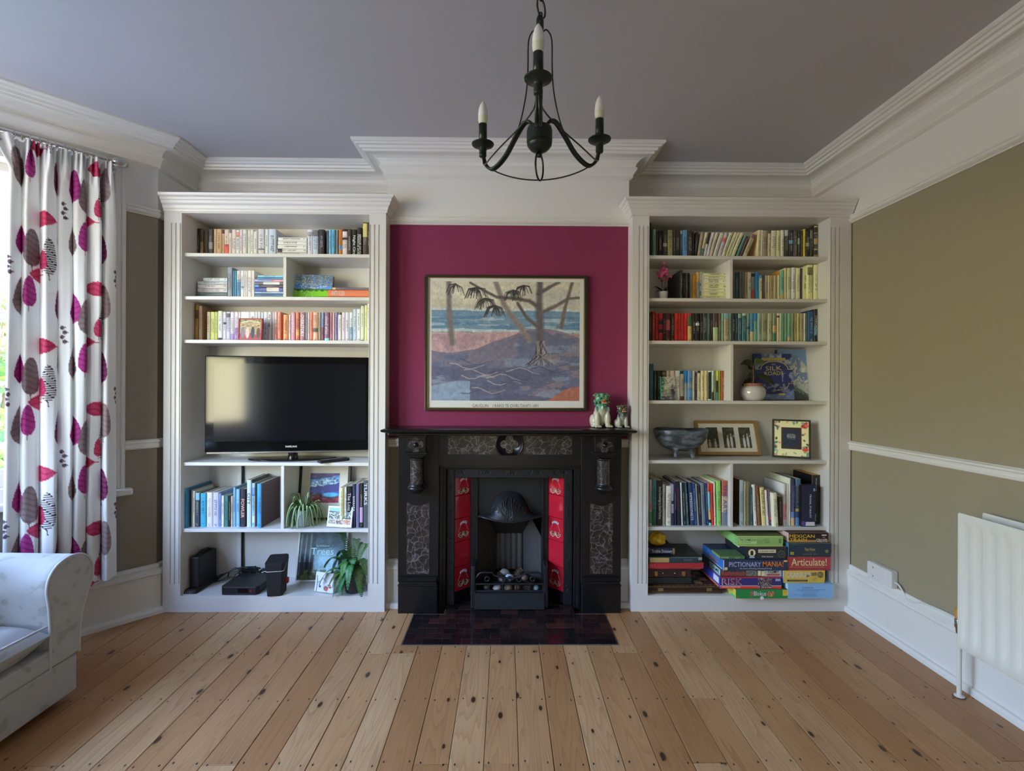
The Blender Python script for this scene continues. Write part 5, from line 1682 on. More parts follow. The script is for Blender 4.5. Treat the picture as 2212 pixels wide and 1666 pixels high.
P.put((v + wob < .72) & (fbm(u * 4, v * 40, 5) > .55), (92, 130, 168), .8).put((v + wob < .70) & (fbm(u * 5, v * 44, 8) > .60), (178, 195, 208), .8)
P.put(v + wob < .60, (92, 142, 160)).put((v + wob < .60) & (v + wob > .575), (186, 200, 205))
P.put(v + .05 * (fbm(u * 5, v * 2, 12) - .5) < .575, (192, 160, 166)).put((v < .56) & (fbm(u * 14, v * 10, 15) > .58), (170, 140, 152), .8)
bank = .50 - .10 * np.cos(u * 5 - .6) + .05 * (fbm(u * 6, v * 2, 18) - .5)
P.put(v < bank, (122, 118, 140))
P.put((v < bank) & (u > .60), (142, 128, 138), .7)
P.put((v < bank - .02) & (fbm(u * 6, v * 14, 20) > .52), (98, 108, 140), .75).put((v < bank - .05) & (fbm(u * 5, v * 16, 23) > .60), (134, 150, 176), .65)
P.put((v < .30) & (fbm(u * 4, v * 12, 27) > .57), (88, 92, 120), .7)
P.put((v < .16 + .08 * (u - .5) + .03 * np.sin(9 * u)) & (u < .26), (150, 172, 198), .8)
P.put(v < (u - .72) * .42 + .02 * np.sin(22 * u), (178, 112, 96))
for k in range(14):
    r = random.Random(k)
    x0, y0 = r.uniform(.02, .8), r.uniform(.05, .34)
    P.stroke([(x0 + .045 * q, y0 + .022 * math.sin(q * 1.3 + k) - .004 * q) for q in range(6)], (.004, .0016), (190, 178, 172) if k % 2 else (72, 76, 98), .85)
tr = (122, 116, 116)
P.stroke([(.115, 1.0), (.12, .72), (.14, .48)], (.021, .027), tr).stroke([(.43, 1.0), (.49, .80), (.56, .68), (.66, .52)], (.020, .026), (140, 128, 124))
P.stroke([(.73, 1.0), (.725, .8), (.735, .52)], (.025, .036), (100, 95, 98)).stroke([(.95, 1.0), (.90, .78), (.875, .62)], (.013, .018), (118, 106, 98))
P.stroke([(.73, .78), (.66, .84), (.56, .86), (.44, .87), (.36, .92), (.26, .99)], (.016, .007), (96, 90, 92)).stroke([(.74, .74), (.84, .80), (.92, .86), (1.0, .87)], (.015, .008), (112, 104, 100))
P.stroke([(.72, .9), (.80, .96), (.86, 1.0)], (.015, .010), (100, 94, 92)).stroke([(.72, .62), (.64, .70), (.58, .82)], (.014, .010), (96, 90, 92))
for cx, cy, n in ((.30, .95, 30), (.36, .86, 26), (.43, .80, 24), (.55, .93, 20), (.62, .97, 18), (.16, .98, 14)):
    r = random.Random(int(cx * 100))
    for k in range(n):
        a = r.uniform(-2.9, -.2)
        L = r.uniform(.06, .11)
        P.stroke([(cx, cy), (cx + .55 * L * math.cos(a), cy + .55 * L * math.sin(a) * .8), (cx + .8 * L * math.cos(a), cy - L * .9)], (.0042, .001), (52, 54, 58) if k % 3 else (96, 96, 90), .95)
for k in range(24):
    r = random.Random(k + 60)
    x0 = .735 + r.uniform(-.03, .03)
    P.stroke([(x0, .50), (x0 + r.uniform(-.05, .06), .40), (x0 + r.uniform(-.09, .10), .30)], (.004, .002), (60, 60, 68) if k % 2 else (160, 150, 145), .9)
P.noise(46, 38, 31, .11).noise(110, 60, 35, .08)
P.mesh('picture', M_PRINT, pr_, (14 * s_, .0095, (888 - 866) * s_), (1, 0, 0), (0, 0, 1), 321 * s_, 258 * s_)
text('GAUGUIN    I RARO TE OVIRI-TAHITI 1891', pr_, (ax(1092, YPR), YPR + .0095, az(1092, 877, YPR)), (1, 0, 0), (0, 0, 1), 143 * s_, 7.2 * s_, flat('grey_print_ink', (.12, .13, .16), .6), 'caption')

# ---- guardian lions on the mantel
def lion_glaze(name, dark):
    m, t, p = new_mat(name)
    tc = t.nodes.new('ShaderNodeTexCoord')
    sp = t.nodes.new('ShaderNodeSeparateXYZ')
    t.links.new(tc.outputs['Object'], sp.inputs[0])
    n = t.nodes.new('ShaderNodeTexNoise')
    n.inputs['Scale'].default_value = 26
    n.inputs['Detail'].default_value = 3
    t.links.new(tc.outputs['Object'], n.inputs['Vector'])
    h = mth(t, 'ADD', sp.outputs[2], mth(t, 'MULTIPLY', mth(t, 'SUBTRACT', n.outputs[0], .5), .045))
    h = mth(t, 'DIVIDE', h, .197)
    if dark:
        r = ramp(t, [(0, (.52, .50, .42)), (.40, (.40, .42, .36)), (.52, (.09, .12, .10)), (.75, (.11, .12, .06)), (1, (.05, .06, .03))])
    else:
        r = ramp(t, [(0, (.62, .58, .46)), (.42, (.60, .58, .47)), (.56, (.16, .36, .24)), (.70, (.05, .20, .13)), (.82, (.12, .32, .17)), (1, (.06, .18, .10))])
    t.links.new(h, r.inputs[0])
    side = mth(t, 'MULTIPLY', mth(t, 'SUBTRACT', mth(t, 'ABSOLUTE', sp.outputs[0]), .022, True), 40, True)
    mid = mth(t, 'MULTIPLY', mth(t, 'GREATER_THAN', h, .44), mth(t, 'LESS_THAN', h, .66))
    n4 = t.nodes.new('ShaderNodeTexVoronoi')
    n4.inputs['Scale'].default_value = 60
    t.links.new(tc.outputs['Object'], n4.inputs['Vector'])
    blue = mth(t, 'MULTIPLY', mth(t, 'MULTIPLY', side, mid), mth(t, 'LESS_THAN', n4.outputs['Distance'], .55), True)
    t.links.new(mixc(t, blue, r.outputs[0], (.03, .05, .22) if dark else (.16, .34, .50)), p.inputs['Base Color'])
    p.inputs['Roughness'].default_value = .09
    p.inputs['Coat Weight'].default_value = .6
    return m


def lion(x_px, y_px, w_px, h_px, Y, dark, label, yaw):
    base = at(x_px, y_px, Y=Y)
    H = h_px * Y / FPX
    root = link('guardian_lion', None)
    root.location = (base.x, Y, 1.0172)
    root.rotation_euler = (0, 0, yaw)
    root.scale = (H / .197,) * 3
    tag(root, label, 'figurine', 'pottery guardian lions on the mantel shelf')
    k = .197
    L = [((0, .10, .30), (.20, .23, .30)), ((0, -.02, .48), (.175, .16, .25)), ((0, .02, .62), (.17, .15, .12))]
    for q in (-1, 1):
        L += [((q * .15, -.11, .22), (.085, .085, .24)), ((q * .16, -.17, .045), (.10, .12, .05)), ((q * .21, .10, .18), (.09, .19, .18)), ((q * .24, -.02, .045), (.065, .13, .045)),
              ((q * .19, -.02, .895), (.06, .045, .04)), ((q * .09, -.20, .80), (.055, .06, .04)), ((q * .13, -.19, .70), (.045, .05, .045)), ((q * .17, -.10, .50), (.055, .05, .09))]
        for j in range(4):
            L.append(((q * .16 + (j - 1.5) * .045, -.27, .035), (.026, .04, .03)))
    L += [((0, -.05, .80), (.185, .16, .15)), ((.0, -.19, .765), (.10, .08, .045)), ((0, -.20, .665), (.085, .07, .025)), ((0, -.05, .92), (.15, .12, .06)), ((0, .33, .38), (.07, .06, .17)), ((0, -.16, .56), (.04, .035, .10))]
    r = random.Random(4 + dark)
    for j in range(46):
        a, z = r.uniform(0, 2 * PI), r.uniform(.60, .95)
        if math.sin(a) < -.45 and .62 < z < .86:
            continue
        R = .20 * math.sqrt(max(.1, 1 - ((z - .78) / .26) ** 2))
        L.append(((R * math.cos(a), -.03 + R * .85 * math.sin(a), z), (.040, .040, .036)))
    m = MB()
    for c, rr in L:
        m.ell(tuple(v * k for v in c), tuple(v * k for v in rr), 14, 9)
    o = m.build('body', lion_glaze('green_lion_glaze' if not dark else 'dark_lion_glaze', dark), root, world=False)
    rm = o.modifiers.new('remesh', 'REMESH')
    rm.mode, rm.voxel_size, rm.use_smooth_shade = 'VOXEL', .0021, True
    sm = o.modifiers.new('smooth', 'SMOOTH')
    sm.factor, sm.iterations = .5, 2
    m = MB().ell((0, -.245 * k, .715 * k), (.085 * k, .05 * k, .040 * k), 12, 8, C(190, 100, 45))
    m.ell((0, -.285 * k, .775 * k), (.05 * k, .03 * k, .03 * k), 10, 6, C(200, 120, 50))
    m.build('mouth', M_GLOSS, root, world=False)
    m = MB()
    for j in range(6):
        m.ell(((j - 2.5) * .026 * k, -.278 * k, .690 * k), (.011 * k, .012 * k, .016 * k), 6, 4, (.75, .72, .62))
    tag(m.build('teeth', M_GLOSS, root, world=False), kind='stuff')
    for q in (-1, 1):
        MB().ell((q * .09 * k, -.252 * k, .815 * k), (.022 * k,) * 3, 8, 6, (.015, .012, .01)).build('eye', M_GLOSS, root, world=False)


lion(1298.5, 920, 43, 77, 2.712, False, 'large green and cream glazed guardian lion on mantel end', .12)
lion(1343, 920, 28, 51, 2.700, True, 'small dark blue and olive guardian lion at mantel tip', .10)

# ---- television
tvA = Vector((ax(442, 2.722), 2.722, 0))
M_SCREEN = flat('switched_off_screen', (.006, .007, .010), .10, spec=.6)
M_PIANO = flat('piano_black', (.004, .004, .005), .06, spec=.5)
tvz = az(442, 978, 2.722) - .002
tw_, thh = .915, az(442, 768, 2.722) - tvz
tv = thing('television', 'black flat television with glossy bezel standing in white bookcase', 'television', (tvA.x, tvA.y, tvz), rot=(0, 0, math.radians(7.6)))
m = MB().box(0, tw_, 0, .028, 0, thh)
m.build('bezel', M_PIANO, tv, world=False, bevel=.006, seg=3)
MB().box(.048, tw_ - .048, -.0012, .004, .062, thh - .042).build('screen', M_SCREEN, tv, world=False)
MB().box(.06, tw_ - .06, .028, .058, .03, thh - .05).build('rear_housing', M_BLACKMATT, tv, world=False, bevel=.012, seg=2)
MB().box(.010, tw_ - .010, -.001, .010, -.006, .004).build('lower_edge_strip', M_CHROME, tv, world=False, bevel=.002)
text('SAMSUNG', tv, (tw_ * .5, -.0015, .030), (1, 0, 0), (0, 0, 1), .062, .0105, M_WHITEINK, 'logo', world=False, bold=.015)
neck = MB().lathe([(.030, -.046), (.026, -.02), (.028, .012)], (tw_ * .5, .035, 0), 20)
neck.build('stand_neck', M_PIANO, tv, world=False)
base = MB()
pts = [(tw_ * .5 + .245 * math.cos(a) * (1 - .12 * abs(math.sin(a))), .035 + .085 * math.sin(a)) for a in np.linspace(0, 2 * PI, 41)[:-1]]
zz = LS[3] - tvz + .0005
base.add([(x, y, z) for z in (zz, zz + .010) for x, y in pts], [tuple(range(39, -1, -1)), tuple(range(40, 80))] + [(i, (i + 1) % 40, 40 + (i + 1) % 40, 40 + i) for i in range(40)])
base.build('stand_base', M_PIANO, tv, world=False, bevel=.003)
q = at(734, 989, Z=LS[3] + .01)
rc = thing('remote_control', 'slim black remote control lying beside the television stand', 'remote control', (q.x - .005, 2.735, LS[3] + .0004), rot=(0, 0, .75))
MB().box(-.085, .085, -.022, .022, 0, .016).build('case', M_BLACKMATT, rc, world=False, bevel=.005, seg=2)
m = MB()
for i in range(9):
    for j in range(3):
        m.box(-.068 + i * .014, -.060 + i * .014, -.014 + j * .011, -.008 + j * .011, .016, .0175, C(110, 112, 118))
tag(m.build('keypad', M_PRINT, rc, world=False), kind='stuff')

# ---- cable trunking behind the television
M_TRUNK = flat('white_plastic', (.72, .71, .69), .4)
for z0, z1 in ((LS[4] + .001, LS[3] - .020), (.09, LS[4] - .0195)):
    xa, xb = ax(516, 2.935), ax(523.5, 2.935)
    t_ = thing('cable_trunking', 'white cable trunking on back panel ' + ('behind blue books under the television' if z0 > .3 else 'above the tangled black cables'), 'trunking', ((xa + xb) / 2, 2.93, z0), 'cable trunking on the back of the television bookcase')
    MB().box(xa - .004, xb, 2.928, YBK - .0005, z0, z1).build('cover', M_TRUNK, t_, bevel=.002)
    MB().tube([(xb + .006, 2.936, z0), (xb + .005, 2.936, (z0 + z1) / 2), (xb + .007, 2.936, z1)], .0055, 8).build('cable', M_BLACK, t_)

# ---- wide picture book and pair of lying books, second shelf
Yb = 2.79
A = Vector((ax(633, Yb), Yb, LS[1] + .0008))
B = Vector((ax(716, Yb + .02), Yb + .012, LS[1] + .0008))
hb = az(660, 592, Yb) - LS[1]
A, Mx, w = lean_frame(A, B, hb, .03)
pb = link('picture_book', None)
stand(pb, A, Mx)
tag(pb, 'wide picture book with blue sky, white blossom and bright green meadow, second shelf', 'book')
MB().box(0, w, 0, .003, 0, hb, C(62, 92, 60)).box(0, w, .024, .027, 0, hb, C(40, 50, 70)).box(0, .003, 0, .027, 0, hb, C(40, 48, 75)).build('cover', M_PRINT, pb, world=False)
MB().box(.003, w - .003, .003, .024, .003, hb - .003).build('page_block', M_PAGE, pb, world=False)
P = Paint(150, 84, (95, 150, 220), w / hb)
P.put(P.v < .40, (70, 125, 40)).put(P.v < .33 + .03 * np.sin(P.u * 40), (128, 200, 40))
nn = fbm(P.u * 26, P.v * 18, 3)
P.put((P.v > .62 - .20 * np.sin(P.u * 3.0)) & (nn > .44), (188, 200, 205), .85).put((P.v > .66) & (nn > .56), (105, 120, 118), .8)
for k in range(9):
    r = random.Random(k)
    P.stroke([(1.0, .55 + .05 * k), (.75, .58 + .05 * k), (.5, .5 + .06 * k), (.3, .34 + .07 * k), (.22, .24 + .08 * k)], (.012, .004), (58, 58, 62), .85)
for k in range(40):
    r = random.Random(k + 9)
    P.blob(r.uniform(.02, .5), r.uniform(.1, 1), .012, .022, (222, 232, 228), .9)
P.put((P.v < .42) & (P.v > .33) & (fbm(P.u * 30, P.v * 20, 8) > .5), (48, 92, 40), .8)
P.mesh('cover_print', M_PRINT, pb, (0, -.0004, 0), (1, 0, 0), (0, 0, 1), w, hb, 1.3)
text('DAVID HOCKNEY', pb, (w * .60, -.0012, hb * .06), (1, 0, .03), (-.03, 0, 1), w * .66, hb * .075, M_BLACKINK, world=False)
stack_row([(714.5, 795, 620.5, 626, (116, 106, 116), 'mauve-grey hardback with small flowers', {'bands': [(.88, .97, (205, 175, 120))]}), (706.5, 795, 626, 641.5, (205, 116, 76), 'orange hardback with white lettering', {'title': 'ANITA KLEIN', 'tcol': M_WHITEINK, 'tspan': (.10, .42)})], 2.745, 'pair beside picture book, second shelf', 'two large books lying beside the picture book', K1, d=.19)
# ---- little red photograph ornament on the third shelf
Yo = 2.73
A, Mx, w = lean_frame((ax(512.5, Yo), Yo, LS[2] + .0006), (ax(564, Yo + .006), Yo + .006, LS[2] + .0006), .12, .012)
po = link('photo_ornament', None)
stand(po, A, Mx)
tag(po, 'small red-framed wedding party photograph leaning on white books, third shelf', 'photograph')
hh = az(538, 688, Yo) - LS[2]
frame_bars(w, hh, .006, .012, flat('red_lacquer', C(150, 35, 45, 1.4), .3), po)
MB().box(.006, w - .006, .004, .010, .006, hh - .006, C(60, 40, 40)).build('backing', M_PRINT, po, world=False)
P = Paint(70, 70, (150, 132, 92), w / hh)
P.put(P.v < .26 + .05 * np.sin(P.u * 14), (150, 45, 48)).put(P.v > .86, (96, 104, 60)).stroke([(.1, .85), (.5, .93), (.9, .85)], .03, (200, 195, 170)).put((P.v > .5) & (fbm(P.u * 12, P.v * 12, 2) > .56), (190, 165, 100), .7)
for cu, h0, cl, hd in ((.16, .60, (110, 105, 120), (40, 30, 30)), (.38, .55, (222, 170, 160), (90, 60, 50)), (.62, .62, (30, 34, 52), (200, 160, 130)), (.88, .56, (90, 45, 48), (50, 35, 30))):
    P.blob(cu, h0 * .55, .085, h0 * .5, cl).blob(cu, h0 + .07, .040, .055, (205, 165, 145)).blob(cu, h0 + .11, .042, .03, hd)
P.noise(30, 30, 4, .2)
P.mesh('photograph', M_PRINT, po, (.006, .0035, .006), (1, 0, 0), (0, 0, 1), w - .012, hh - .012, 1.3)
MB().tube([(w * .55, .004, hh), (w * .53, .004, hh + .008), (w * .57, .004, hh + .014), (w * .60, .004, hh + .008)], .0009, 5).build('hanging_ribbon', flat('pink_ribbon', (.6, .25, .28), .6), po, world=False)

# ---- framed abstract, shelf below the television
Ya = 2.865
A, Mx, w = lean_frame((ax(642.5, Ya), Ya, LS[4] + .0006), (ax(753, Ya), Ya, LS[4] + .0006), .36, .05)
ab = link('framed_abstract', None)
stand(ab, A, Mx)
tag(ab, 'black-framed blue and crimson abstract behind spider plant', 'picture')
hh = .332
frame_bars(w, hh, .013, .020, M_BLACK, ab)
MB().box(.013, w - .013, .005, .018, .013, hh - .013, C(220, 216, 208, 1.1)).build('mount', M_PRINT, ab, world=False)
P = Paint(110, 110, (42, 42, 105), 1)
n1 = fbm(P.u * 7, P.v * 9, 41)
P.put(P.v > .86 + .1 * (n1 - .5), (60, 42, 98)).put((P.v > .84) & (n1 > .53), (92, 58, 118), .8)
band = .66 + .12 * P.u + .12 * (n1 - .5)
P.put(np.abs(P.v - band) < .13, (92, 150, 205)).put((np.abs(P.v - band + .03) < .09) & (fbm(P.u * 16, P.v * 26, 43) > .5), (185, 205, 225), .9).put((np.abs(P.v - band) < .14) & (fbm(P.u * 20, P.v * 24, 47) > .58), (50, 62, 120), .8)
P.put(P.v < .44 + .16 * P.u + .05 * (n1 - .5), (40, 45, 118)).put((P.v < .40) & (P.v > .26) & (n1 > .5), (52, 70, 150), .8)
P.put(P.v < .34 - .10 * P.u, (60, 38, 46)).blob(.72, .27, .27, .075, (75, 165, 220), 1, .5).put(P.v < .17 + .06 * np.sin(7 * P.u), (120, 40, 58)).put((P.v < .16) & (n1 > .52), (160, 62, 80), .8)
P.noise(40, 40, 49, .15)
pw = (729 - 663) / (753 - 638.5) * w
P.mesh('picture', M_PRINT, ab, ((663 - 638.5) / (753 - 638.5) * w, .0045, hh - .062 - pw), (1, 0, 0), (0, 0, 1), pw, pw, 1.5)

# ---- photo card
c0, c1 = at(705.5, 1139.5, Z=LS[4] + .0005), at(758.5, 1142.5, Z=LS[4] + .0005)
A, Mx, w = lean_frame(c0, c1, .115, .022)
cd = link('greeting_card', None)
stand(cd, A, Mx)
tag(cd, 'white card with four photographs propped beside spider plant', 'card')
hh = .112
MB().box(0, w, 0, .0012, 0, hh, C(226, 230, 236, 1.1)).add([(0, .0012, hh), (w, .0012, hh), (w, .010, 0), (0, .010, 0)], [(0, 1, 2, 3)], C(226, 230, 236, 1.1)).build('card', M_PRINT, cd, world=False)
P = Paint(70, 44, (70, 80, 85), 1.9)
P.put(P.v > .72 - .25 * P.u * .6, (140, 190, 225)).put((P.v < .6) & (fbm(P.u * 16, P.v * 10, 3) > .52), (205, 210, 205)).put((P.v < .6) & (fbm(P.u * 14, P.v * 14, 9) > .6), (60, 100, 60))
P.mesh('photograph', M_PRINT, cd, (w * .05, -.0004, hh * .38), (1, 0, 0), (0, 0, 1), w * .9, hh * .54, 1.1)
for k, cc in enumerate(((110, 150, 120), (70, 66, 75), (205, 130, 90))):
    P = Paint(24, 20, cc, 1.2)
    P.put(fbm(P.u * 5, P.v * 5, 20 + k) > .52, (200, 190, 180)).put(fbm(P.u * 6, P.v * 6, 30 + k) > .6, (150, 60, 50))
    P.mesh('photograph', M_PRINT, cd, (w * (.05 + .305 * k), -.0004, hh * .14), (1, 0, 0), (0, 0, 1), w * .29, hh * .21, 1.1)

# ---- plants
def leaf_mat(name, rough=.4):
    m = printed(name, rough, .4)
    p = m.node_tree.nodes['Principled BSDF']
    return m


M_LEAF = leaf_mat('leaf')
M_EARTH = flat('potting_soil', (.03, .022, .016), .95, bump=1, bscale=400)


def ribbon(mb, pts, w0, cols, wide=(0, 1, 0), taper=True):
    """strap leaf through pts with colour stripes across"""
    pts = [Vector(p) for p in pts]
    rows = []
    N = len(pts)
    for i, p in enumerate(pts):
        t = (pts[min(N - 1, i + 1)] - pts[max(0, i - 1)]).normalized()
        s = t.cross(Vector(wide))
        s = s.normalized() if s.length > 1e-4 else Vector((1, 0, 0))
        n = s.cross(t)
        u = i / (N - 1)
        w = w0 * (min(1, 3.5 * u + .35) * (1 - u ** 3) + .02 if taper else 1)
        K = len(cols)
        rows.append([p + s * w * (k / K - .5) * 2 * .5 + n * w * .10 * (abs(k / K - .5) * 2) for k in range(K + 1)])
    mb.grid(rows, cols=lambda j, i: cols[i])


g1, g2, wh = C(50, 92, 42, 1.1), C(72, 118, 52, 1.1), C(205, 215, 175, 1.0)
sx, sy, sz = ax(659, 2.765), 2.765, LS[4] + .0006
sp_ = thing('spider_plant', 'variegated spider plant spilling from grey lattice pot', 'potted plant', (sx, sy, sz))
pr0 = .047
MB().lathe([(0, 0), (.036, 0), (.044, .012), (.048, .05), (.046, .092), (.043, .094), (.042, .085), (0, .08)], (sx, sy, sz), 32).build('pot', flat('grey_glazed_pot', C(150, 160, 165, 1.2), .3), sp_)
m = MB()
for k in range(12):
    for q in (-1, 1):
        m.tube([(sx + (.0475 + .001 * math.sin(PI * i / 10)) * math.cos(k * PI / 6 + q * i * .13) * (.78 + .22 * min(1, i / 4)), sy + (.0475 + .001 * math.sin(PI * i / 10)) * math.sin(k * PI / 6 + q * i * .13) * (.78 + .22 * min(1, i / 4)), sz + .008 + i * .0082) for i in range(11)], .0011, 4)
tag(m.build('lattice_relief', flat('pale_lattice', C(190, 198, 200, 1.2), .4), sp_), kind='stuff')
MB().lathe([(0, .084), (.0425, .084)], (sx, sy, sz), 20, cap=False).build('soil', M_EARTH, sp_)
r = random.Random(11)
leaves = 0
for k in range(58):
    a = r.uniform(0, 2 * PI)
    up = r.uniform(.03, .075) if k < 44 else r.uniform(.07, .12)
    pts = []
    reach = r.uniform(.065, .105) if k < 44 else r.uniform(.02, .06)
    drop = r.uniform(.10, .19) if k < 44 else r.uniform(.0, .06)
    for i in range(13):
        u = i / 12
        rad = .012 + reach * math.sin(min(1, u * 1.25) * PI / 2) - (.02 * max(0, u - .7) if k % 3 else -.01 * u)
        z = .085 + up * math.sin(min(1, u * 1.7) * PI / 2) * (1 if u < .6 else 1) - drop * max(0, u - .30) ** 1.3 * 2.1
        x, y = rad * math.cos(a), rad * math.sin(a) * .85
        z = max(z, .004)
        if sy + y > YBK - .075:
            y = YBK - .075 - sy
        y = max(y, -.085)
        if sy + y > YSH - .012:
            z = max(z, .012)
        pts.append((sx + x + .004 * math.sin(5 * u + k), sy + y, sz + z))
    m = MB()
    ribbon(m, pts, r.uniform(.009, .014), [g1, wh, g2] if k % 4 else [g2, C(150, 175, 110), g1], wide=(math.cos(a), math.sin(a), .01))
    m.v = [(x, min(y, YBK - .003), max(z, sz + .001) if y > YSH - .004 else z) for x, y, z in m.v]
    m.build('leaf', M_LEAF, sp_)


def frond(mb, p0, a, L, rise, droop, col, ymax=YBK - .004, n=20):
    pts = []
    for i in range(n):
        u = i / (n - 1)
        rad = L * math.sin(u * 1.25) / math.sin(1.25)
        z = rise * math.sin(min(1, u * 1.5) * PI / 2) - droop * u ** 2.2
        y = p0.y + rad * math.sin(a)
        pts.append(Vector((p0.x + rad * math.cos(a), min(y, ymax), p0.z + z)))
    mb.tube(pts, [.0012 * (1 - .7 * i / n) for i in range(n)], 4, C(70, 84, 40))
    d0 = Vector((-math.sin(a), math.cos(a), 0))
    for i in range(2, n - 1):
        u = i / (n - 1)
        t = (pts[i + 1] - pts[i - 1]).normalized()
        s = d0 - t * d0.dot(t)
        s.normalize()
        nn = s.cross(t)
        ln = .024 * math.sin(PI * min(1, .16 + u * .86)) ** .8 + .003
        for q in (-1, 1):
            for h in (0, .5):
                b = pts[i] + (pts[i + 1] - pts[i]) * h
                e = b + s * q * ln + t * ln * .35 - nn * .003 * q - Vector((0, 0, .004))
                if e.y > ymax:
                    e.y = ymax
                w = t * .0042
                mid = (b + e) / 2 + Vector((0, 0, .0012))
                cc = tuple(v * (.8 + .4 * ((i * 7 + q + int(h * 2)) % 5) / 5) for v in col)
                mb.add([b - w * .5, mid - w, e, mid + w, b + w * .5], [(0, 1, 3, 4), (1, 2, 3)], cc)


fp = at(759, 1284, Z=.0886)
fx_, fy_, fz_ = fp.x, max(2.745, fp.y), .0886
fe = thing('potted_fern', 'bushy sword fern in dark grey tapered pot on bottom shelf', 'potted plant', (fx_, fy_, fz_))
MB().lathe([(0, 0), (.043, 0), (.048, .01), (.058, .098), (.060, .102), (.057, .102), (.055, .092), (0, .09)], (fx_, fy_, fz_), 28).build('pot', flat('dark_grey_pot', (.035, .037, .042), .5), fe)
MB().lathe([(0, .093), (.055, .093)], (fx_, fy_, fz_), 20, cap=False).build('soil', M_EARTH, fe)
r = random.Random(21)
top = Vector((fx_, fy_, fz_ + .092))
spec = [(2.55, .155, .235, .03), (2.9, .19, .12, .10), (3.35, .185, .075, .12), (3.75, .15, .06, .13), (4.2, .11, .05, .13), (5.4, .07, .06, .14), (.35, .105, .17, .02), (.1, .12, .10, .07), (.9, .08, .18, .05), (1.6, .06, .20, .04), (2.1, .10, .16, .08)]
for k in range(34):
    if k < len(spec):
        a, L, ri, dr = spec[k]
    else:
        a, L, ri, dr = r.uniform(2.2, 5.8), r.uniform(.06, .14), r.uniform(.05, .15), r.uniform(.06, .19)
    m = MB()
    frond(m, top, a, L, ri, dr, C(r.randint(52, 84), r.randint(96, 128), r.randint(52, 72), 1.2))
    m.v = [(min(x, LX1 - .002), y, max(z, fz_ + .002)) for x, y, z in m.v]
    m.build('frond', M_LEAF, fe)

# ---- robin card
c0, c1 = at(679, 1278.5, Z=.0886), at(718.5, 1285, Z=.0886)
c0.y, c1.y = max(c0.y, 2.715), max(c1.y, 2.70)
A, Mx, w = lean_frame(c0, c1, .11, .018)
rc_ = link('greeting_card', None)
stand(rc_, A, Mx)
tag(rc_, 'white card with red bird and bare branches before the fern', 'card')
hh = .104
MB().box(0, w, 0, .0012, 0, hh, C(225, 230, 238, 1.1)).add([(0, .0012, hh), (w, .0012, hh), (w, .03, 0), (0, .03, 0)], [(0, 1, 2, 3)], C(220, 226, 234, 1.1)).build('card', M_PRINT, rc_, world=False)
P = Paint(64, 64, (222, 228, 238), w / hh)
P.stroke([(.10, 0), (.12, .5), (.08, .8)], .02, (80, 84, 96)).stroke([(.12, .45), (.3, .55), (.42, .72)], .012, (90, 94, 104)).stroke([(.42, .7), (.5, .62), (.6, .5)], .012, (96, 100, 110)).blob(.27, .27, .06, .06, (62, 84, 110))
P.blob(.60, .20, .12, .13, (150, 100, 92)).blob(.62, .16, .08, .08, (205, 92, 80)).blob(.82, .28, .07, .06, (190, 80, 76)).blob(.75, .38, .10, .03, (66, 96, 72))
P.mesh('drawing', M_PRINT, rc_, (0, -.0004, 0), (1, 0, 0), (0, 0, 1), w, hh, 1.1)

# ---- poster of trees, frame behind it and the edge of another frame
Yt = 2.86
A, Mx, w = lean_frame((ax(638.5, Yt), Yt, .0888), (ax(746, Yt), Yt, .0888), .30, .065)
tp = link('framed_poster', None)
stand(tp, A, Mx)
tag(tp, 'white-framed dark teal forest poster behind the fern on bottom shelf', 'picture')
hh = .300
frame_bars(w, hh, .008, .018, flat('white_lacquer', (.74, .74, .74), .3), tp)
MB().box(.008, w - .008, .006, .016, .008, hh - .008, C(40, 50, 56)).build('backing', M_PRINT, tp, world=False)
P = Paint(100, 120, (52, 82, 92), w / hh)
P.blob(.58, .28, .34, .30, (150, 188, 200), .95, 1.0).put((P.v > .62) & (fbm(P.u * 8, P.v * 8, 3) > .52), (40, 66, 74), .8)
for k in range(9):
    x0 = .02 + .035 * k
    P.stroke([(x0, 0), (x0 + .01, .5), (x0 + .02 + .02 * math.sin(k), .9)], (.016, .006), (28, 30, 34) if k % 3 else (120, 128, 126), .85)
P.put((P.v < .35) & (P.u < .3), (26, 26, 28), .6).put((P.v < .14 + .05 * np.sin(P.u * 9)), (36, 44, 34), .9).put((P.v < .2) & (fbm(P.u * 20, P.v * 16, 7) > .56), (86, 104, 58), .9)
for k in range(16):
    rr_ = random.Random(k)
    P.stroke([(rr_.uniform(.15, .8), rr_.uniform(.5, .85))] * 1 + [(rr_.uniform(.15, .8), rr_.uniform(.55, .8))], .003, (120, 150, 156), .25)
P.noise(24, 28, 5, .14)
P.mesh('picture', M_PRINT, tp, (.008, .0055, .008), (1, 0, 0), (0, 0, 1), w - .016, hh - .016, 1.5)
M_PALEINK = flat('pale_aqua_ink', C(190, 220, 225, 1.2), .6)
text('Trees', tp, (w * .50, .0048, hh * .56), (1, 0, 0), (0, 0, 1), w * .46, hh * .13, M_PALEINK, world=False)
text('The Folk & Lore of', tp, (w * .50, .0048, hh * .665), (1, 0, 0), (0, 0, 1), w * .27, hh * .034, M_PALEINK, world=False)
o = thing('slim_picture', 'white picture seen edge-on beside the fern pot', 'picture', (LX1 - .018, 2.735, .0888), rot=(0, 0, 0))
MB().box(0, .010, 0, .16, 0, .17).build('frame', M_TRUNK, o, world=False, bevel=.002)
MB().box(-.003, .0, .004, .156, .004, .166).build('glass', M_BLACK, o, world=False)

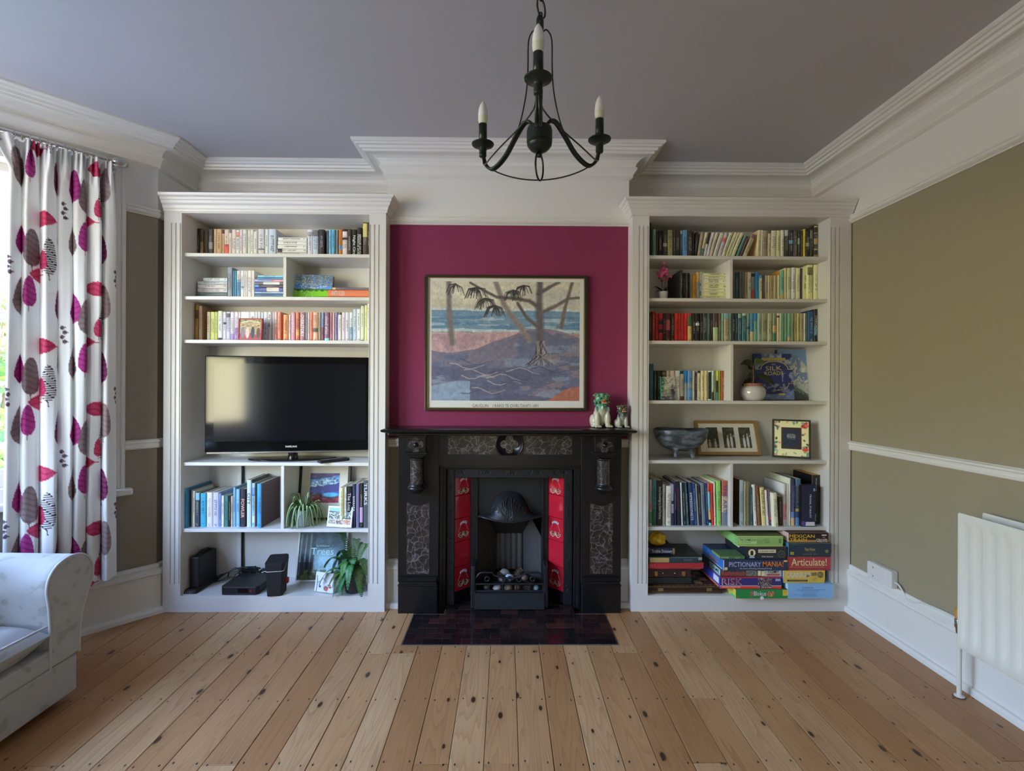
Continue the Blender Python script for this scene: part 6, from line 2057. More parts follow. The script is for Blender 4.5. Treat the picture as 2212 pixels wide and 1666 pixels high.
# ---- black electronics on the bottom shelf
ZB = .0886
q = at(427, 1291, Z=ZB)
ro = thing('internet_router', 'upright black router with finned foot at the window end', 'router', (ax(420.5, 2.74), 2.740, ZB), rot=(0, 0, -.02))
MB().box(-.026, .026, 0, .165, .022, .19).build('case', M_BLACKMATT, ro, world=False, bevel=.006, seg=2)
m = MB().add([(-.034, -.035, 0), (.034, -.035, 0), (.040, .17, 0), (-.030, .17, 0), (-.032, -.03, .02), (.032, -.03, .02), (.03, .165, .03), (-.03, .165, .03)], [(3, 2, 1, 0), (4, 5, 6, 7), (0, 1, 5, 4), (1, 2, 6, 5), (2, 3, 7, 6), (3, 0, 4, 7)])
m.build('foot', M_BLACKMATT, ro, world=False, bevel=.003)
MB().tube([(.0, .03, .19), (.0, .06, .205), (.0, .12, .203), (0, .15, .19)], .007, 8).build('top_cable', M_BLACK, ro, world=False)
m = MB()
for k in range(4):
    m.box(-.021 + .011 * k, -.019 + .011 * k, -.0365, -.0345, .006, .014, C(150, 155, 160))
tag(m.build('status_light', M_PRINT, ro, world=False), kind='stuff')
fa, fb = at(476.5, 1291.5, Z=ZB), at(559, 1291.5, Z=ZB)
yb_ = max(fa.y, 2.672)
st = thing('set_top_box', 'low black set-top box with red light on bottom shelf', 'set-top box', (ax(476.5, 2.69), 2.690, ZB))
ww = ax(559, 2.69) - ax(476.5, 2.69)
m = MB()
hh = .045
e = .012
pl = [(e, 0), (ww - e, 0), (ww, .02), (ww + .006, .19), (ww - .006, .20), (.016, .20), (.004, .19), (0, .02)]
m.add([(x, y, z) for z in (0, hh) for x, y in pl], [tuple(range(7, -1, -1)), tuple(range(8, 16))] + [(i, (i + 1) % 8, 8 + (i + 1) % 8, 8 + i) for i in range(8)])
m.build('case', M_BLACKMATT, st, world=False, bevel=.004, seg=2)
MB().box(ww * .47, ww * .74, -.0012, .002, .013, .036).build('display_window', M_PIANO, st, world=False)
MB().box(ww * .79, ww * .84, -.0012, .002, .018, .029, (.45, .02, .03)).build('indicator', M_GLOSS, st, world=False)
yq = 2.72
sw = thing('air_purifier', 'black tapered tower speaker with slanted white stripe', 'speaker', (ax(600, yq), yq, ZB), rot=(0, 0, .16))
z3 = .211
m = MB()


def prof_t(f, z):
    w, d = .040 + .010 * f, .046 + .008 * f
    c = .010
    return [(-w + c, -d, z), (w - c, -d, z), (w, -d + c, z), (w, d - c, z), (w - c, d, z), (-w + c, d, z), (-w, d - c, z), (-w, -d + c, z)]


R_ = [prof_t(0, 0), prof_t(.66, .136), prof_t(.70, .140), prof_t(1, .178)]
R_[1] = [(x, y, z + .045 * (y + .05) / .1 * 0) for x, y, z in R_[1]]
for a, b in zip(R_[:-1], R_[1:]):
    m.add(a + b, [(i, (i + 1) % 8, 8 + (i + 1) % 8, 8 + i) for i in range(8)])
m.add(R_[0], [tuple(range(7, -1, -1))])
topv = [(x, y, z + .016 * (y + .05) / .1) for x, y, z in prof_t(.96, .182)]
m.add(R_[-1] + topv, [(i, (i + 1) % 8, 8 + (i + 1) % 8, 8 + i) for i in range(8)])
m.add(topv, [tuple(range(8))])
m.build('case', M_BLACKMATT, sw, world=False)
m = MB()
a_ = [(x * 1.012, y * 1.012, z + .036 * max(0, (y + .03) / .07)) for x, y, z in prof_t(.68, .137)]
m.tube(a_, .0018, 5, closed=True)
m.build('stripe', M_TRUNK, sw, world=False)
MB().box(.044, .058, .0, .022, .050, .078, (.40, .03, .04)).build('tag', M_PRINT, sw, world=False)
sw.name = 'tower_speaker'
sw['label'] = 'black tapered tower speaker with thin white stripe on bottom shelf'
# cables
r = random.Random(8)
ct = MB()
x0, x1 = ax(440, 2.84), ax(590, 2.84)
for k in range(11):
    pts = []
    xa, xb = r.uniform(x0, x0 + .2), r.uniform(x0 + .18, x1)
    ya, yb2 = r.uniform(2.84, 2.92), r.uniform(2.90, 2.935)
    hz = r.uniform(.01, .07)
    for i in range(13):
        u = i / 12
        pts.append((xa + (xb - xa) * u + .012 * math.sin(9 * u + k), ya + (yb2 - ya) * u + .006 * math.sin(7 * u + 2 * k), ZB + .006 + hz * abs(math.sin(PI * u * r.uniform(.95, 1.05))) + .008 * math.sin(4 * u + k) ** 2))
    m = MB().tube(pts, r.uniform(.0028, .0042), 6)
    o = m.build('cable', M_BLACK)
    tag(o, 'black cable in the tangle between router and tower speaker', 'cable', 'tangled black cables on the bottom shelf')
for k, (pp, lab) in enumerate((([(541, 1250), (556, 1236), (575, 1220), (588, 1212)], 'white cable arching up behind the tower speaker'), ([(542, 1250), (556, 1240), (572, 1235), (588, 1234)], 'white cable lower of the two behind the tower speaker'))):
    pts = [at(x, y, Y=2.90) for x, y in pp]
    P4 = []
    for i in range(13):
        u = i / 12 * 3
        j = min(2, int(u))
        P4.append(pts[j].lerp(pts[j + 1], u - j))
    tag(MB().tube(P4, .0026, 6).build('white_cable', M_TRUNK), lab, 'cable', 'white cables behind the tower speaker')
lo = MB().tube([at(x, y, Y=2.90) for x, y in ((545, 1240), (540, 1234), (546, 1226), (552, 1223), (555, 1232), (552, 1244), (546, 1250))], .003, 6).build('cable', M_BLACK)
tag(lo, 'thin black cable looping up beside the trunking', 'cable')
po_ = thing('power_strip', 'white power strip with black plugs among the cables', 'power strip', (ax(552, 2.915), 2.915, ZB))
MB().box(-.09, .10, -.018, .022, 0, .03).build('case', M_TRUNK, po_, world=False, bevel=.004)
for k in range(3):
    MB().box(-.07 + .05 * k, -.035 + .05 * k, -.014, .016, .03, .06).build('plug', M_BLACKMATT, po_, world=False, bevel=.004)

# ================================================================== board-game bookcase: ornaments
def orchid():
    x, y, z = ax(1432, 2.765), 2.765, RS[1] + .0005
    o = thing('orchid', 'small magenta orchid in white pot on second shelf', 'potted plant', (x, y, z))
    MB().lathe([(0, 0), (.020, 0), (.0215, .003), (.0265, .044), (.027, .047), (.0245, .047), (.024, .040), (0, .038)], (x, y, z), 24).build('pot', flat('white_ceramic', (.70, .69, .67), .2), o)
    dk = C(32, 42, 24, 1.4)
    for a, L, ri, dr in ((PI + .1, .075, .035, .012), (PI - .5, .05, .012, .012), (.2, .03, .03, .0), (-.9, .045, .02, .015)):
        m = MB()
        pts = [(x + L * i / 8 * math.cos(a), y + L * i / 8 * math.sin(a), z + .045 + ri * math.sin(i / 8 * PI * .75) - dr * (i / 8) ** 2) for i in range(9)]
        ribbon(m, pts, .026, [dk, dk], wide=(math.cos(a), math.sin(a), .01))
        m.build('leaf', M_LEAF, o)
    st_ = []
    for k, (dx, top_) in enumerate(((-.006, .150), (.004, .185))):
        pts = [(x + dx + .012 * math.sin(i / 10 * 2.2) * (1 if k else -1) * (i / 10) + .012 * (i / 10) ** 2, y + .002 * k, z + .045 + (top_ - .045) * i / 10) for i in range(11)]
        st_.append(pts)
        MB().tube(pts, .0014, 5, C(60, 66, 36)).build('stem', M_LEAF, o)
    rr = random.Random(5)
    for k in range(19):
        pts = st_[k % 2]
        b = Vector(pts[rr.randint(6, 10)])
        c = b + Vector((rr.uniform(-.026, .028), rr.uniform(-.016, .012), rr.uniform(-.010, .028)))
        m = MB()
        col = (C(170, 40, 96, 1.5), C(200, 90, 140, 1.5), C(140, 24, 70, 1.5))[k % 3]
        for q in range(5):
            a = q * 2 * PI / 5 + k
            e, f = Vector((math.cos(a), -.35, math.sin(a))), Vector((-math.sin(a), 0, math.cos(a)))
            m.add([c, c + e * .006 - f * .0042, c + e * .0115, c + e * .006 + f * .0042], [(0, 1, 2, 3)], col)
        m.ell(c + Vector((0, -.003, 0)), (.002, .002, .002), 6, 4, C(235, 200, 160))
        m.tube([b, c], .0007, 4, C(80, 60, 40))
        m.build('flower', M_LEAF, o)


orchid()
# small picture, fourth shelf
Ys = 2.765
A, Mx, w = lean_frame((ax(1426.5, Ys), Ys, RS[3] + .0006), (ax(1459.6, Ys), Ys, RS[3] + .0006), .13, .014)
sm_ = link('small_picture_book', None)
stand(sm_, A, Mx)
tag(sm_, 'small book with green spine showing misty garden cover, fourth shelf', 'book')
hh = az(1440, 815.5, Ys) - RS[3]
MB().box(0, w, 0, .002, 0, hh, C(40, 110, 90)).box(0, w, .010, .012, 0, hh, C(40, 110, 90)).box(0, .002, 0, .012, 0, hh, C(50, 135, 110, 1.4)).build('cover', M_PRINT, sm_, world=False)
MB().box(.002, w - .002, .002, .010, .002, hh - .002).build('page_block', M_PAGE, sm_, world=False)
P = Paint(50, 74, (128, 128, 112), w / hh)
P.put(P.v > .5 + .3 * (fbm(P.u * 5, P.v * 5, 2) - .5), (160, 160, 148)).blob(.12, .7, .2, .35, (52, 92, 44), .95, .6).blob(.85, .40, .14, .26, (40, 46, 46), .9, .5).put(P.v < .16, (78, 82, 92)).put((fbm(P.u * 10, P.v * 12, 8) > .57), (190, 190, 176), .6)
P.stroke([(.3, 1), (.5, .7), (.9, .95)], .012, (70, 70, 60), .8).noise(20, 28, 5, .2)
P.put(P.u < .10, (70, 150, 130))
P.mesh('cover_print', M_PRINT, sm_, (0, -.0004, 0), (1, 0, 0), (0, 0, 1), w, hh, 2.0)

# rubber plant in white round pot
x, y, z = ax(1626.5, 2.77), 2.770, RS[3] + .0005
rp = thing('rubber_plant', 'dark-leaved rubber plant in round white pot before blue book', 'potted plant', (x, y, z))
R0 = (1652.5 - 1601) / 2 * 2.77 / FPX
zt = az(1626, 834, 2.77) - z
MB().lathe([(0, 0), (R0 * .62, 0), (R0 * .80, .006), (R0 * .97, zt * .35), (R0, zt * .55), (R0 * .94, zt * .82), (R0 * .74, zt), (R0 * .68, zt), (R0 * .68, zt * .9), (0, zt * .85)], (x, y, z), 36).build('pot', flat('white_glazed_pot', (.62, .60, .60), .12, coat=.4), rp)
MB().lathe([(R0 * .70, zt * .9), (R0 * .735, zt + .004), (R0 * .735, zt + .016), (R0 * .66, zt + .016), (R0 * .64, zt + .004), (0, zt + .004)], (x, y, z), 30).build('inner_pot', flat('terracotta', (.33, .13, .075), .7), rp)
MB().tube([(x, y, z + zt), (x + .004, y, z + zt + .05), (x + .002, y, z + zt + .10), (x + .006, y, z + zt + .135)], [.005, .0045, .004, .002], 8, C(120, 74, 50)).build('stem', M_LEAF, rp)
dk, dk2 = C(30, 40, 20, 1.6), C(66, 84, 34, 1.6)
for (hz, a, L, ri, dr, w_, c_) in ((.112, PI + .15, .085, .035, .02, .036, dk), (.118, -.35, .055, .03, .012, .040, dk2), (.10, -PI / 2 - .3, .05, .05, .0, .036, dk2), (.06, PI + .35, .075, .02, .05, .034, dk), (.055, -.25, .095, .02, .05, .036, dk), (.045, PI - .35, .06, .005, .05, .034, dk), (.05, -.55, .11, .03, .075, .036, dk), (.09, PI / 2, .05, .03, .02, .036, dk)):
    p0 = Vector((x + .003, y, z + zt + hz))
    pts = [p0 + Vector((L * i / 10 * math.cos(a), max(-.07, min(.06, L * i / 10 * math.sin(a))), ri * math.sin(i / 10 * PI * .7) - dr * (i / 10) ** 1.6)) for i in range(11)]
    m = MB()
    rows = []
    for i, p in enumerate(pts):
        t = (pts[min(10, i + 1)] - pts[max(0, i - 1)]).normalized()
        s = Vector((-math.sin(a) * .5, math.cos(a) * .35, .85)).normalized()
        s = (s - t * s.dot(t)).normalized()
        n = s.cross(t)
        wd = w_ * (math.sin(PI * min(1, (i + .3) / 10.3)) ** .7 if i > 2 else .06)
        rows.append([p + s * wd * (k / 4 - .5) + n * .18 * wd * abs(k / 2 - 1) for k in range(5)])
    m.grid(rows, c_)
    m.build('leaf', M_GLOSS, rp)

# cover-out books: gilt navy cover and mountain cover
Yk = 2.825
A, Mx, w = lean_frame((ax(1634, Yk), Yk, RS[3] + .0008), (ax(1716.5, Yk - .012), Yk - .012, RS[3] + .0008), .27, .035)
sr = link('cover_out_book', None)
stand(sr, A, Mx)
tag(sr, 'navy hardback with gold lettering facing out behind rubber plant', 'book')
hh = az(1680, 765, Yk + .02) - RS[3]
MB().box(0, w, 0, .003, 0, hh, C(36, 46, 96, 1.4)).box(0, w, .019, .022, 0, hh, C(30, 36, 70)).box(0, .003, 0, .022, 0, hh, C(36, 46, 96)).build('cover', M_PRINT, sr, world=False)
MB().box(.003, w - .004, .003, .019, .003, hh - .003).build('page_block', M_PAGE, sr, world=False)
P = Paint(110, 140, (40, 50, 100), w / hh)
arch = .66 + .16 * np.sqrt(np.clip(1 - ((P.u - .52) / .42) ** 2, 0, 1))
P.put(P.v > arch, (128, 138, 150)).put((P.v > arch) & (fbm(P.u * 16, P.v * 16, 3) > .53), (70, 82, 120), .8)
P.put((P.v < .16 - .1 * np.sqrt(np.clip(1 - ((P.u - .45) / .5) ** 2, 0, 1)) + .06), (92, 112, 152)).put((P.v < .34) & (fbm(P.u * 12, P.v * 16, 6) > .57), (120, 134, 165), .8).put((np.abs(P.v - .5) < .12) & (P.u > .7) & (fbm(P.u * 14, P.v * 14, 9) > .52), (130, 142, 170), .8)
P.blob(.08, .94, .12, .1, (34, 44, 92)).blob(.86, .96, .13, .09, (34, 44, 92))
P.mesh('cover_print', M_PRINT, sr, (0, -.0004, 0), (1, 0, 0), (0, 0, 1), w, hh, 1.7)
M_FOIL = flat('gold_foil', (.80, .66, .16), .3, metal=.3)
m = MB()
pts = [(1.0, .66), (.86, .66)] + [(.52 + .36 * math.cos(a), .66 + .17 * math.sin(a)) for a in np.linspace(.1, PI - .1, 14)] + [(.16, .66), (0.02, .66)]
m.tube([(u * w, -.001, v * hh) for u, v in pts], .0022, 5)
pts = [(1.0, .35), (.86, .35)] + [(.52 + .36 * math.cos(a), .35 + .15 * math.sin(a)) for a in np.linspace(-.1, -PI / 2 - .2, 8)]
m.tube([(u * w, -.001, v * hh) for u, v in pts], .0022, 5)
m.box(w * .20, w * .82, -.0015, 0, hh * .855, hh * .905)
m.box(w * .60, w * .76, -.0015, 0, hh * .095, hh * .135)
m.build('gold_band', M_FOIL, sr, world=False)
for tx, u_, v_, ww_, h_ in (('THE', .50, .765, .11, .03), ('SILK', .50, .68, .42, .095), ('ROADS', .50, .57, .50, .085)):
    text(tx, sr, (w * u_, -.0012, hh * v_), (1, 0, .04), (-.04, 0, 1), w * ww_, hh * h_, M_FOIL, world=False)
text('PETER FRANKOPAN', sr, (w * .51, -.0022, hh * .88), (1, 0, 0), (0, 0, 1), w * .58, hh * .03, M_BLACKINK, world=False)
Yk = 2.875
A, Mx, w = lean_frame((ax(1684, Yk), Yk, RS[3] + .0008), (ax(1757, Yk - .01), Yk - .01, RS[3] + .0008), .29, .03)
mo_ = link('cover_out_book', None)
stand(mo_, A, Mx)
tag(mo_, 'tall hardback with snowy mountain cover behind the gold-lettered book', 'book')
hh = az(1750, 756, Yk + .02) - RS[3]
MB().box(0, w, 0, .003, 0, hh, C(90, 110, 150, 1.5)).box(0, w, .026, .029, 0, hh, C(24, 26, 30)).box(0, .003, 0, .029, 0, hh, C(60, 80, 110)).build('cover', M_PRINT, mo_, world=False)
MB().box(.003, w - .002, .003, .026, .003, hh - .003).build('page_block', M_PAGE, mo_, world=False)
P = Paint(90, 120, (96, 124, 160), w / hh)
ridge = .82 - 1.1 * np.abs(P.u - .62) ** 1.3 + .05 * (fbm(P.u * 10, P.v * 4, 2) - .5)
P.put(P.v < ridge, (150, 160, 152)).put((P.v < ridge) & (fbm(P.u * 9 + P.v * 6, P.v * 12, 4) > .52), (92, 108, 150), .85).put((P.v < ridge) & (fbm(P.u * 12 - P.v * 7, P.v * 14, 9) > .60), (190, 196, 178), .85)
P.put(P.v < .42 - .38 * P.u + .02, (66, 74, 72)).put((P.v < .36 - .38 * P.u), (56, 62, 60))
for k in range(5):
    P.stroke([(.35 + .12 * k, .28 - .03 * k), (.5 + .12 * k, .17 - .03 * k)], .006, (150, 160, 158), .8)
P.mesh('cover_print', M_PRINT, mo_, (0, -.0004, 0), (1, 0, 0), (0, 0, 1), w, hh, 2.0)

# footed bowl
x, y, z = ax(1473, 2.80), 2.815, RS[4] + .0025
bo = thing('footed_bowl', 'blue-black glazed stoneware bowl on three feet', 'bowl', (x, y, z))


def bowl_glaze():
    m, t, p = new_mat('stoneware_glaze')
    tc = t.nodes.new('ShaderNodeTexCoord')
    n = t.nodes.new('ShaderNodeTexNoise')
    n.inputs['Scale'].default_value = 14
    n.inputs['Detail'].default_value = 6
    mp = t.nodes.new('ShaderNodeMapping')
    mp.inputs['Scale'].default_value = (1, 1, 2.4)
    t.links.new(tc.outputs['Object'], mp.inputs[0])
    t.links.new(mp.outputs[0], n.inputs['Vector'])
    r = ramp(t, [(.28, (.018, .020, .026)), (.46, (.07, .085, .10)), (.58, (.16, .20, .25)), (.72, (.22, .34, .52))])
    t.links.new(n.outputs[0], r.inputs[0])
    t.links.new(r.outputs[0], p.inputs['Base Color'])
    p.inputs['Roughness'].default_value = .28
    b = t.nodes.new('ShaderNodeBump')
    b.inputs['Strength'].default_value = .5
    b.inputs['Distance'].default_value = .004
    t.links.new(n.outputs[0], b.inputs['Height'])
    t.links.new(b.outputs[0], p.inputs['Normal'])
    return m


M_BOWL = bowl_glaze()
rx = 59 * 2.80 / FPX
zr = az(1471, 929, 2.80) - z
m = MB().lathe([(0, .036), (.30, .038), (.55, .052), (.78, .078), (.93, .112), (1.0, zr), (.975, zr + .004), (.90, .112), (.74, .083), (.5, .060), (0, .048)], (0, 0, 0), 44)
m.v = [(x + px_ * rx, y + py_ * .118, z + pz + .004 * math.sin(3 * math.atan2(py_, px_) + 1) * math.hypot(px_, py_)) for px_, py_, pz in m.v]
m.build('bowl', M_BOWL, bo)
for a in (-2.25, -.85, 1.6):
    cx, cy = x + .42 * rx * math.cos(a), y + .50 * .118 * math.sin(a)
    MB().tube([(cx, cy, z + .056), (cx + .006 * math.cos(a), cy + .004 * math.sin(a), z + .036), (cx + .010 * math.cos(a), cy + .006 * math.sin(a), z + .014), (cx + .016 * math.cos(a), cy + .010 * math.sin(a), z + .0035)], [.020, .0135, .0105, .0115], 12).build('foot', M_BOWL, bo)

# triple photo frame
c0, c1 = at(1510, 985, Z=RS[4] + .0006), at(1646, 984.5, Z=RS[4] + .0006)
c0.y = c1.y = 2.86
c0.x, c1.x = ax(1510, 2.86), ax(1646, 2.86)
A, Mx, w = lean_frame(c0, c1, .20, .062)
tf = link('triple_photo_frame', None)
stand(tf, A, Mx)
tag(tf, 'oak photo frame with three wedding photographs behind the bowl', 'frame')
hh = (az(1570, 912, 2.915) - RS[4]) / math.cos(math.asin(.062 / .20))
M_OAK = flat('oak_frame', (.36, .22, .085), .45, vary=.15, vscale=40)
frame_bars(w, hh, .018, .020, M_OAK, tf)
MB().box(.018, w - .018, .007, .018, .018, hh - .018, C(210, 204, 192, 1.4)).build('mount', M_PRINT, tf, world=False)
for k in range(3):
    P = Paint(44, 64, (46, 50, 40), .65)
    P.put(fbm(P.u * 7, P.v * 9, 60 + k) > .54, (66, 72, 54), .8).put(P.v < .2, (84, 78, 66), .7)
    for cu, hgt, cl in ((.38, .52, (205, 205, 198)), (.70, .60, (196, 196, 190)), (.92, .52, (60, 58, 60))) if k else ((.2, .3, (150, 150, 140)), (.7, .35, (170, 170, 160))):
        P.blob(cu, hgt * .5, .11, hgt * .52, cl, .95, .5).blob(cu, hgt + .06, .05, .045, (190, 160, 140))
    P.noise(16, 22, 70 + k, .25)
    P.mesh('photograph', M_PRINT, tf, (w * (.17 + .262 * k), .0064, hh * .20), (1, 0, 0), (0, 0, 1), w * .185, hh * .60, 2.0)
# floral photo frame
c0, c1 = at(1668, 989, Z=RS[4] + .0006), at(1752, 994.5, Z=RS[4] + .0006)
A, Mx, w = lean_frame(c0, c1, .22, .045)
ff = link('floral_photo_frame', None)
stand(ff, A, Mx)
tag(ff, 'dark photo frame with cream floral border and navy insert', 'frame')
hh = .222
M_FRAMEDK = flat('dark_olive_frame', (.035, .03, .018), .4)
frame_bars(w, hh, .010, .018, M_FRAMEDK, ff)
MB().box(.010, w - .010, .004, .016, .010, hh - .010, C(200, 186, 140)).build('panel', M_PRINT, ff, world=False)
P = Paint(90, 92, (212, 196, 148), w / hh)
r = random.Random(3)
for k in range(46):
    e = r.choice('lrlrlrtb')
    uu, vv = (r.uniform(.0, .17), r.uniform(0, 1)) if e == 'l' else (r.uniform(.83, 1), r.uniform(0, 1)) if e == 'r' else (r.uniform(0, 1), r.uniform(.93, 1)) if e == 't' else (r.uniform(0, 1), r.uniform(0, .12))
    cl = r.choice([(62, 96, 88), (92, 130, 112), (46, 70, 62), (160, 48, 44), (198, 120, 104), (60, 52, 44), (120, 150, 130), (205, 140, 70)])
    P.blob(uu, vv, r.uniform(.03, .07), r.uniform(.018, .035), cl, .95, .3, r.uniform(0, 3))
P.blob(.88, .86, .10, .055, (168, 46, 44)).blob(.94, .88, .06, .04, (206, 92, 80)).blob(.90, .2, .09, .05, (190, 60, 46))
P.mesh('floral_border', M_PRINT, ff, (.010, .0035, .010), (1, 0, 0), (0, 0, 1), w - .02, hh - .02, 1.6)
MB().box(w * .24, w * .76, 0, .012, hh * .23, hh * .79).build('inner_frame', flat('walnut_inner_frame', (.06, .03, .018), .4), ff, world=False, bevel=.001)
MB().box(w * .295, w * .705, -.0006, .004, hh * .275, hh * .745, C(34, 42, 60, 1.3)).build('insert_card', M_PRINT, ff, world=False)
for tx, v_, h_, ww_ in (('PHOTO', .575, .036, .22), ('FRAME', .535, .036, .21), ('Beautiful New', .615, .020, .18), ('4 x 6 inches', .495, .014, .2)):
    text(tx, ff, (w * .5, -.0012, hh * v_), (1, 0, 0), (0, 0, 1), w * ww_, hh * h_, M_WHITEINK, world=False)
for f_ in (tf, ff, ab, tp):
    hb = .15
    MB().obox((0.06 if f_ is not tf else .16, .02, .0), (.04, 0, 0), (0, .004, 0), (0, 0, .001)).build('rear_strut', M_BLACKMATT, f_, world=False)
# ================================================================== BOARD GAMES
GM = 'board games stacked on the bottom shelf'
M_YEL = flat('yellow_ink', C(230, 185, 60, 1.2), .45)
M_CREAMINK = flat('cream_ink', C(232, 205, 150, 1.2), .45)
M_REDINK = flat('red_ink', C(150, 40, 50, 1.3), .45)
M_ORANGEINK = flat('orange_ink', C(240, 130, 40, 1.2), .45)
M_SILVERINK = flat('silver_ink', C(165, 180, 205, 1.2), .4)


def gbox(label, px0, px1, z0, h, Yf, d, front, side=None, top=None, deco=(), yaw=0.0, name='board_game', cat='board game', k=1.7, lid=.75, group=GM):
    """cardboard game box: px0..px1 of its front face; deco in fractions of the front face"""
    xa, xb = ax(px0, Yf), min(ax(px1, Yf), RXI1 - .0012)
    w = xb - xa
    side = side or front
    top = top or front
    cf, cs, ct = C(*front, k), C(*side, k), C(*top, k)
    o = thing(name, label, cat, (xa, Yf, z0), group, rot=(0, 0, yaw))
    h = h - .0012
    m = MB()
    v = [(x, y, z) for z in (h * (1 - lid), h) for y in (0, d) for x in (0, w)]
    m.add(v, [(0, 1, 5, 4)], cf).add(v, [(0, 4, 6, 2), (1, 3, 7, 5)], cs).add(v, [(4, 5, 7, 6)], ct).add(v, [(2, 6, 7, 3), (0, 2, 3, 1)], cs)
    m.build('lid', M_PRINT, o, world=False)
    m = MB()
    v = [(x, y, z) for z in (0, h * (1 - lid)) for y in (.0015, d - .0015) for x in (.0015, w - .0015)]
    m.add(v, [(0, 1, 5, 4)], cf).add(v, [(0, 4, 6, 2), (1, 3, 7, 5)], cs).add(v, [(0, 2, 3, 1)], cs)
    m.build('tray', M_PRINT, o, world=False)
    pl, lay = MB(), 0
    for q in deco:
        lay += 1
        e = .0004 + .00012 * lay
        if q[0] == 't':
            _, s, u0, u1, v0, v1, mat = q
            text(s, o, ((u0 + u1) / 2 * w, -e - .0003, (v0 + v1) / 2 * h), (1, 0, 0), (0, 0, 1), (u1 - u0) * w, (v1 - v0) * h, mat, world=False, bold=.01)
        elif q[0] == 'ts':                                # on the left-hand side
            _, s, u0, u1, v0, v1, mat = q
            text(s, o, (-e - .0003, d * (1 - (u0 + u1) / 2), (v0 + v1) / 2 * h), (0, -1, 0), (0, 0, 1), (u1 - u0) * d, (v1 - v0) * h, mat, world=False, bold=.01)
        elif q[0] == 'r':
            _, u0, u1, v0, v1, c = q
            pl.quad((u0 * w, -e, v0 * h), (u1 * w, -e, v0 * h), (u1 * w, -e, v1 * h), (u0 * w, -e, v1 * h), C(*c, k))
        elif q[0] == 'rs':
            _, u0, u1, v0, v1, c = q
            pl.quad((-e, d * (1 - u0), v0 * h), (-e, d * (1 - u1), v0 * h), (-e, d * (1 - u1), v1 * h), (-e, d * (1 - u0), v1 * h), C(*c, k))
        elif q[0] == 'd':
            _, u0, v0, r, c = q
            pl.add([(u0 * w + r * h * math.cos(a), -e, v0 * h + r * h * math.sin(a)) for a in np.linspace(0, 2 * PI, 25)[:-1]], [tuple(range(24))], C(*c, k))
        elif q[0] == 's':                                 # unreadable small print
            _, u0, u1, v0, v1, c, rows = q
            scribble(pl, ((u0 + u1) / 2 * w, -e, (v0 + v1) / 2 * h), (1, 0, 0), (0, 0, 1), (u1 - u0) * w, (v1 - v0) * h, int(u0 * 977 + v0 * 31), C(*c, k), rows, 0)
        elif q[0] == 'n':                                 # small busy illustration
            _, u0, u1, v0, v1, cols, sd = q
            r = random.Random(sd)
            for i in range(22):
                for j in range(9):
                    a, b = u0 + (u1 - u0) * i / 22, v0 + (v1 - v0) * j / 9
                    pl.quad((a * w, -e, b * h), ((a + (u1 - u0) / 22) * w, -e, b * h), ((a + (u1 - u0) / 22) * w, -e, (b + (v1 - v0) / 9) * h), (a * w, -e, (b + (v1 - v0) / 9) * h), C(*r.choice(cols), k))
    if pl.v:
        pl.build('printed_panel', M_PRINT, o, world=False)
    return o


def hpx(a, b, Y=2.66):
    return (b - a) * Y / FPX


Z0 = .0886
# middle stack, from the foot up
z = Z0
H_ = hpx(1275, 1295)
gbox('green block-laying game box lowest in the middle stack', 1590, 1705, z, H_, 2.642, .27, (32, 118, 58), (225, 178, 70), (70, 80, 66), [
    ('r', .0, .012, 0, 1, (220, 200, 110)), ('t', 'Blokus', .35, .58, .30, .80, M_WHITEINK), ('n', .59, .74, .22, .78, [(150, 40, 50), (40, 50, 110), (200, 170, 60), (120, 60, 70)], 3), ('n', .28, .35, .25, .8, [(40, 50, 80), (120, 70, 50), (190, 150, 80)], 5),
    ('r', .89, .985, .3, .95, (205, 165, 60)), ('s', .90, .975, .62, .85, (120, 90, 30), 2), ('d', .50, .06, .20, (190, 195, 190)), ('r', .47, .53, .0, .06, (190, 195, 190)), ('s', .02, .06, .1, .3, (160, 140, 70), 2), ('rs', .80, 1, .06, .30, (60, 170, 100))], yaw=.0)
z += H_
H_ = hpx(1242, 1267)
gbox('red and blue world-conquest game box second from foot of middle stack', 1557, 1690, z, H_, 2.652, .27, (44, 40, 98), (50, 70, 170), (150, 45, 48), [
    ('r', 0, 1, 0, .22, (190, 62, 45)), ('r', 0, 1, .22, .26, (210, 200, 205)), ('r', 0, 1, .93, 1, (165, 48, 55)), ('t', 'RISK', .03, .36, .33, .88, M_WHITEINK), ('t', 'THE WORLD CONQUEST GAME', .03, .33, .06, .18, M_WHITEINK),
    ('n', .62, .84, .05, .92, [(60, 52, 58), (150, 140, 140), (95, 80, 85), (40, 36, 44), (120, 100, 95)], 8), ('r', .90, .98, .66, .86, (150, 160, 185)), ('s', .91, .97, .70, .82, (50, 50, 90), 2), ('rs', .1, .95, .03, .2, (205, 95, 60)), ('rs', .7, .96, .35, .9, (190, 205, 235))])
text('RISK', bpy.data.objects['board_game.001'], Vector((.03 * .34, -.0016, .0)) + bpy.data.objects['board_game.001'].location + Vector(((.195 - .03) * (ax(1690, 2.652) - ax(1557, 2.652)), 0, H_ * .60)), (1, 0, 0), (0, 0, 1), .31 * (ax(1690, 2.652) - ax(1557, 2.652)), H_ * .47, M_REDINK, bold=.0)
z += H_
H_ = hpx(1227.5, 1242)
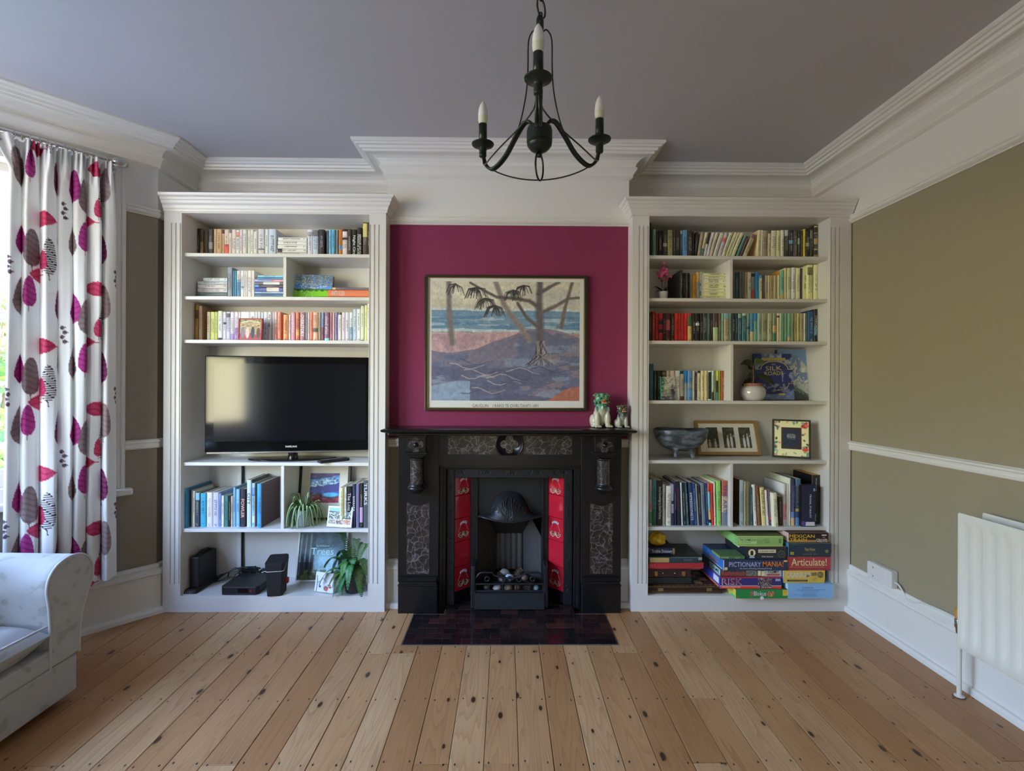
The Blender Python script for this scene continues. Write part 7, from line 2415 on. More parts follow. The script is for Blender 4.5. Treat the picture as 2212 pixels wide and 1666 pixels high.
gbox('green number-tile game box squeezed third in the middle stack', 1558, 1690, z, H_, 2.66, .255, (58, 66, 58), (56, 70, 72), None, [
    ('t', 'Rummikub', .02, .40, .12, .92, flat('brick_ink', C(190, 60, 66, 1.3), .5)), ('t', 'TOMY', .77, .96, .45, .98, flat('navy_ink', C(50, 60, 100), .5)), ('r', .72, 1, 0, 1, (150, 160, 150)), ('r', .76, .97, .12, .38, (165, 60, 62)), ('r', .61, .66, .1, .9, (200, 188, 150)), ('r', .67, .72, .05, .85, (200, 188, 150)), ('s', .42, .59, .12, .9, (190, 195, 185), 3), ('rs', .45, 1, .05, 1, (150, 195, 215)), ('ts', 'GAME', .55, .95, .25, .85, M_BLACKINK)])
z += H_
H_ = hpx(1205, 1228.5)
gbox('dark blue drawing-game box with orange lettering in the middle stack', 1564, 1703.5, z, H_, 2.648, .275, (36, 44, 70), (40, 100, 175), (32, 46, 82), [
    ('r', .0, .012, 0, 1, (190, 190, 170)), ('t', 'PICTIONARY', .09, .585, .34, .80, M_SILVERINK), ('t', 'MANIA!', .61, .93, .36, .86, M_ORANGEINK), ('t', 'The Game of Drawing, Directing & Doing!', .25, .75, .10, .24, M_WHITEINK), ('r', .935, .99, .82, .96, (200, 180, 70)), ('r', .02, .065, .05, .3, (190, 175, 130)), ('ts', 'PICTIONARY', .25, .85, .58, .86, flat('mid_blue_ink', C(100, 150, 215), .5)), ('ts', 'MANIA!', .35, .8, .28, .55, M_ORANGEINK), ('rs', .1, .97, .04, .12, (205, 215, 230))])
z += H_
zB = z
gbox('small flat green box with bamboo-like picture on the drawing game', 1557, 1611, z, hpx(1196, 1203), 2.655, .11, (72, 104, 66), (120, 140, 90), (82, 112, 78), [('s', .05, .35, .25, .75, (190, 200, 170), 1), ('s', .6, .95, .25, .75, (160, 175, 150), 1)], k=1.4)
H_ = hpx(1177, 1204)
gbox('black detective game box with cameo silhouette and magnifier in the middle stack', 1614, 1701, z, H_, 2.655, .26, (36, 36, 36), (28, 36, 42), (96, 92, 62), [
    ('d', .135, .52, .30, (196, 184, 146)), ('d', .135, .58, .12, (22, 22, 24)), ('r', .10, .17, .32, .50, (22, 22, 24)), ('r', .29, .73, .52, .80, (190, 180, 150)), ('t', '221B BAKER STREET', .32, .70, .60, .71, M_BLACKINK), ('t', 'The Master Detective Game', .37, .66, .16, .30, M_WHITEINK), ('d', .865, .42, .27, (120, 120, 118)), ('d', .865, .42, .245, (36, 36, 36)), ('s', .825, .905, .34, .52, (110, 110, 105), 2), ('r', .07, .20, .10, .22, (130, 165, 205)), ('rs', .4, .7, .55, .85, (196, 196, 172))])
z += H_
H_ = min(hpx(1150.5, 1173), RS[5] - .0205 - z)
gbox('lime green party game box crowning the middle stack', 1594, 1693, z, H_, 2.665, .245, (134, 170, 96), (120, 170, 100), (90, 100, 60), [
    ('r', .0, 1, .0, .05, (205, 220, 110)), ('r', .0, 1, .95, 1, (205, 220, 110)), ('r', .0, .01, 0, 1, (205, 220, 110)), ('r', .03, .42, .22, .78, (160, 196, 122)), ('t', 'THE CHAMELEON', .05, .41, .50, .74, flat('slate_ink', C(62, 78, 96), .5)), ('s', .05, .30, .30, .42, (84, 100, 84), 1), ('s', .45, .56, .25, .6, (100, 130, 80), 3), ('s', .58, .69, .3, .75, (40, 50, 36), 3), ('r', .90, .96, .3, .75, (90, 130, 80)), ('rs', .3, .9, .2, .8, (130, 185, 110))], k=1.5)
# right-hand stack
z = Z0
H_ = hpx(1258, 1290, 2.645)
gbox('pale blue box lowest in the stack beside the radiator wall', 1704, 1806, z, H_, 2.640, .285, (122, 165, 208), (165, 200, 240), (128, 172, 214), [
    ('r', 0, 1, .90, .905, (95, 135, 178)), ('s', .30, .56, .70, .78, (60, 84, 120), 1), ('s', .18, .82, .57, .62, (70, 100, 140), 1), ('s', .30, .66, .46, .51, (70, 100, 140), 1), ('s', .34, .60, .35, .40, (70, 100, 140), 1), ('s', .32, .62, .25, .30, (70, 100, 140), 1), ('s', .30, .64, .15, .20, (70, 100, 140), 1)], k=1.5)
z += H_
H_ = hpx(1231, 1258.5)
gbox('mustard yellow game box with white outlined letters above the pale blue box', 1694.5, 1784, z, H_, 2.652, .26, (196, 164, 66), (150, 170, 200), None, [
    ('t', 'CRANIUM', .055, .63, .42, .86, M_WHITEINK), ('d', .105, .19, .068, (42, 38, 26)), ('d', .56, .19, .068, (42, 38, 26)), ('r', .10, .565, .122, .258, (42, 38, 26)), ('t', 'The game for your whole brain', .12, .54, .15, .23, M_CREAMINK), ('d', .885, .66, .25, (96, 88, 44)), ('s', .83, .94, .56, .76, (180, 160, 80), 2), ('r', .67, .79, .58, .84, (90, 60, 40)), ('s', .68, .78, .62, .8, (190, 170, 130), 2), ('s', .68, .79, .2, .45, (150, 125, 50), 3)], k=1.5)
gbox('dark navy box tucked behind the mustard yellow game box', 1784.8, 1796, z, H_, 2.70, .20, (34, 46, 64), None, None, (), k=1.3)
z += H_
H_ = hpx(1202, 1231.5)
gbox('red word game box with tall cream lettering', 1703.5, 1796.5, z, H_, 2.652, .27, (152, 52, 54), (120, 42, 44), None, [
    ('t', 'Articulate!', .08, .90, .34, .90, M_CREAMINK), ('s', .16, .84, .20, .27, (190, 130, 90), 1), ('s', .03, .12, .22, .28, (205, 170, 120), 1), ('r', 0, 1, 0, .12, (135, 45, 50))], k=1.6)
z += H_
H_ = hpx(1172.5, 1202.5)
gbox('dark petrol trivia game box with small gold lettering', 1705, 1797.5, z, H_, 2.652, .265, (30, 44, 60), (70, 115, 150), (40, 60, 70), [
    ('t', 'Fact Hunt', .38, .62, .44, .66, M_GILT), ('s', .33, .68, .16, .22, (170, 160, 70), 1), ('s', .38, .60, .32, .38, (110, 105, 60), 1), ('r', .035, .125, .14, .36, (150, 140, 50)), ('s', .06, .34, .84, .92, (90, 115, 120), 1), ('d', .89, .40, .13, (110, 120, 45)), ('r', .0, 1, .97, 1, (90, 115, 110))], k=1.4)
z += H_
H_ = min(hpx(1149, 1172.5), RS[5] - .0195 - z)
gbox('black domino game box with chunky gold lettering topping its stack', 1705, 1790, z, H_, 2.66, .25, (36, 26, 24), (190, 160, 150), (70, 40, 32), [
    ('r', 0, 1, 0, .26, (150, 112, 56)), ('t', 'MEXICAN', .015, .66, .50, .84, M_YEL), ('t', 'TRAIN', .025, .46, .13, .45, M_YEL), ('n', .70, .97, .03, .40, [(190, 180, 172), (90, 70, 66), (60, 46, 42)], 9), ('r', .84, .96, .72, .84, (195, 185, 180)), ('r', .86, .92, .50, .60, (170, 110, 100)), ('s', .02, .16, .88, .94, (180, 150, 70), 1)], k=1.6)
# window-side stack
z = Z0
xa, xb = RXI0 + .004, ax(1561, 2.705)
cbx = thing('chess_box', 'folding wooden chess box with inlaid squares under the maroon case', 'board game', (xa, 2.705, z), GM)
wdt, dpt, hgt = xb - xa, .232, hpx(1264, 1281, 2.7)
M_ROSE = flat('rosewood', (.045, .020, .013), .35, vary=.3, vscale=60)
MB().box(0, wdt, 0, dpt, 0, hgt * .48).build('tray', M_ROSE, cbx, world=False, bevel=.0015)
MB().box(0, wdt, 0, dpt, hgt * .50, hgt).build('lid', M_ROSE, cbx, world=False, bevel=.0015)
m = MB()
sq = (dpt - .06) / 4
for i in range(8):
    for j in range(4):
        if (i + j) % 2:
            x = wdt - .05 - (i + 1) * sq
            m.box(x, x + sq - .001, .03 + j * sq, .03 + (j + 1) * sq - .001, hgt, hgt + .0004, C(150, 120, 80))
m.box(.004, wdt - .004, -.0005, 0, hgt * .86, hgt * .90, C(150, 110, 60)).box(.004, wdt - .004, -.0005, 0, hgt * .10, hgt * .14, C(150, 110, 60))
for i in range(14):
    m.box(.04 + i * .026, .052 + i * .026, .006, .016, hgt, hgt + .0004, C(160, 130, 90))
for x in (.06, wdt - .085):
    m.box(x, x + .03, -.0008, 0, hgt * .3, hgt * .7, C(130, 105, 65))
tag(m.build('inlay', M_PRINT, cbx, world=False), kind='stuff')
z += hgt + .0006
xb = ax(1497, 2.72)
case = thing('backgammon_case', 'maroon leatherette case with two brass clasps on the chess box', 'board game', (xa + .002, 2.725, z), GM)
wdt, h1, h2 = xb - xa - .002, hpx(1248, 1262, 2.72), hpx(1224.5, 1247.5, 2.72)
MB().box(0, wdt, 0, .2, 0, h1, None).build('base', flat('black_green_leatherette', (.018, .024, .022), .5, bump=.4, bscale=500), case, world=False, bevel=.004, seg=2)
MB().box(.0, wdt - .004, .002, .198, h1 + .0006, h1 + h2).build('lid', flat('maroon_leatherette', (.055, .022, .024), .45, bump=.4, bscale=500), case, world=False, bevel=.005, seg=2)
for x in (.045, wdt - .055):
    MB().poly_y([(x, h1 + h2 * .62), (x + .018, h1 + h2 * .62), (x + .018, h1 + h2 * .25), (x + .009, h1 + h2 * .12), (x, h1 + h2 * .25)], -.003, .003).build('clasp', M_BRASS, case, world=False, bevel=.0008)
MB().tube([(wdt * .36, -.002, h1 + h2 * .42), (wdt * .38, -.010, h1 + h2 * .30), (wdt * .60, -.010, h1 + h2 * .30), (wdt * .62, -.002, h1 + h2 * .42)], .0035, 8).build('handle', flat('dark_leather', (.04, .018, .018), .5), case, world=False)
for x in (.36, .62):
    MB().ell((wdt * x, -.003, h1 + h2 * .44), (.005, .004, .005), 8, 6).build('handle_stud', M_CHROME, case, world=False)
z += h1 + h2 + .0006
H_ = hpx(1211, 1224, 2.70)
gbox('thin red box beneath the dark green game box', 1403.5, 1521.5, z, H_, 2.70, .225, (150, 42, 46), None, None, [('s', .015, .11, .3, .75, (190, 110, 105), 1)], k=1.5, lid=.99)
z += H_
H_ = hpx(1199, 1211.5, 2.70)
gbox('dark green game box with tan end panel, under the dictionary', 1403.5, 1518, z, H_, 2.70, .235, (40, 58, 66), None, (26, 38, 36), [('r', .015, .38, .08, .92, (165, 138, 88)), ('s', .66, .82, .3, .65, (110, 130, 135), 1), ('r', .93, 1, .5, 1, (150, 145, 135)), ('r', .4, 1, .94, 1, (140, 150, 145))], k=1.3)
z += H_
xa2 = ax(1403.5, 2.735)
book('navy dictionary lying under the yellow bag', xa2, 2.735, z + .0004, hpx(1182, 1196, 2.735), ax(1459, 2.735) - xa2, .17, C(28, 32, 62, 1.4), flat_=True, hard=True, group=GM, title='Scrabble Dictionary', tspan=(.12, .9), bands=[(.0, .08, C(150, 130, 70))])
z += hpx(1182, 1196, 2.735) + .0008
cx, cy = ax(1421, 2.80), 2.80
yb_ = thing('drawstring_bag', 'crumpled yellow cloth bag on top of the dictionary', 'bag', (cx, cy, z))
m = MB()
P = []
for j in range(15):
    b = -PI / 2 + PI * j / 14
    row = []
    for i in range(29):
        a = 2 * PI * i / 28
        r = 1 + .10 * math.sin(3 * a + 4 * b) + .07 * math.sin(7 * a - 3 * b) + .05 * math.sin(11 * a + 6 * b)
        row.append((cx + .050 * r * math.cos(b) * math.cos(a), cy + .046 * r * math.cos(b) * math.sin(a), max(z + .0003, z + .034 + .037 * (r if b > 0 else 1) * math.sin(b))))
    P.append(row)
m.grid(P)
m.build('cloth', flat('yellow_cloth', C(190, 155, 40, 1.5), .85, bump=.5, bscale=150), yb_)
m = MB().tube([(cx + .018 * math.cos(a), cy + .016 * math.sin(a), z + .066 + .004 * math.sin(3 * a)) for a in np.linspace(0, 2 * PI, 17)[:-1]], .004, 6, closed=True)
m.build('gathered_neck', flat('yellow_cloth_neck', C(150, 118, 30, 1.5), .9), yb_)
# quiz boxes standing on the art-book shelf
for (p0, p1, y0, y1, Yq, d, fc, lab, deco) in (
        (1732.6, 1762, 1048.5, 1139, 2.708, .046, (34, 36, 66), 'navy trivia box standing upright before the big black quiz box', [('r', .0, 1, .01, .10, (40, 40, 70)), ('r', .30, .97, .02, .115, (205, 205, 220)), ('d', .14, .075, .06, (92, 66, 140)), ('r', .86, .99, .86, .93, (110, 150, 200))]),
        (1755, 1780, 1026, 1136, 2.757, .182, (30, 29, 30), 'big black quiz box with yellow edge at the wall end of art-book shelf', [('r', .0, .03, .0, 1, (215, 165, 60)), ])):
    z0 = RS[5] + .0006
    o = gbox(lab, p0, p1, z0, az((p0 + p1) / 2, y0, Yq) - z0, Yq, d, fc, (16, 16, 18), (190, 140, 50) if p1 > 1770 else fc, deco, k=1.4, lid=.97, name='quiz_box', group='quiz boxes on the art-book shelf')
    w, h = ax(p1, Yq) - ax(p0, Yq), az((p0 + p1) / 2, y0, Yq) - z0
    if p1 < 1770:
        text('TRIVIAL PURSUIT', o, (w * .64, -.0016, h * .50), (0, 0, -1), (1, 0, 0), h * .58, w * .13, M_WHITEINK, world=False, bold=.015)
    else:
        text('Pub quiz box set', o, (w * .34, -.0016, h * .80), (0, 0, -1), (1, 0, 0), h * .26, w * .13, M_WHITEINK, world=False)
        text('Juliana', o, (w * .30, -.0016, h * .14), (0, 0, -1), (1, 0, 0), h * .15, w * .12, M_WHITEINK, world=False)

# ================================================================== CHANDELIER
M_GREENIRON = flat('dark_green_painted_iron', (.022, .030, .024), .32, metal=.5, vary=.3, vscale=60)
M_FROST = flat('frosted_bulb_glass', (.78, .78, .76), .25, spec=.5)
M_BULBBASE = flat('bulb_base_plastic', (.66, .66, .52), .4)
CX, CY = ax(1163, 1.60), 1.60
ch = thing('chandelier', 'dark green iron three-arm chandelier with candle bulbs under the ceiling', 'chandelier', (CX, CY, ZC))
zb = 2.058
MB().lathe([(0, zb - .040), (.016, zb - .040), (.030, zb - .032), (.040, zb - .020), (.0415, zb - .012)] + [(.0415 + (.0012 if k % 2 else -.0006), zb - .012 + .0055 * k) for k in range(9)] + [(.040, zb + .038), (.018, zb + .042), (0, zb + .042)], (CX, CY, 0), 32).build('body', M_GREENIRON, ch)
MB().lathe([(.0, 2.46), (.011, 2.46), (.0125, 2.45), (.0125, 2.40), (.008, 2.392), (.006, 2.36), (.006, 2.25), (.011, 2.22), (.009, 2.16), (.006, 2.10), (.006, zb)], (CX, CY, 0), 16).build('stem', M_GREENIRON, ch)


def ring(c, r, w, tilt, rz, sq=1.0):
    M = Matrix.Rotation(rz, 3, 'Z') @ Matrix.Rotation(tilt, 3, 'X')
    return MB().tube([Vector(c) + M @ Vector((r * math.cos(a), 0, r * sq * math.sin(a))) for a in np.linspace(0, 2 * PI, 25)[:-1]], w, 8, closed=True)


ring((CX + .004, CY, 2.492), .023, .0032, 0, .9, 1.35).build('top_ring', M_GREENIRON, ch)
ring((CX, CY, 2.464), .010, .0028, 0, 2.2, 1.2).build('top_loop', M_GREENIRON, ch)
ring((CX, CY, zb - .088), .026, .0032, 0, 1.0, 1.75).build('bottom_ring', M_GREENIRON, ch)
MB().lathe([(0, zb - .058), (.008, zb - .056), (.009, zb - .048), (.006, zb - .040), (0, zb - .039)], (CX, CY, 0), 14).build('bottom_knob', M_GREENIRON, ch)
for k in range(3):
    ring((CX + .002, CY, 2.533 + k * .026), .009, .0024, 0, .9 + k * PI / 2, 1.9).build('chain_link', M_GREENIRON, ch)
MB().lathe([(0, ZC - .001), (.05, ZC - .001), (.05, ZC - .006), (.03, ZC - .018), (.008, ZC - .024), (0, ZC - .024)], (CX, CY, 0), 28).build('ceiling_rose', M_GREENIRON, ch)


def smooth(pts, n=6):
    out = []
    P = [Vector(p) for p in pts]
    for i in range(len(P) - 1):
        a, b, c, d = P[max(0, i - 1)], P[i], P[i + 1], P[min(len(P) - 1, i + 2)]
        for k in range(n):
            t = k / n
            out.append(.5 * ((2 * b) + (c - a) * t + (2 * a - 5 * b + 4 * c - d) * t * t + (3 * b - a - 3 * c + d) * t ** 3))
    out.append(P[-1])
    return out


RA = .238
ends = []
for k, ang in enumerate((-PI / 2 - .085, PI / 6 - .10, 5 * PI / 6 - .10)):
    e = Vector((math.cos(ang), math.sin(ang), 0))
    s = Vector((-e.y, e.x, 0))
    c0 = Vector((CX, CY, 0))

    def pt(r, z, w=0):
        return c0 + e * r + s * w + Vector((0, 0, z))
    arm = MB()
    for w in (-.0055, .0055):
        arm.tube(smooth([pt(.022, zb + .036, w), pt(.034, zb + .066, w), pt(.060, zb + .072, w), (pt(.095, zb + .035, w)), pt(.140, zb - .020, w), pt(.190, zb - .048, w), pt(.222, zb - .028, w * .8), pt(RA - .003, zb + .008, w * .5)]), .0052, 8)
    ao = arm.build('arm', M_GREENIRON, ch)
    pz = zb + .040
    p = pt(RA, 0)
    MB().lathe([(.0, pz - .034), (.010, pz - .034)] + [(.0125 + (.001 if q % 2 else 0), pz - .032 + q * .0042) for q in range(7)] + [(.014, pz - .002), (.026, pz + .002), (.033, pz + .009), (.039, pz + .010), (.040, pz + .013), (.034, pz + .0145), (.018, pz + .013), (0, pz + .013)], (p.x, p.y, 0), 32).build('drip_pan', M_GREENIRON, ao)
    MB().lathe([(0, pz + .013), (.0145, pz + .013), (.0145, pz + .083), (.012, pz + .084), (0, pz + .084)], (p.x, p.y, 0), 24).build('candle_sleeve', M_GREENIRON, ao)
    MB().lathe([(0, pz + .084), (.013, pz + .084), (.0165, pz + .094), (.0175, pz + .104), (.0172, pz + .1105)], (p.x, p.y, 0), 24).build('bulb_base', M_BULBBASE, ao)
    MB().lathe([(.0172, pz + .1105), (.0176, pz + .120), (.0160, pz + .134), (.0115, pz + .150), (.0055, pz + .161), (.0015, pz + .1665), (0, pz + .167)], (p.x, p.y, 0), 24, cap=False).build('bulb', M_FROST, ao)
    ends.append((e, pt(RA, pz - .030)))
    MB().tube(smooth([pt(.010, 2.415), pt(.024, 2.428), pt(.040, 2.415), pt(.046, 2.385), pt(.047, 2.30), pt(.056, 2.215), pt(.085, 2.12), pt(.135, 2.045), pt(.185, 2.012), pt(.222, 2.030), pt(RA - .004, pz - .028)]), .0024, 6).build('wire', M_GREENIRON, ch)
for k in range(3):
    (ea, a), (eb, b) = ends[k], ends[(k + 1) % 3]
    mid = (a + b) / 2
    pts = []
    for i in range(25):
        u = i / 24
        q = a.lerp(b, u)
        dip = -.078 * math.sin(PI * u) ** .38
        out = (mid - Vector((CX, CY, mid.z))).normalized() * (.035 * math.sin(PI * u))
        pts.append(q + out + Vector((0, 0, dip)))
    MB().tube(pts, .0024, 6).build('swag_wire', M_GREENIRON, ch)

# ================================================================== CURTAIN
RODZ, ROFF = 2.372, .10
rodp = [Vector((*spl(t, ROFF), RODZ - .02 * 0)) for t in (.185, .92)]
cr = thing('curtain_rod', 'slim brushed metal curtain pole with oval finial in the bay', 'curtain rod', rodp[0])
MB().tube(rodp, .0085, 12).build('pole', M_CHROME, cr)
MB().ell((0, 0, 0), (.036, .024, .025), 20, 12).build('finial', M_CHROME, cr, world=False).rotation_euler = (0, 0, math.atan2(SD.y, SD.x))
for t in (.205, .88):
    a, b = Vector((*spl(t, .0), RODZ - .005)), Vector((*spl(t, ROFF), RODZ - .004))
    MB().tube([a, b], .006, 8).lathe([(.0, 0), (.02, 0), (.02, .006), (0, .006)], (0, 0, 0), 2).build('bracket', M_CHROME, cr)

W_, CH = 1.25, 2.035                                     # cloth unfolded: width, drop below the pole
NU, NV = 300, 430
uu, vv = np.meshgrid(np.linspace(0, 1, NU), np.linspace(0, 1, NV))
ctop = RODZ - .016
zz_ = ctop - vv * (CH + .055)
tA, tB = .572, .215
NF = 6.5
ph = uu * NF * 2 * PI + .5 * np.sin(uu * 9 + 1)
rel = np.clip(vv / .16, 0, 1)
amp = (.026 + .026 * rel + .010 * np.sin(uu * 23)) * (.85 + .15 * np.sin(vv * 5 + uu * 8))
wave = np.sin(ph + .35 * np.sin(vv * 3.2 + uu * 5)) + .25 * np.sin(2 * ph + 1.2)
off = ROFF + .004 + amp * wave
ruff = np.clip(1 - vv / .075, 0, 1)
off += ruff * .022 * np.sin(uu * NF * 6 * PI + 2) + .02 * np.clip(vv - .3, 0, 1) * np.sin(uu * 6)
flare = 1 + .09 * np.clip(vv - .30, 0, 1) + .10 * np.clip(.06 - vv, 0, 1) / .06 * (uu < .12)
tc_ = (tA + tB) / 2
tt = tc_ + (tA - tc_) * (1 - 2 * uu) * flare + .012 * np.cos(ph) * rel
tt += np.where(uu < .06, ruff * .05 * (1 - uu / .06), 0)   # the flopped header at the leading edge
zz_ += .012 * np.sin(uu * 14) * vv ** 4
X_ = SC0.x + SD.x * tt + SN.x * off
Y_ = SC0.y + SD.y * tt + SN.y * off
V_ = np.stack([X_, Y_, zz_], -1)
cl = np.zeros((NV, NU, 3)) + np.array([226, 216, 214.])
cu, cv = uu * W_, vv * (CH + .055)


def leafp(cx, cy, rx, ry, col, kind='drop', stripe=None):
    """printed leaf: drop (pointed head up), lens (pointed both ends, lying)"""
    global cl
    x, y = cu - cx, cv - cy
    if kind == 'drop':
        t = np.clip((y + ry) / (2 * ry), 0, 1)
        half = rx * np.sqrt(np.clip(t * (2 - t), 0, 1)) * np.where(t > .62, np.sqrt(np.clip(1 - ((t - .62) / .38) ** 2, 0, 1)), 1) * .98
        ins = (np.abs(x) < half) & (np.abs(y) < ry)
        stem = (np.abs(x - .004 * np.sin(y * 60)) < .0025) & (y > ry * .95) & (y < ry * 1.32)
    else:
        t = np.clip((x + rx) / (2 * rx), 0, 1)
        half = ry * np.sin(PI * t) ** .8 * (1.15 - .3 * t)
        ins = (np.abs(y) < half) & (np.abs(x) < rx)
        stem = (np.abs(y) < .0022) & (x > rx * .95) & (x < rx * 1.35)
    m = ins.astype(float)
    if stripe is not None:
        m = m * (np.sin(y * 2 * PI / stripe + 1.5 * np.sin(x * 40)) > -.15)
    else:
        m = m * (.93 + .07 * np.sign(np.sin(y * 2 * PI / .006 + 2 * np.sin(x * 50)) - .6))
    m = np.maximum(m, stem * .9)[..., None]
    cl = cl * (1 - m) + np.array(col, float) * m


MAG, GRB, RED, STR, PLM, PALE = (146, 36, 110), (112, 94, 96), (170, 44, 82), (62, 52, 60), (96, 26, 70), (236, 228, 220)
for i in range(-1, 3):
    for j in range(-1, 5):
        ox, oy = i * .62, j * .585 + (.0 if i % 2 else .29)
        leafp(ox + .12, oy + .16, .088, .082, MAG)
        leafp(ox + .235, oy + .20, .060, .085, GRB)
        leafp(ox + .40, oy + .06, .085, .036, RED, 'lens')
        leafp(ox + .44, oy + .23, .050, .085, STR, stripe=.011)
        leafp(ox + .40, oy + .25, .030, .044, RED)
        leafp(ox + .10, oy + .42, .078, .092, GRB)
        leafp(ox + .22, oy + .40, .045, .070, MAG)
        leafp(ox + .30, oy + .32, .080, .034, RED, 'lens')
        leafp(ox + .42, oy + .42, .060, .085, PALE)
        leafp(ox + .52, oy + .44, .050, .080, PLM)
        leafp(ox + .54, oy + .12, .052, .085, (132, 112, 112))
        for q in range(4):
            leafp(ox + .0 + .012 * (q % 2), oy + .26 + .022 * q, .013, .010, (78, 58, 74), 'lens')
cmesh = Paint(2, 2, (0, 0, 0))
cmesh.nx, cmesh.ny, cmesh.c = NU, NV, cl


def surf(P, V, name, mat, parent, k=1.0):
    P.u, P.v = np.zeros((P.ny, P.nx)), np.zeros((P.ny, P.nx))
    ob = P.mesh(name, mat, parent, (0, 0, 0), (1, 0, 0), (0, 0, 1), 1, 1, k)
    ob.data.vertices.foreach_set('co', V.reshape(-1).astype(np.float32))
    ob.data.polygons.foreach_set('use_smooth', [True] * len(ob.data.polygons))
    ob.data.update()
    return ob


ct0 = thing('curtain', 'white curtain printed with magenta and grey leaves hanging in the bay', 'curtain', (*spl(.42, ROFF), RODZ))
m_cl = printed('curtain_cotton', .85, .2, bump=.2, bscale=900)
_t = m_cl.node_tree
_tr = _t.nodes.new('ShaderNodeBsdfTranslucent')
_mx = _t.nodes.new('ShaderNodeMixShader')
_mx.inputs[0].default_value = .16
_vc = [n for n in _t.nodes if n.type == 'VERTEX_COLOR'][0]
_t.links.new(_vc.outputs[0], _tr.inputs[0])
_t.links.new(_t.nodes['Principled BSDF'].outputs[0], _mx.inputs[1])
_t.links.new(_tr.outputs[0], _mx.inputs[2])
_t.links.new(_mx.outputs[0], _t.nodes['Material Output'].inputs[0])
cc = surf(cmesh, V_ - np.array(ct0.location), 'cloth', m_cl, ct0, 1.35)
sol = cc.modifiers.new('thickness', 'SOLIDIFY')
sol.thickness = .0012
for k in range(11):
    t = tB + .02 + (tA - tB - .03) * (k / 10) ** .8
    p = Vector((*spl(t, ROFF), RODZ - .004))
    M = Matrix.Rotation(math.atan2(SD.y, SD.x) + .25 * math.sin(k * 2), 3, 'Z')
    MB().tube([p + M @ Vector((.0, .0155 * math.cos(a), .0155 * math.sin(a))) for a in np.linspace(0, 2 * PI, 19)[:-1]], .0017, 6, closed=True).build('curtain_ring', M_CHROME, ct0)

# ================================================================== SOFA
def damask():
    m, t, p = new_mat('floral_damask')
    tc = t.nodes.new('ShaderNodeTexCoord')
    n = t.nodes.new('ShaderNodeTexNoise')
    n.inputs['Scale'].default_value = 7
    n.inputs['Detail'].default_value = 2
    t.links.new(tc.outputs['Object'], n.inputs['Vector'])
    mx = mixc(t, .22, tc.outputs['Object'], n.outputs[1])
    v = t.nodes.new('ShaderNodeTexVoronoi')
    v.feature = 'SMOOTH_F1'
    v.inputs['Scale'].default_value = 15
    v.inputs['Smoothness'].default_value = .25
    t.links.new(mx, v.inputs['Vector'])
    w = t.nodes.new('ShaderNodeTexNoise')
    w.inputs['Scale'].default_value = 22
    w.inputs['Detail'].default_value = 3
    t.links.new(tc.outputs['Object'], w.inputs['Vector'])
    f = mth(t, 'ADD', mth(t, 'MULTIPLY', v.outputs['Distance'], 1.5), mth(t, 'MULTIPLY', w.outputs[0], 1.0))
    r = ramp(t, [(.0, (.33, .325, .31)), (.47, (.36, .355, .34)), (.54, (.44, .445, .44)), (1, (.47, .475, .475))])
    t.links.new(mth(t, 'MULTIPLY', f, .55), r.inputs[0])
    t.links.new(r.outputs[0], p.inputs['Base Color'])
    p.inputs['Roughness'].default_value = .7
    p.inputs['Sheen Weight'].default_value = .25
    g = t.nodes.new('ShaderNodeTexNoise')
    g.inputs['Scale'].default_value = 700
    b = t.nodes.new('ShaderNodeBump')
    b.inputs['Strength'].default_value = .3
    b.inputs['Distance'].default_value = .001
    t.links.new(tc.outputs['Object'], g.inputs['Vector'])
    t.links.new(g.outputs[0], b.inputs['Height'])
    t.links.new(b.outputs[0], p.inputs['Normal'])
    return m


M_DAM = damask()
M_PIPE = flat('sofa_piping', (.56, .57, .57), .6)
SXF, SXB = -1.70, -2.44
so = thing('sofa', 'pale grey floral damask sofa with scrolled piped arm in the bay', 'sofa', (-2.05, 1.15, 0))
SY1, SY0 = 1.955, .42
MB().box(SXB + .02, SXF, SY0, SY1, .035, .178).build('base', M_DAM, so, bevel=.008, seg=2)
MB().box(SXB + .03, SXF + .004, SY0 + .005, SY1 - .005, .180, .250).build('front_rail', M_DAM, so, bevel=.010, seg=2)
MB().box(SXB, SXB + .24, SY0 + .1, SY1 - .12, .10, .70).build('back', M_DAM, so, bevel=.05, seg=4)


def arm_prof(q):
    """scroll outline (y,z) for the far arm; q=-1 mirrors it for the near arm"""
    o = [(1.835, .18), (1.832, .34), (1.826, .42), (1.818, .475), (1.826, .520), (1.850, .552), (1.885, .570), (1.925, .576), (1.965, .568), (1.998, .546), (2.018, .512), (2.022, .478), (2.012, .440), (1.990, .395), (1.972, .345), (1.962, .28), (1.958, .18)]
    if q < 0:
        o = [(SY0 + SY1 - y, z) for y, z in o][::-1]
    return o


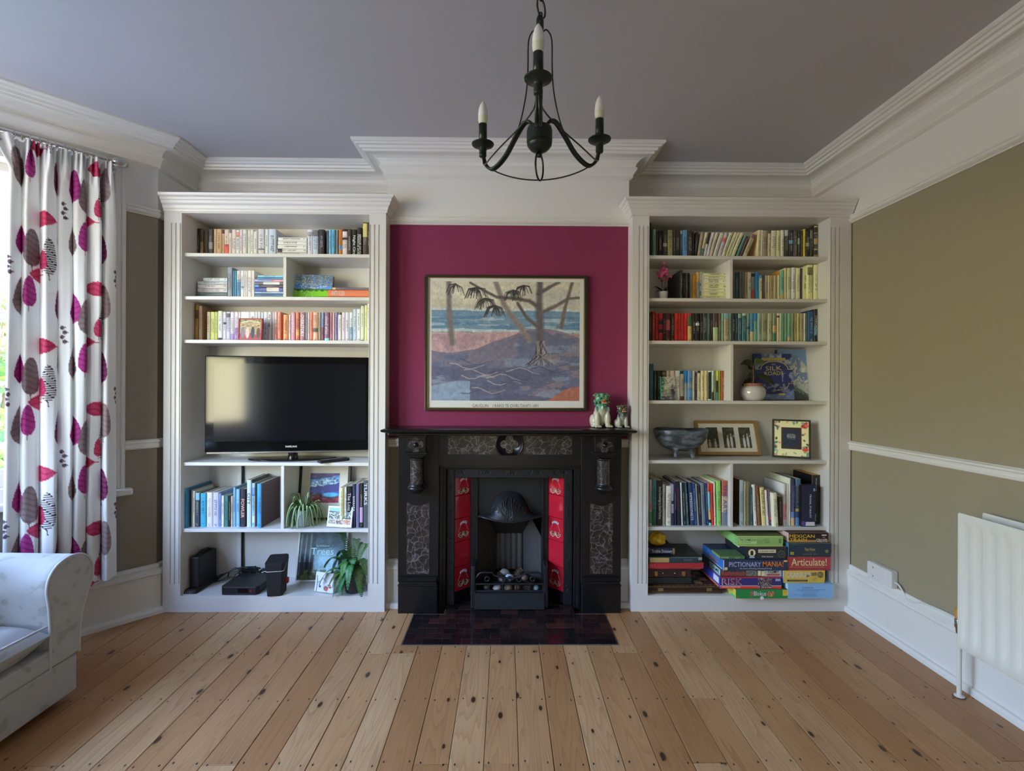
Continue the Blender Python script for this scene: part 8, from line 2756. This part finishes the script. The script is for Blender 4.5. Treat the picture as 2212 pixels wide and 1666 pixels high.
for q in (1, -1):
    o_ = arm_prof(q)
    m = MB()
    rows = []
    for x, gr in ((SXF + .002, -.008), (SXF - .006, -.001), (SXF - .02, .0), (-2.0, .004), (SXB + .05, .004), (SXB, -.004)):
        cy_ = sum(p[0] for p in o_) / len(o_)
        cz_ = .40
        rows.append([(x, cy_ + (y - cy_) * (1 + gr / .12), cz_ + (z - cz_) * (1 + gr / .2)) for y, z in smooth([(y, z, 0) for y, z in o_], 4) for y, z in ((y, z),)] if False else [(x, cy_ + (v_.x - cy_) * (1 + gr / .12), cz_ + (v_.y - cz_) * (1 + gr / .2)) for v_ in smooth([(y, z, 0) for y, z in o_], 4)])
    m.grid(rows)
    m.add(rows[0], [tuple(range(len(rows[0])))])
    m.add(rows[-1], [tuple(range(len(rows[-1])))])
    a_ = m.build('arm', M_DAM, so)
    fr0 = [(SXF + .004, y, z) for _, y, z in rows[1]]
    MB().tube(fr0, .0048, 6).build('piping', M_PIPE, a_)
    MB().add([(SXF + .006, y, z) for _, y, z in rows[0]] + [(SXF - .004, y, z) for _, y, z in rows[0]], [tuple(range(len(rows[0])))]).build('front_panel', M_DAM, a_)


def cushion(x0, x1, y0, y1, z0, z1, cr_, parent, name, mat=M_DAM, n=14):
    m = MB()
    for sgn in (1, -1):
        P = []
        for j in range(n + 1):
            row = []
            for i in range(n + 1):
                u, v = i / n * 2 - 1, j / n * 2 - 1
                e = (1 - abs(u) ** 6) * (1 - abs(v) ** 6)
                zc = (z0 + z1) / 2
                row.append((x0 + (x1 - x0) * (i / n), y0 + (y1 - y0) * (j / n), zc + sgn * ((z1 - z0) / 2 * max(0, e) ** .22 + cr_ * (1 - u * u) * (1 - v * v))))
            P.append(row)
        m.grid(P)
    o = m.build(name, mat, parent)
    return o


sc_ = cushion(SXB + .2, SXF + .012, 1.13, 1.828, .252, .372, .022, so, 'seat_cushion')
sd_ = cushion(SXB + .2, SXF + .012, .54, 1.125, .252, .372, .022, so, 'seat_cushion')
for o_, y0, y1 in ((sc_, 1.135, 1.823), (sd_, .545, 1.12)):
    MB().tube([(SXF + .010, y0 + .01, .352), (SXF + .013, (y0 + y1) / 2, .358), (SXF + .010, y1 - .008, .350)], .0045, 6).build('piping', M_PIPE, o_)
for y in (SY0 + .06, SY1 - .06):
    for x in (SXF - .07, SXB + .08):
        MB().lathe([(.018, 0), (.024, .02), (.026, .04)], (x, y, 0), 14).build('leg', M_DKWOOD, so)
# scatter cushion whose corner shows
cu_ = thing('scatter_cushion', 'striped scatter cushion propped at the sofa back in the bay', 'cushion', (-2.04, 1.60, .605), rot=(.10, 1.25, .12))
m = MB()
for sgn in (1, -1):
    P = [[(-.21 + .42 * i / 16, -.21 + .42 * j / 16, sgn * .065 * max(0, (1 - (i / 8 - 1) ** 2) * (1 - (j / 8 - 1) ** 2)) ** .45) for i in range(17)] for j in range(17)]
    m.grid(P, cols=lambda j, i: C(178, 172, 172, 1.3) if i % 3 else C(120, 104, 108, 1.2))
m.build('cover', M_MATTE, cu_, world=False)

# ================================================================== RADIATOR AND SOCKET
M_RAD = flat('cream_radiator_enamel', (.74, .73, .66), .35, vary=.03, vscale=20)
RXF, RY1, RY0 = 1.775, 1.885, .62
zr0, zr1 = .228, .757
ra = thing('radiator', 'cream panel radiator with vertical ribs on the wall', 'radiator', (1.82, 1.25, zr0))
for name, xf in (('front_panel', RXF), ('rear_panel', 1.872)):
    n = int((RY1 - RY0) / .0052)
    rows = []
    prof = []
    for i in range(n + 1):
        y = RY1 - (RY1 - RY0) * i / n
        q = ((y - RY0) % .0515) / .0515
        d = .0085 * (min(1, max(0, (abs(q - .5) - .18) / .12)))
        prof.append((y, d))
    for z, k in ((zr0, 0), (zr0 + .010, 0), (zr0 + .036, 0), (zr0 + .052, 1), (zr1 - .052, 1), (zr1 - .036, 0), (zr1 - .010, 0), (zr1, 0)):
        rows.append([(xf + (d if k else 0) + (.004 if z in (zr0, zr1) else 0), y, z) for y, d in prof])
    m = MB().grid(rows)
    m.box(xf + .0095, xf + .014, RY0, RY1, zr0 + .004, zr1 - .004)
    m.box(xf + .001, xf + .014, RY1 - .004, RY1 + .001, zr0 + .004, zr1 - .004)
    m.build(name, M_RAD, ra)
m = MB()
for k in range(48):
    y = RY1 - .03 - k * .025
    m.box(RXF + .0145, 1.871, y - .0006, y + .0006, zr0 + .06, zr1 - .035)
tag(m.build('convector_fin', M_RAD, ra), kind='stuff')
MB().box(RXF + .016, 1.871, RY1 - .05, RY1 - .02, zr0 + .02, zr0 + .05).build('header', M_RAD, ra)
for y in (1.55, .9):
    MB().box(1.886, XR - .001, y - .02, y + .02, .42, .62).build('wall_bracket', M_RAD, ra)
vx, vy = 1.835, RY1 + .055
MB().lathe([(.011, .255), (.013, .275), (.016, .280), (.016, .31), (.012, .315)], (vx, vy, 0), 16).tube([(vx, vy, .262), (vx, RY1 + .004, .262)], .009, 10).build('valve', M_CHROME, ra)
MB().lathe([(.014, .315), (.016, .320), (.016, .350), (.012, .356), (0, .356)], (vx, vy, 0), 16).build('valve_cap', flat('amber_plastic', C(205, 150, 60), .4), ra)
MB().tube([(vx, vy, .004), (vx, vy, .258)], .0085, 12).lathe([(.0085, .0015), (.018, .0015), (.018, .004), (.0085, .006)], (vx, vy, 0), 18).build('pipe', M_RAD, ra)
MB().lathe([(0, .0008), (.021, .0008), (.021, .0013), (0, .0013)], (vx, vy, 0), 20).build('pipe_hole', M_BLACKINK, ra)

sk0, sk1 = at(1880, 1240, X=XR - .02), at(1934, 1240, X=XR - .02)
syc = (sk0.y + sk1.y) / 2
szz = at(1906, 1243, X=XR - .03).z
sk = thing('wall_socket', 'white surface socket box above the skirting near radiator', 'socket', (XR - .001, syc, szz))
MB().box(-.038, 0, -.078, .078, -.043, .043).build('box', M_TRUNK, sk, world=False, bevel=.007, seg=3)
MB().box(-.0405, -.036, -.050, .076, -.041, .041).build('face_plate', M_TRUNK, sk, world=False, bevel=.003)
m = MB()
for y, z in ((.035, .022), (.035, -.022)):
    m.lathe([(0, -.0412), (.004, -.0412), (.004, -.040)], (0, y, z), 10, axis='x')
m.build('screw', M_CHROME, sk, world=False)
cpts = [(XR - .02, syc - .074, szz - .008), (XR - .018, syc - .10, szz - .012), (XR - .014, syc - .125, szz - .040), (XR - .014, syc - .15, szz - .070), (XR - .012, syc - .22, .258), (XR - .006, syc - .33, .268), (XR - .006, syc - .6, .268)]
m = MB()
for d in (0, .005):
    m.tube(smooth([(x, y, z - d) for x, y, z in cpts], 6), .0026, 6)
tag(m.build('socket_cable', M_TRUNK), 'twin white cable running from wall socket along skirting top', 'cable')

# ================================================================== GARDEN outside the bay
tag(MB().quad((-14, -8, -.55), (-2.9, -8, -.55), (-2.9, 12, -.55), (-14, 12, -.55)).build('unseen_ground', flat('bounce_grey_ground', (.36, .335, .30), .95, vary=.3, vscale=9)), kind='structure')  # ground out of view, made grey gravel to keep green bounce off ceiling
M_FOL = printed('garden_leaf', .5, .3)
rs = random.Random(77)


def shrub(name, label, cx, cy, z0, z1, r, n, cols, leaf, flowers=0, fcol=(0, 0, 0)):
    o = thing(name, label, 'shrub', (cx, cy, z0), 'garden shrubs seen through the bay window')
    m = MB()
    for k in range(n):
        a, h = rs.uniform(0, 2 * PI), rs.random()
        R = r * (.35 + .65 * math.sin(PI * min(1, .12 + .85 * h))) * math.sqrt(rs.random())
        c = Vector((cx + R * math.cos(a), cy + R * math.sin(a), z0 + (z1 - z0) * h))
        e = Vector((rs.gauss(0, 1), rs.gauss(0, 1), rs.gauss(0, .7))).normalized()
        f = e.cross(Vector((rs.gauss(0, 1), rs.gauss(0, 1), rs.gauss(0, 1)))).normalized()
        L, w = leaf * rs.uniform(.6, 1.3), leaf * rs.uniform(.16, .26)
        m.add([c - e * L * .5, c - f * w, c + e * L * .5 + Vector((0, 0, -L * .12)), c + f * w], [(0, 1, 2, 3)], C(*rs.choice(cols), 1.0))
    tag(m.build('foliage', M_FOL, o), kind='stuff')
    m = MB()
    for k in range(6):
        a = k * PI / 3
        m.tube([(cx + .05 * math.cos(a), cy + .05 * math.sin(a), z0), (cx + r * .3 * math.cos(a), cy + r * .3 * math.sin(a), (z0 + z1) / 2), (cx + r * .55 * math.cos(a), cy + r * .55 * math.sin(a), z1 - .2)], .012, 5, C(96, 80, 60))
    m.build('stem', M_FOL, o)
    for k in range(flowers):
        a, h = rs.uniform(0, 2 * PI), rs.uniform(.35, 1)
        R = r * .95
        c = Vector((cx + R * math.cos(a), cy + R * math.sin(a), z0 + (z1 - z0) * h))
        d = Vector((math.cos(a), math.sin(a), rs.uniform(-.2, .8))).normalized()
        m = MB()
        for q in range(34):
            t = q / 33
            p = c + d * .20 * t + Vector((rs.gauss(0, .014), rs.gauss(0, .014), rs.gauss(0, .014))) * (1.2 - t)
            m.ell(p, (.012, .012, .012), 5, 3, C(*fcol, rs.uniform(.8, 1.4)))
        m.build('flower_spike', M_FOL, o)


GRN = [(120, 160, 60), (150, 185, 80), (90, 140, 60), (170, 190, 110), (70, 120, 60)]
shrub('butterfly_bush', 'purple-flowering butterfly bush outside the bay glass beside the curtain', -4.25, 3.85, -.5, 2.05, .62, 2600, GRN, .15, 22, (120, 100, 190))
shrub('laurel_bush', 'large-leaved green bush low outside the bay window', -3.35, 2.72, -.5, .85, .40, 1500, GRN, .19)
shrub('garden_shrub', 'sunlit bushy shrub farther back in the garden', -6.2, 5.2, -.5, 2.3, 1.3, 3000, GRN + [(210, 200, 150)], .17, 10, (205, 120, 90))
shrub('garden_shrub', 'dark green shrub facing the main bay window', -5.6, 1.2, -.5, 1.5, 1.1, 2200, [(70, 110, 50), (90, 130, 60), (60, 95, 45)], .17)
fit_texts()
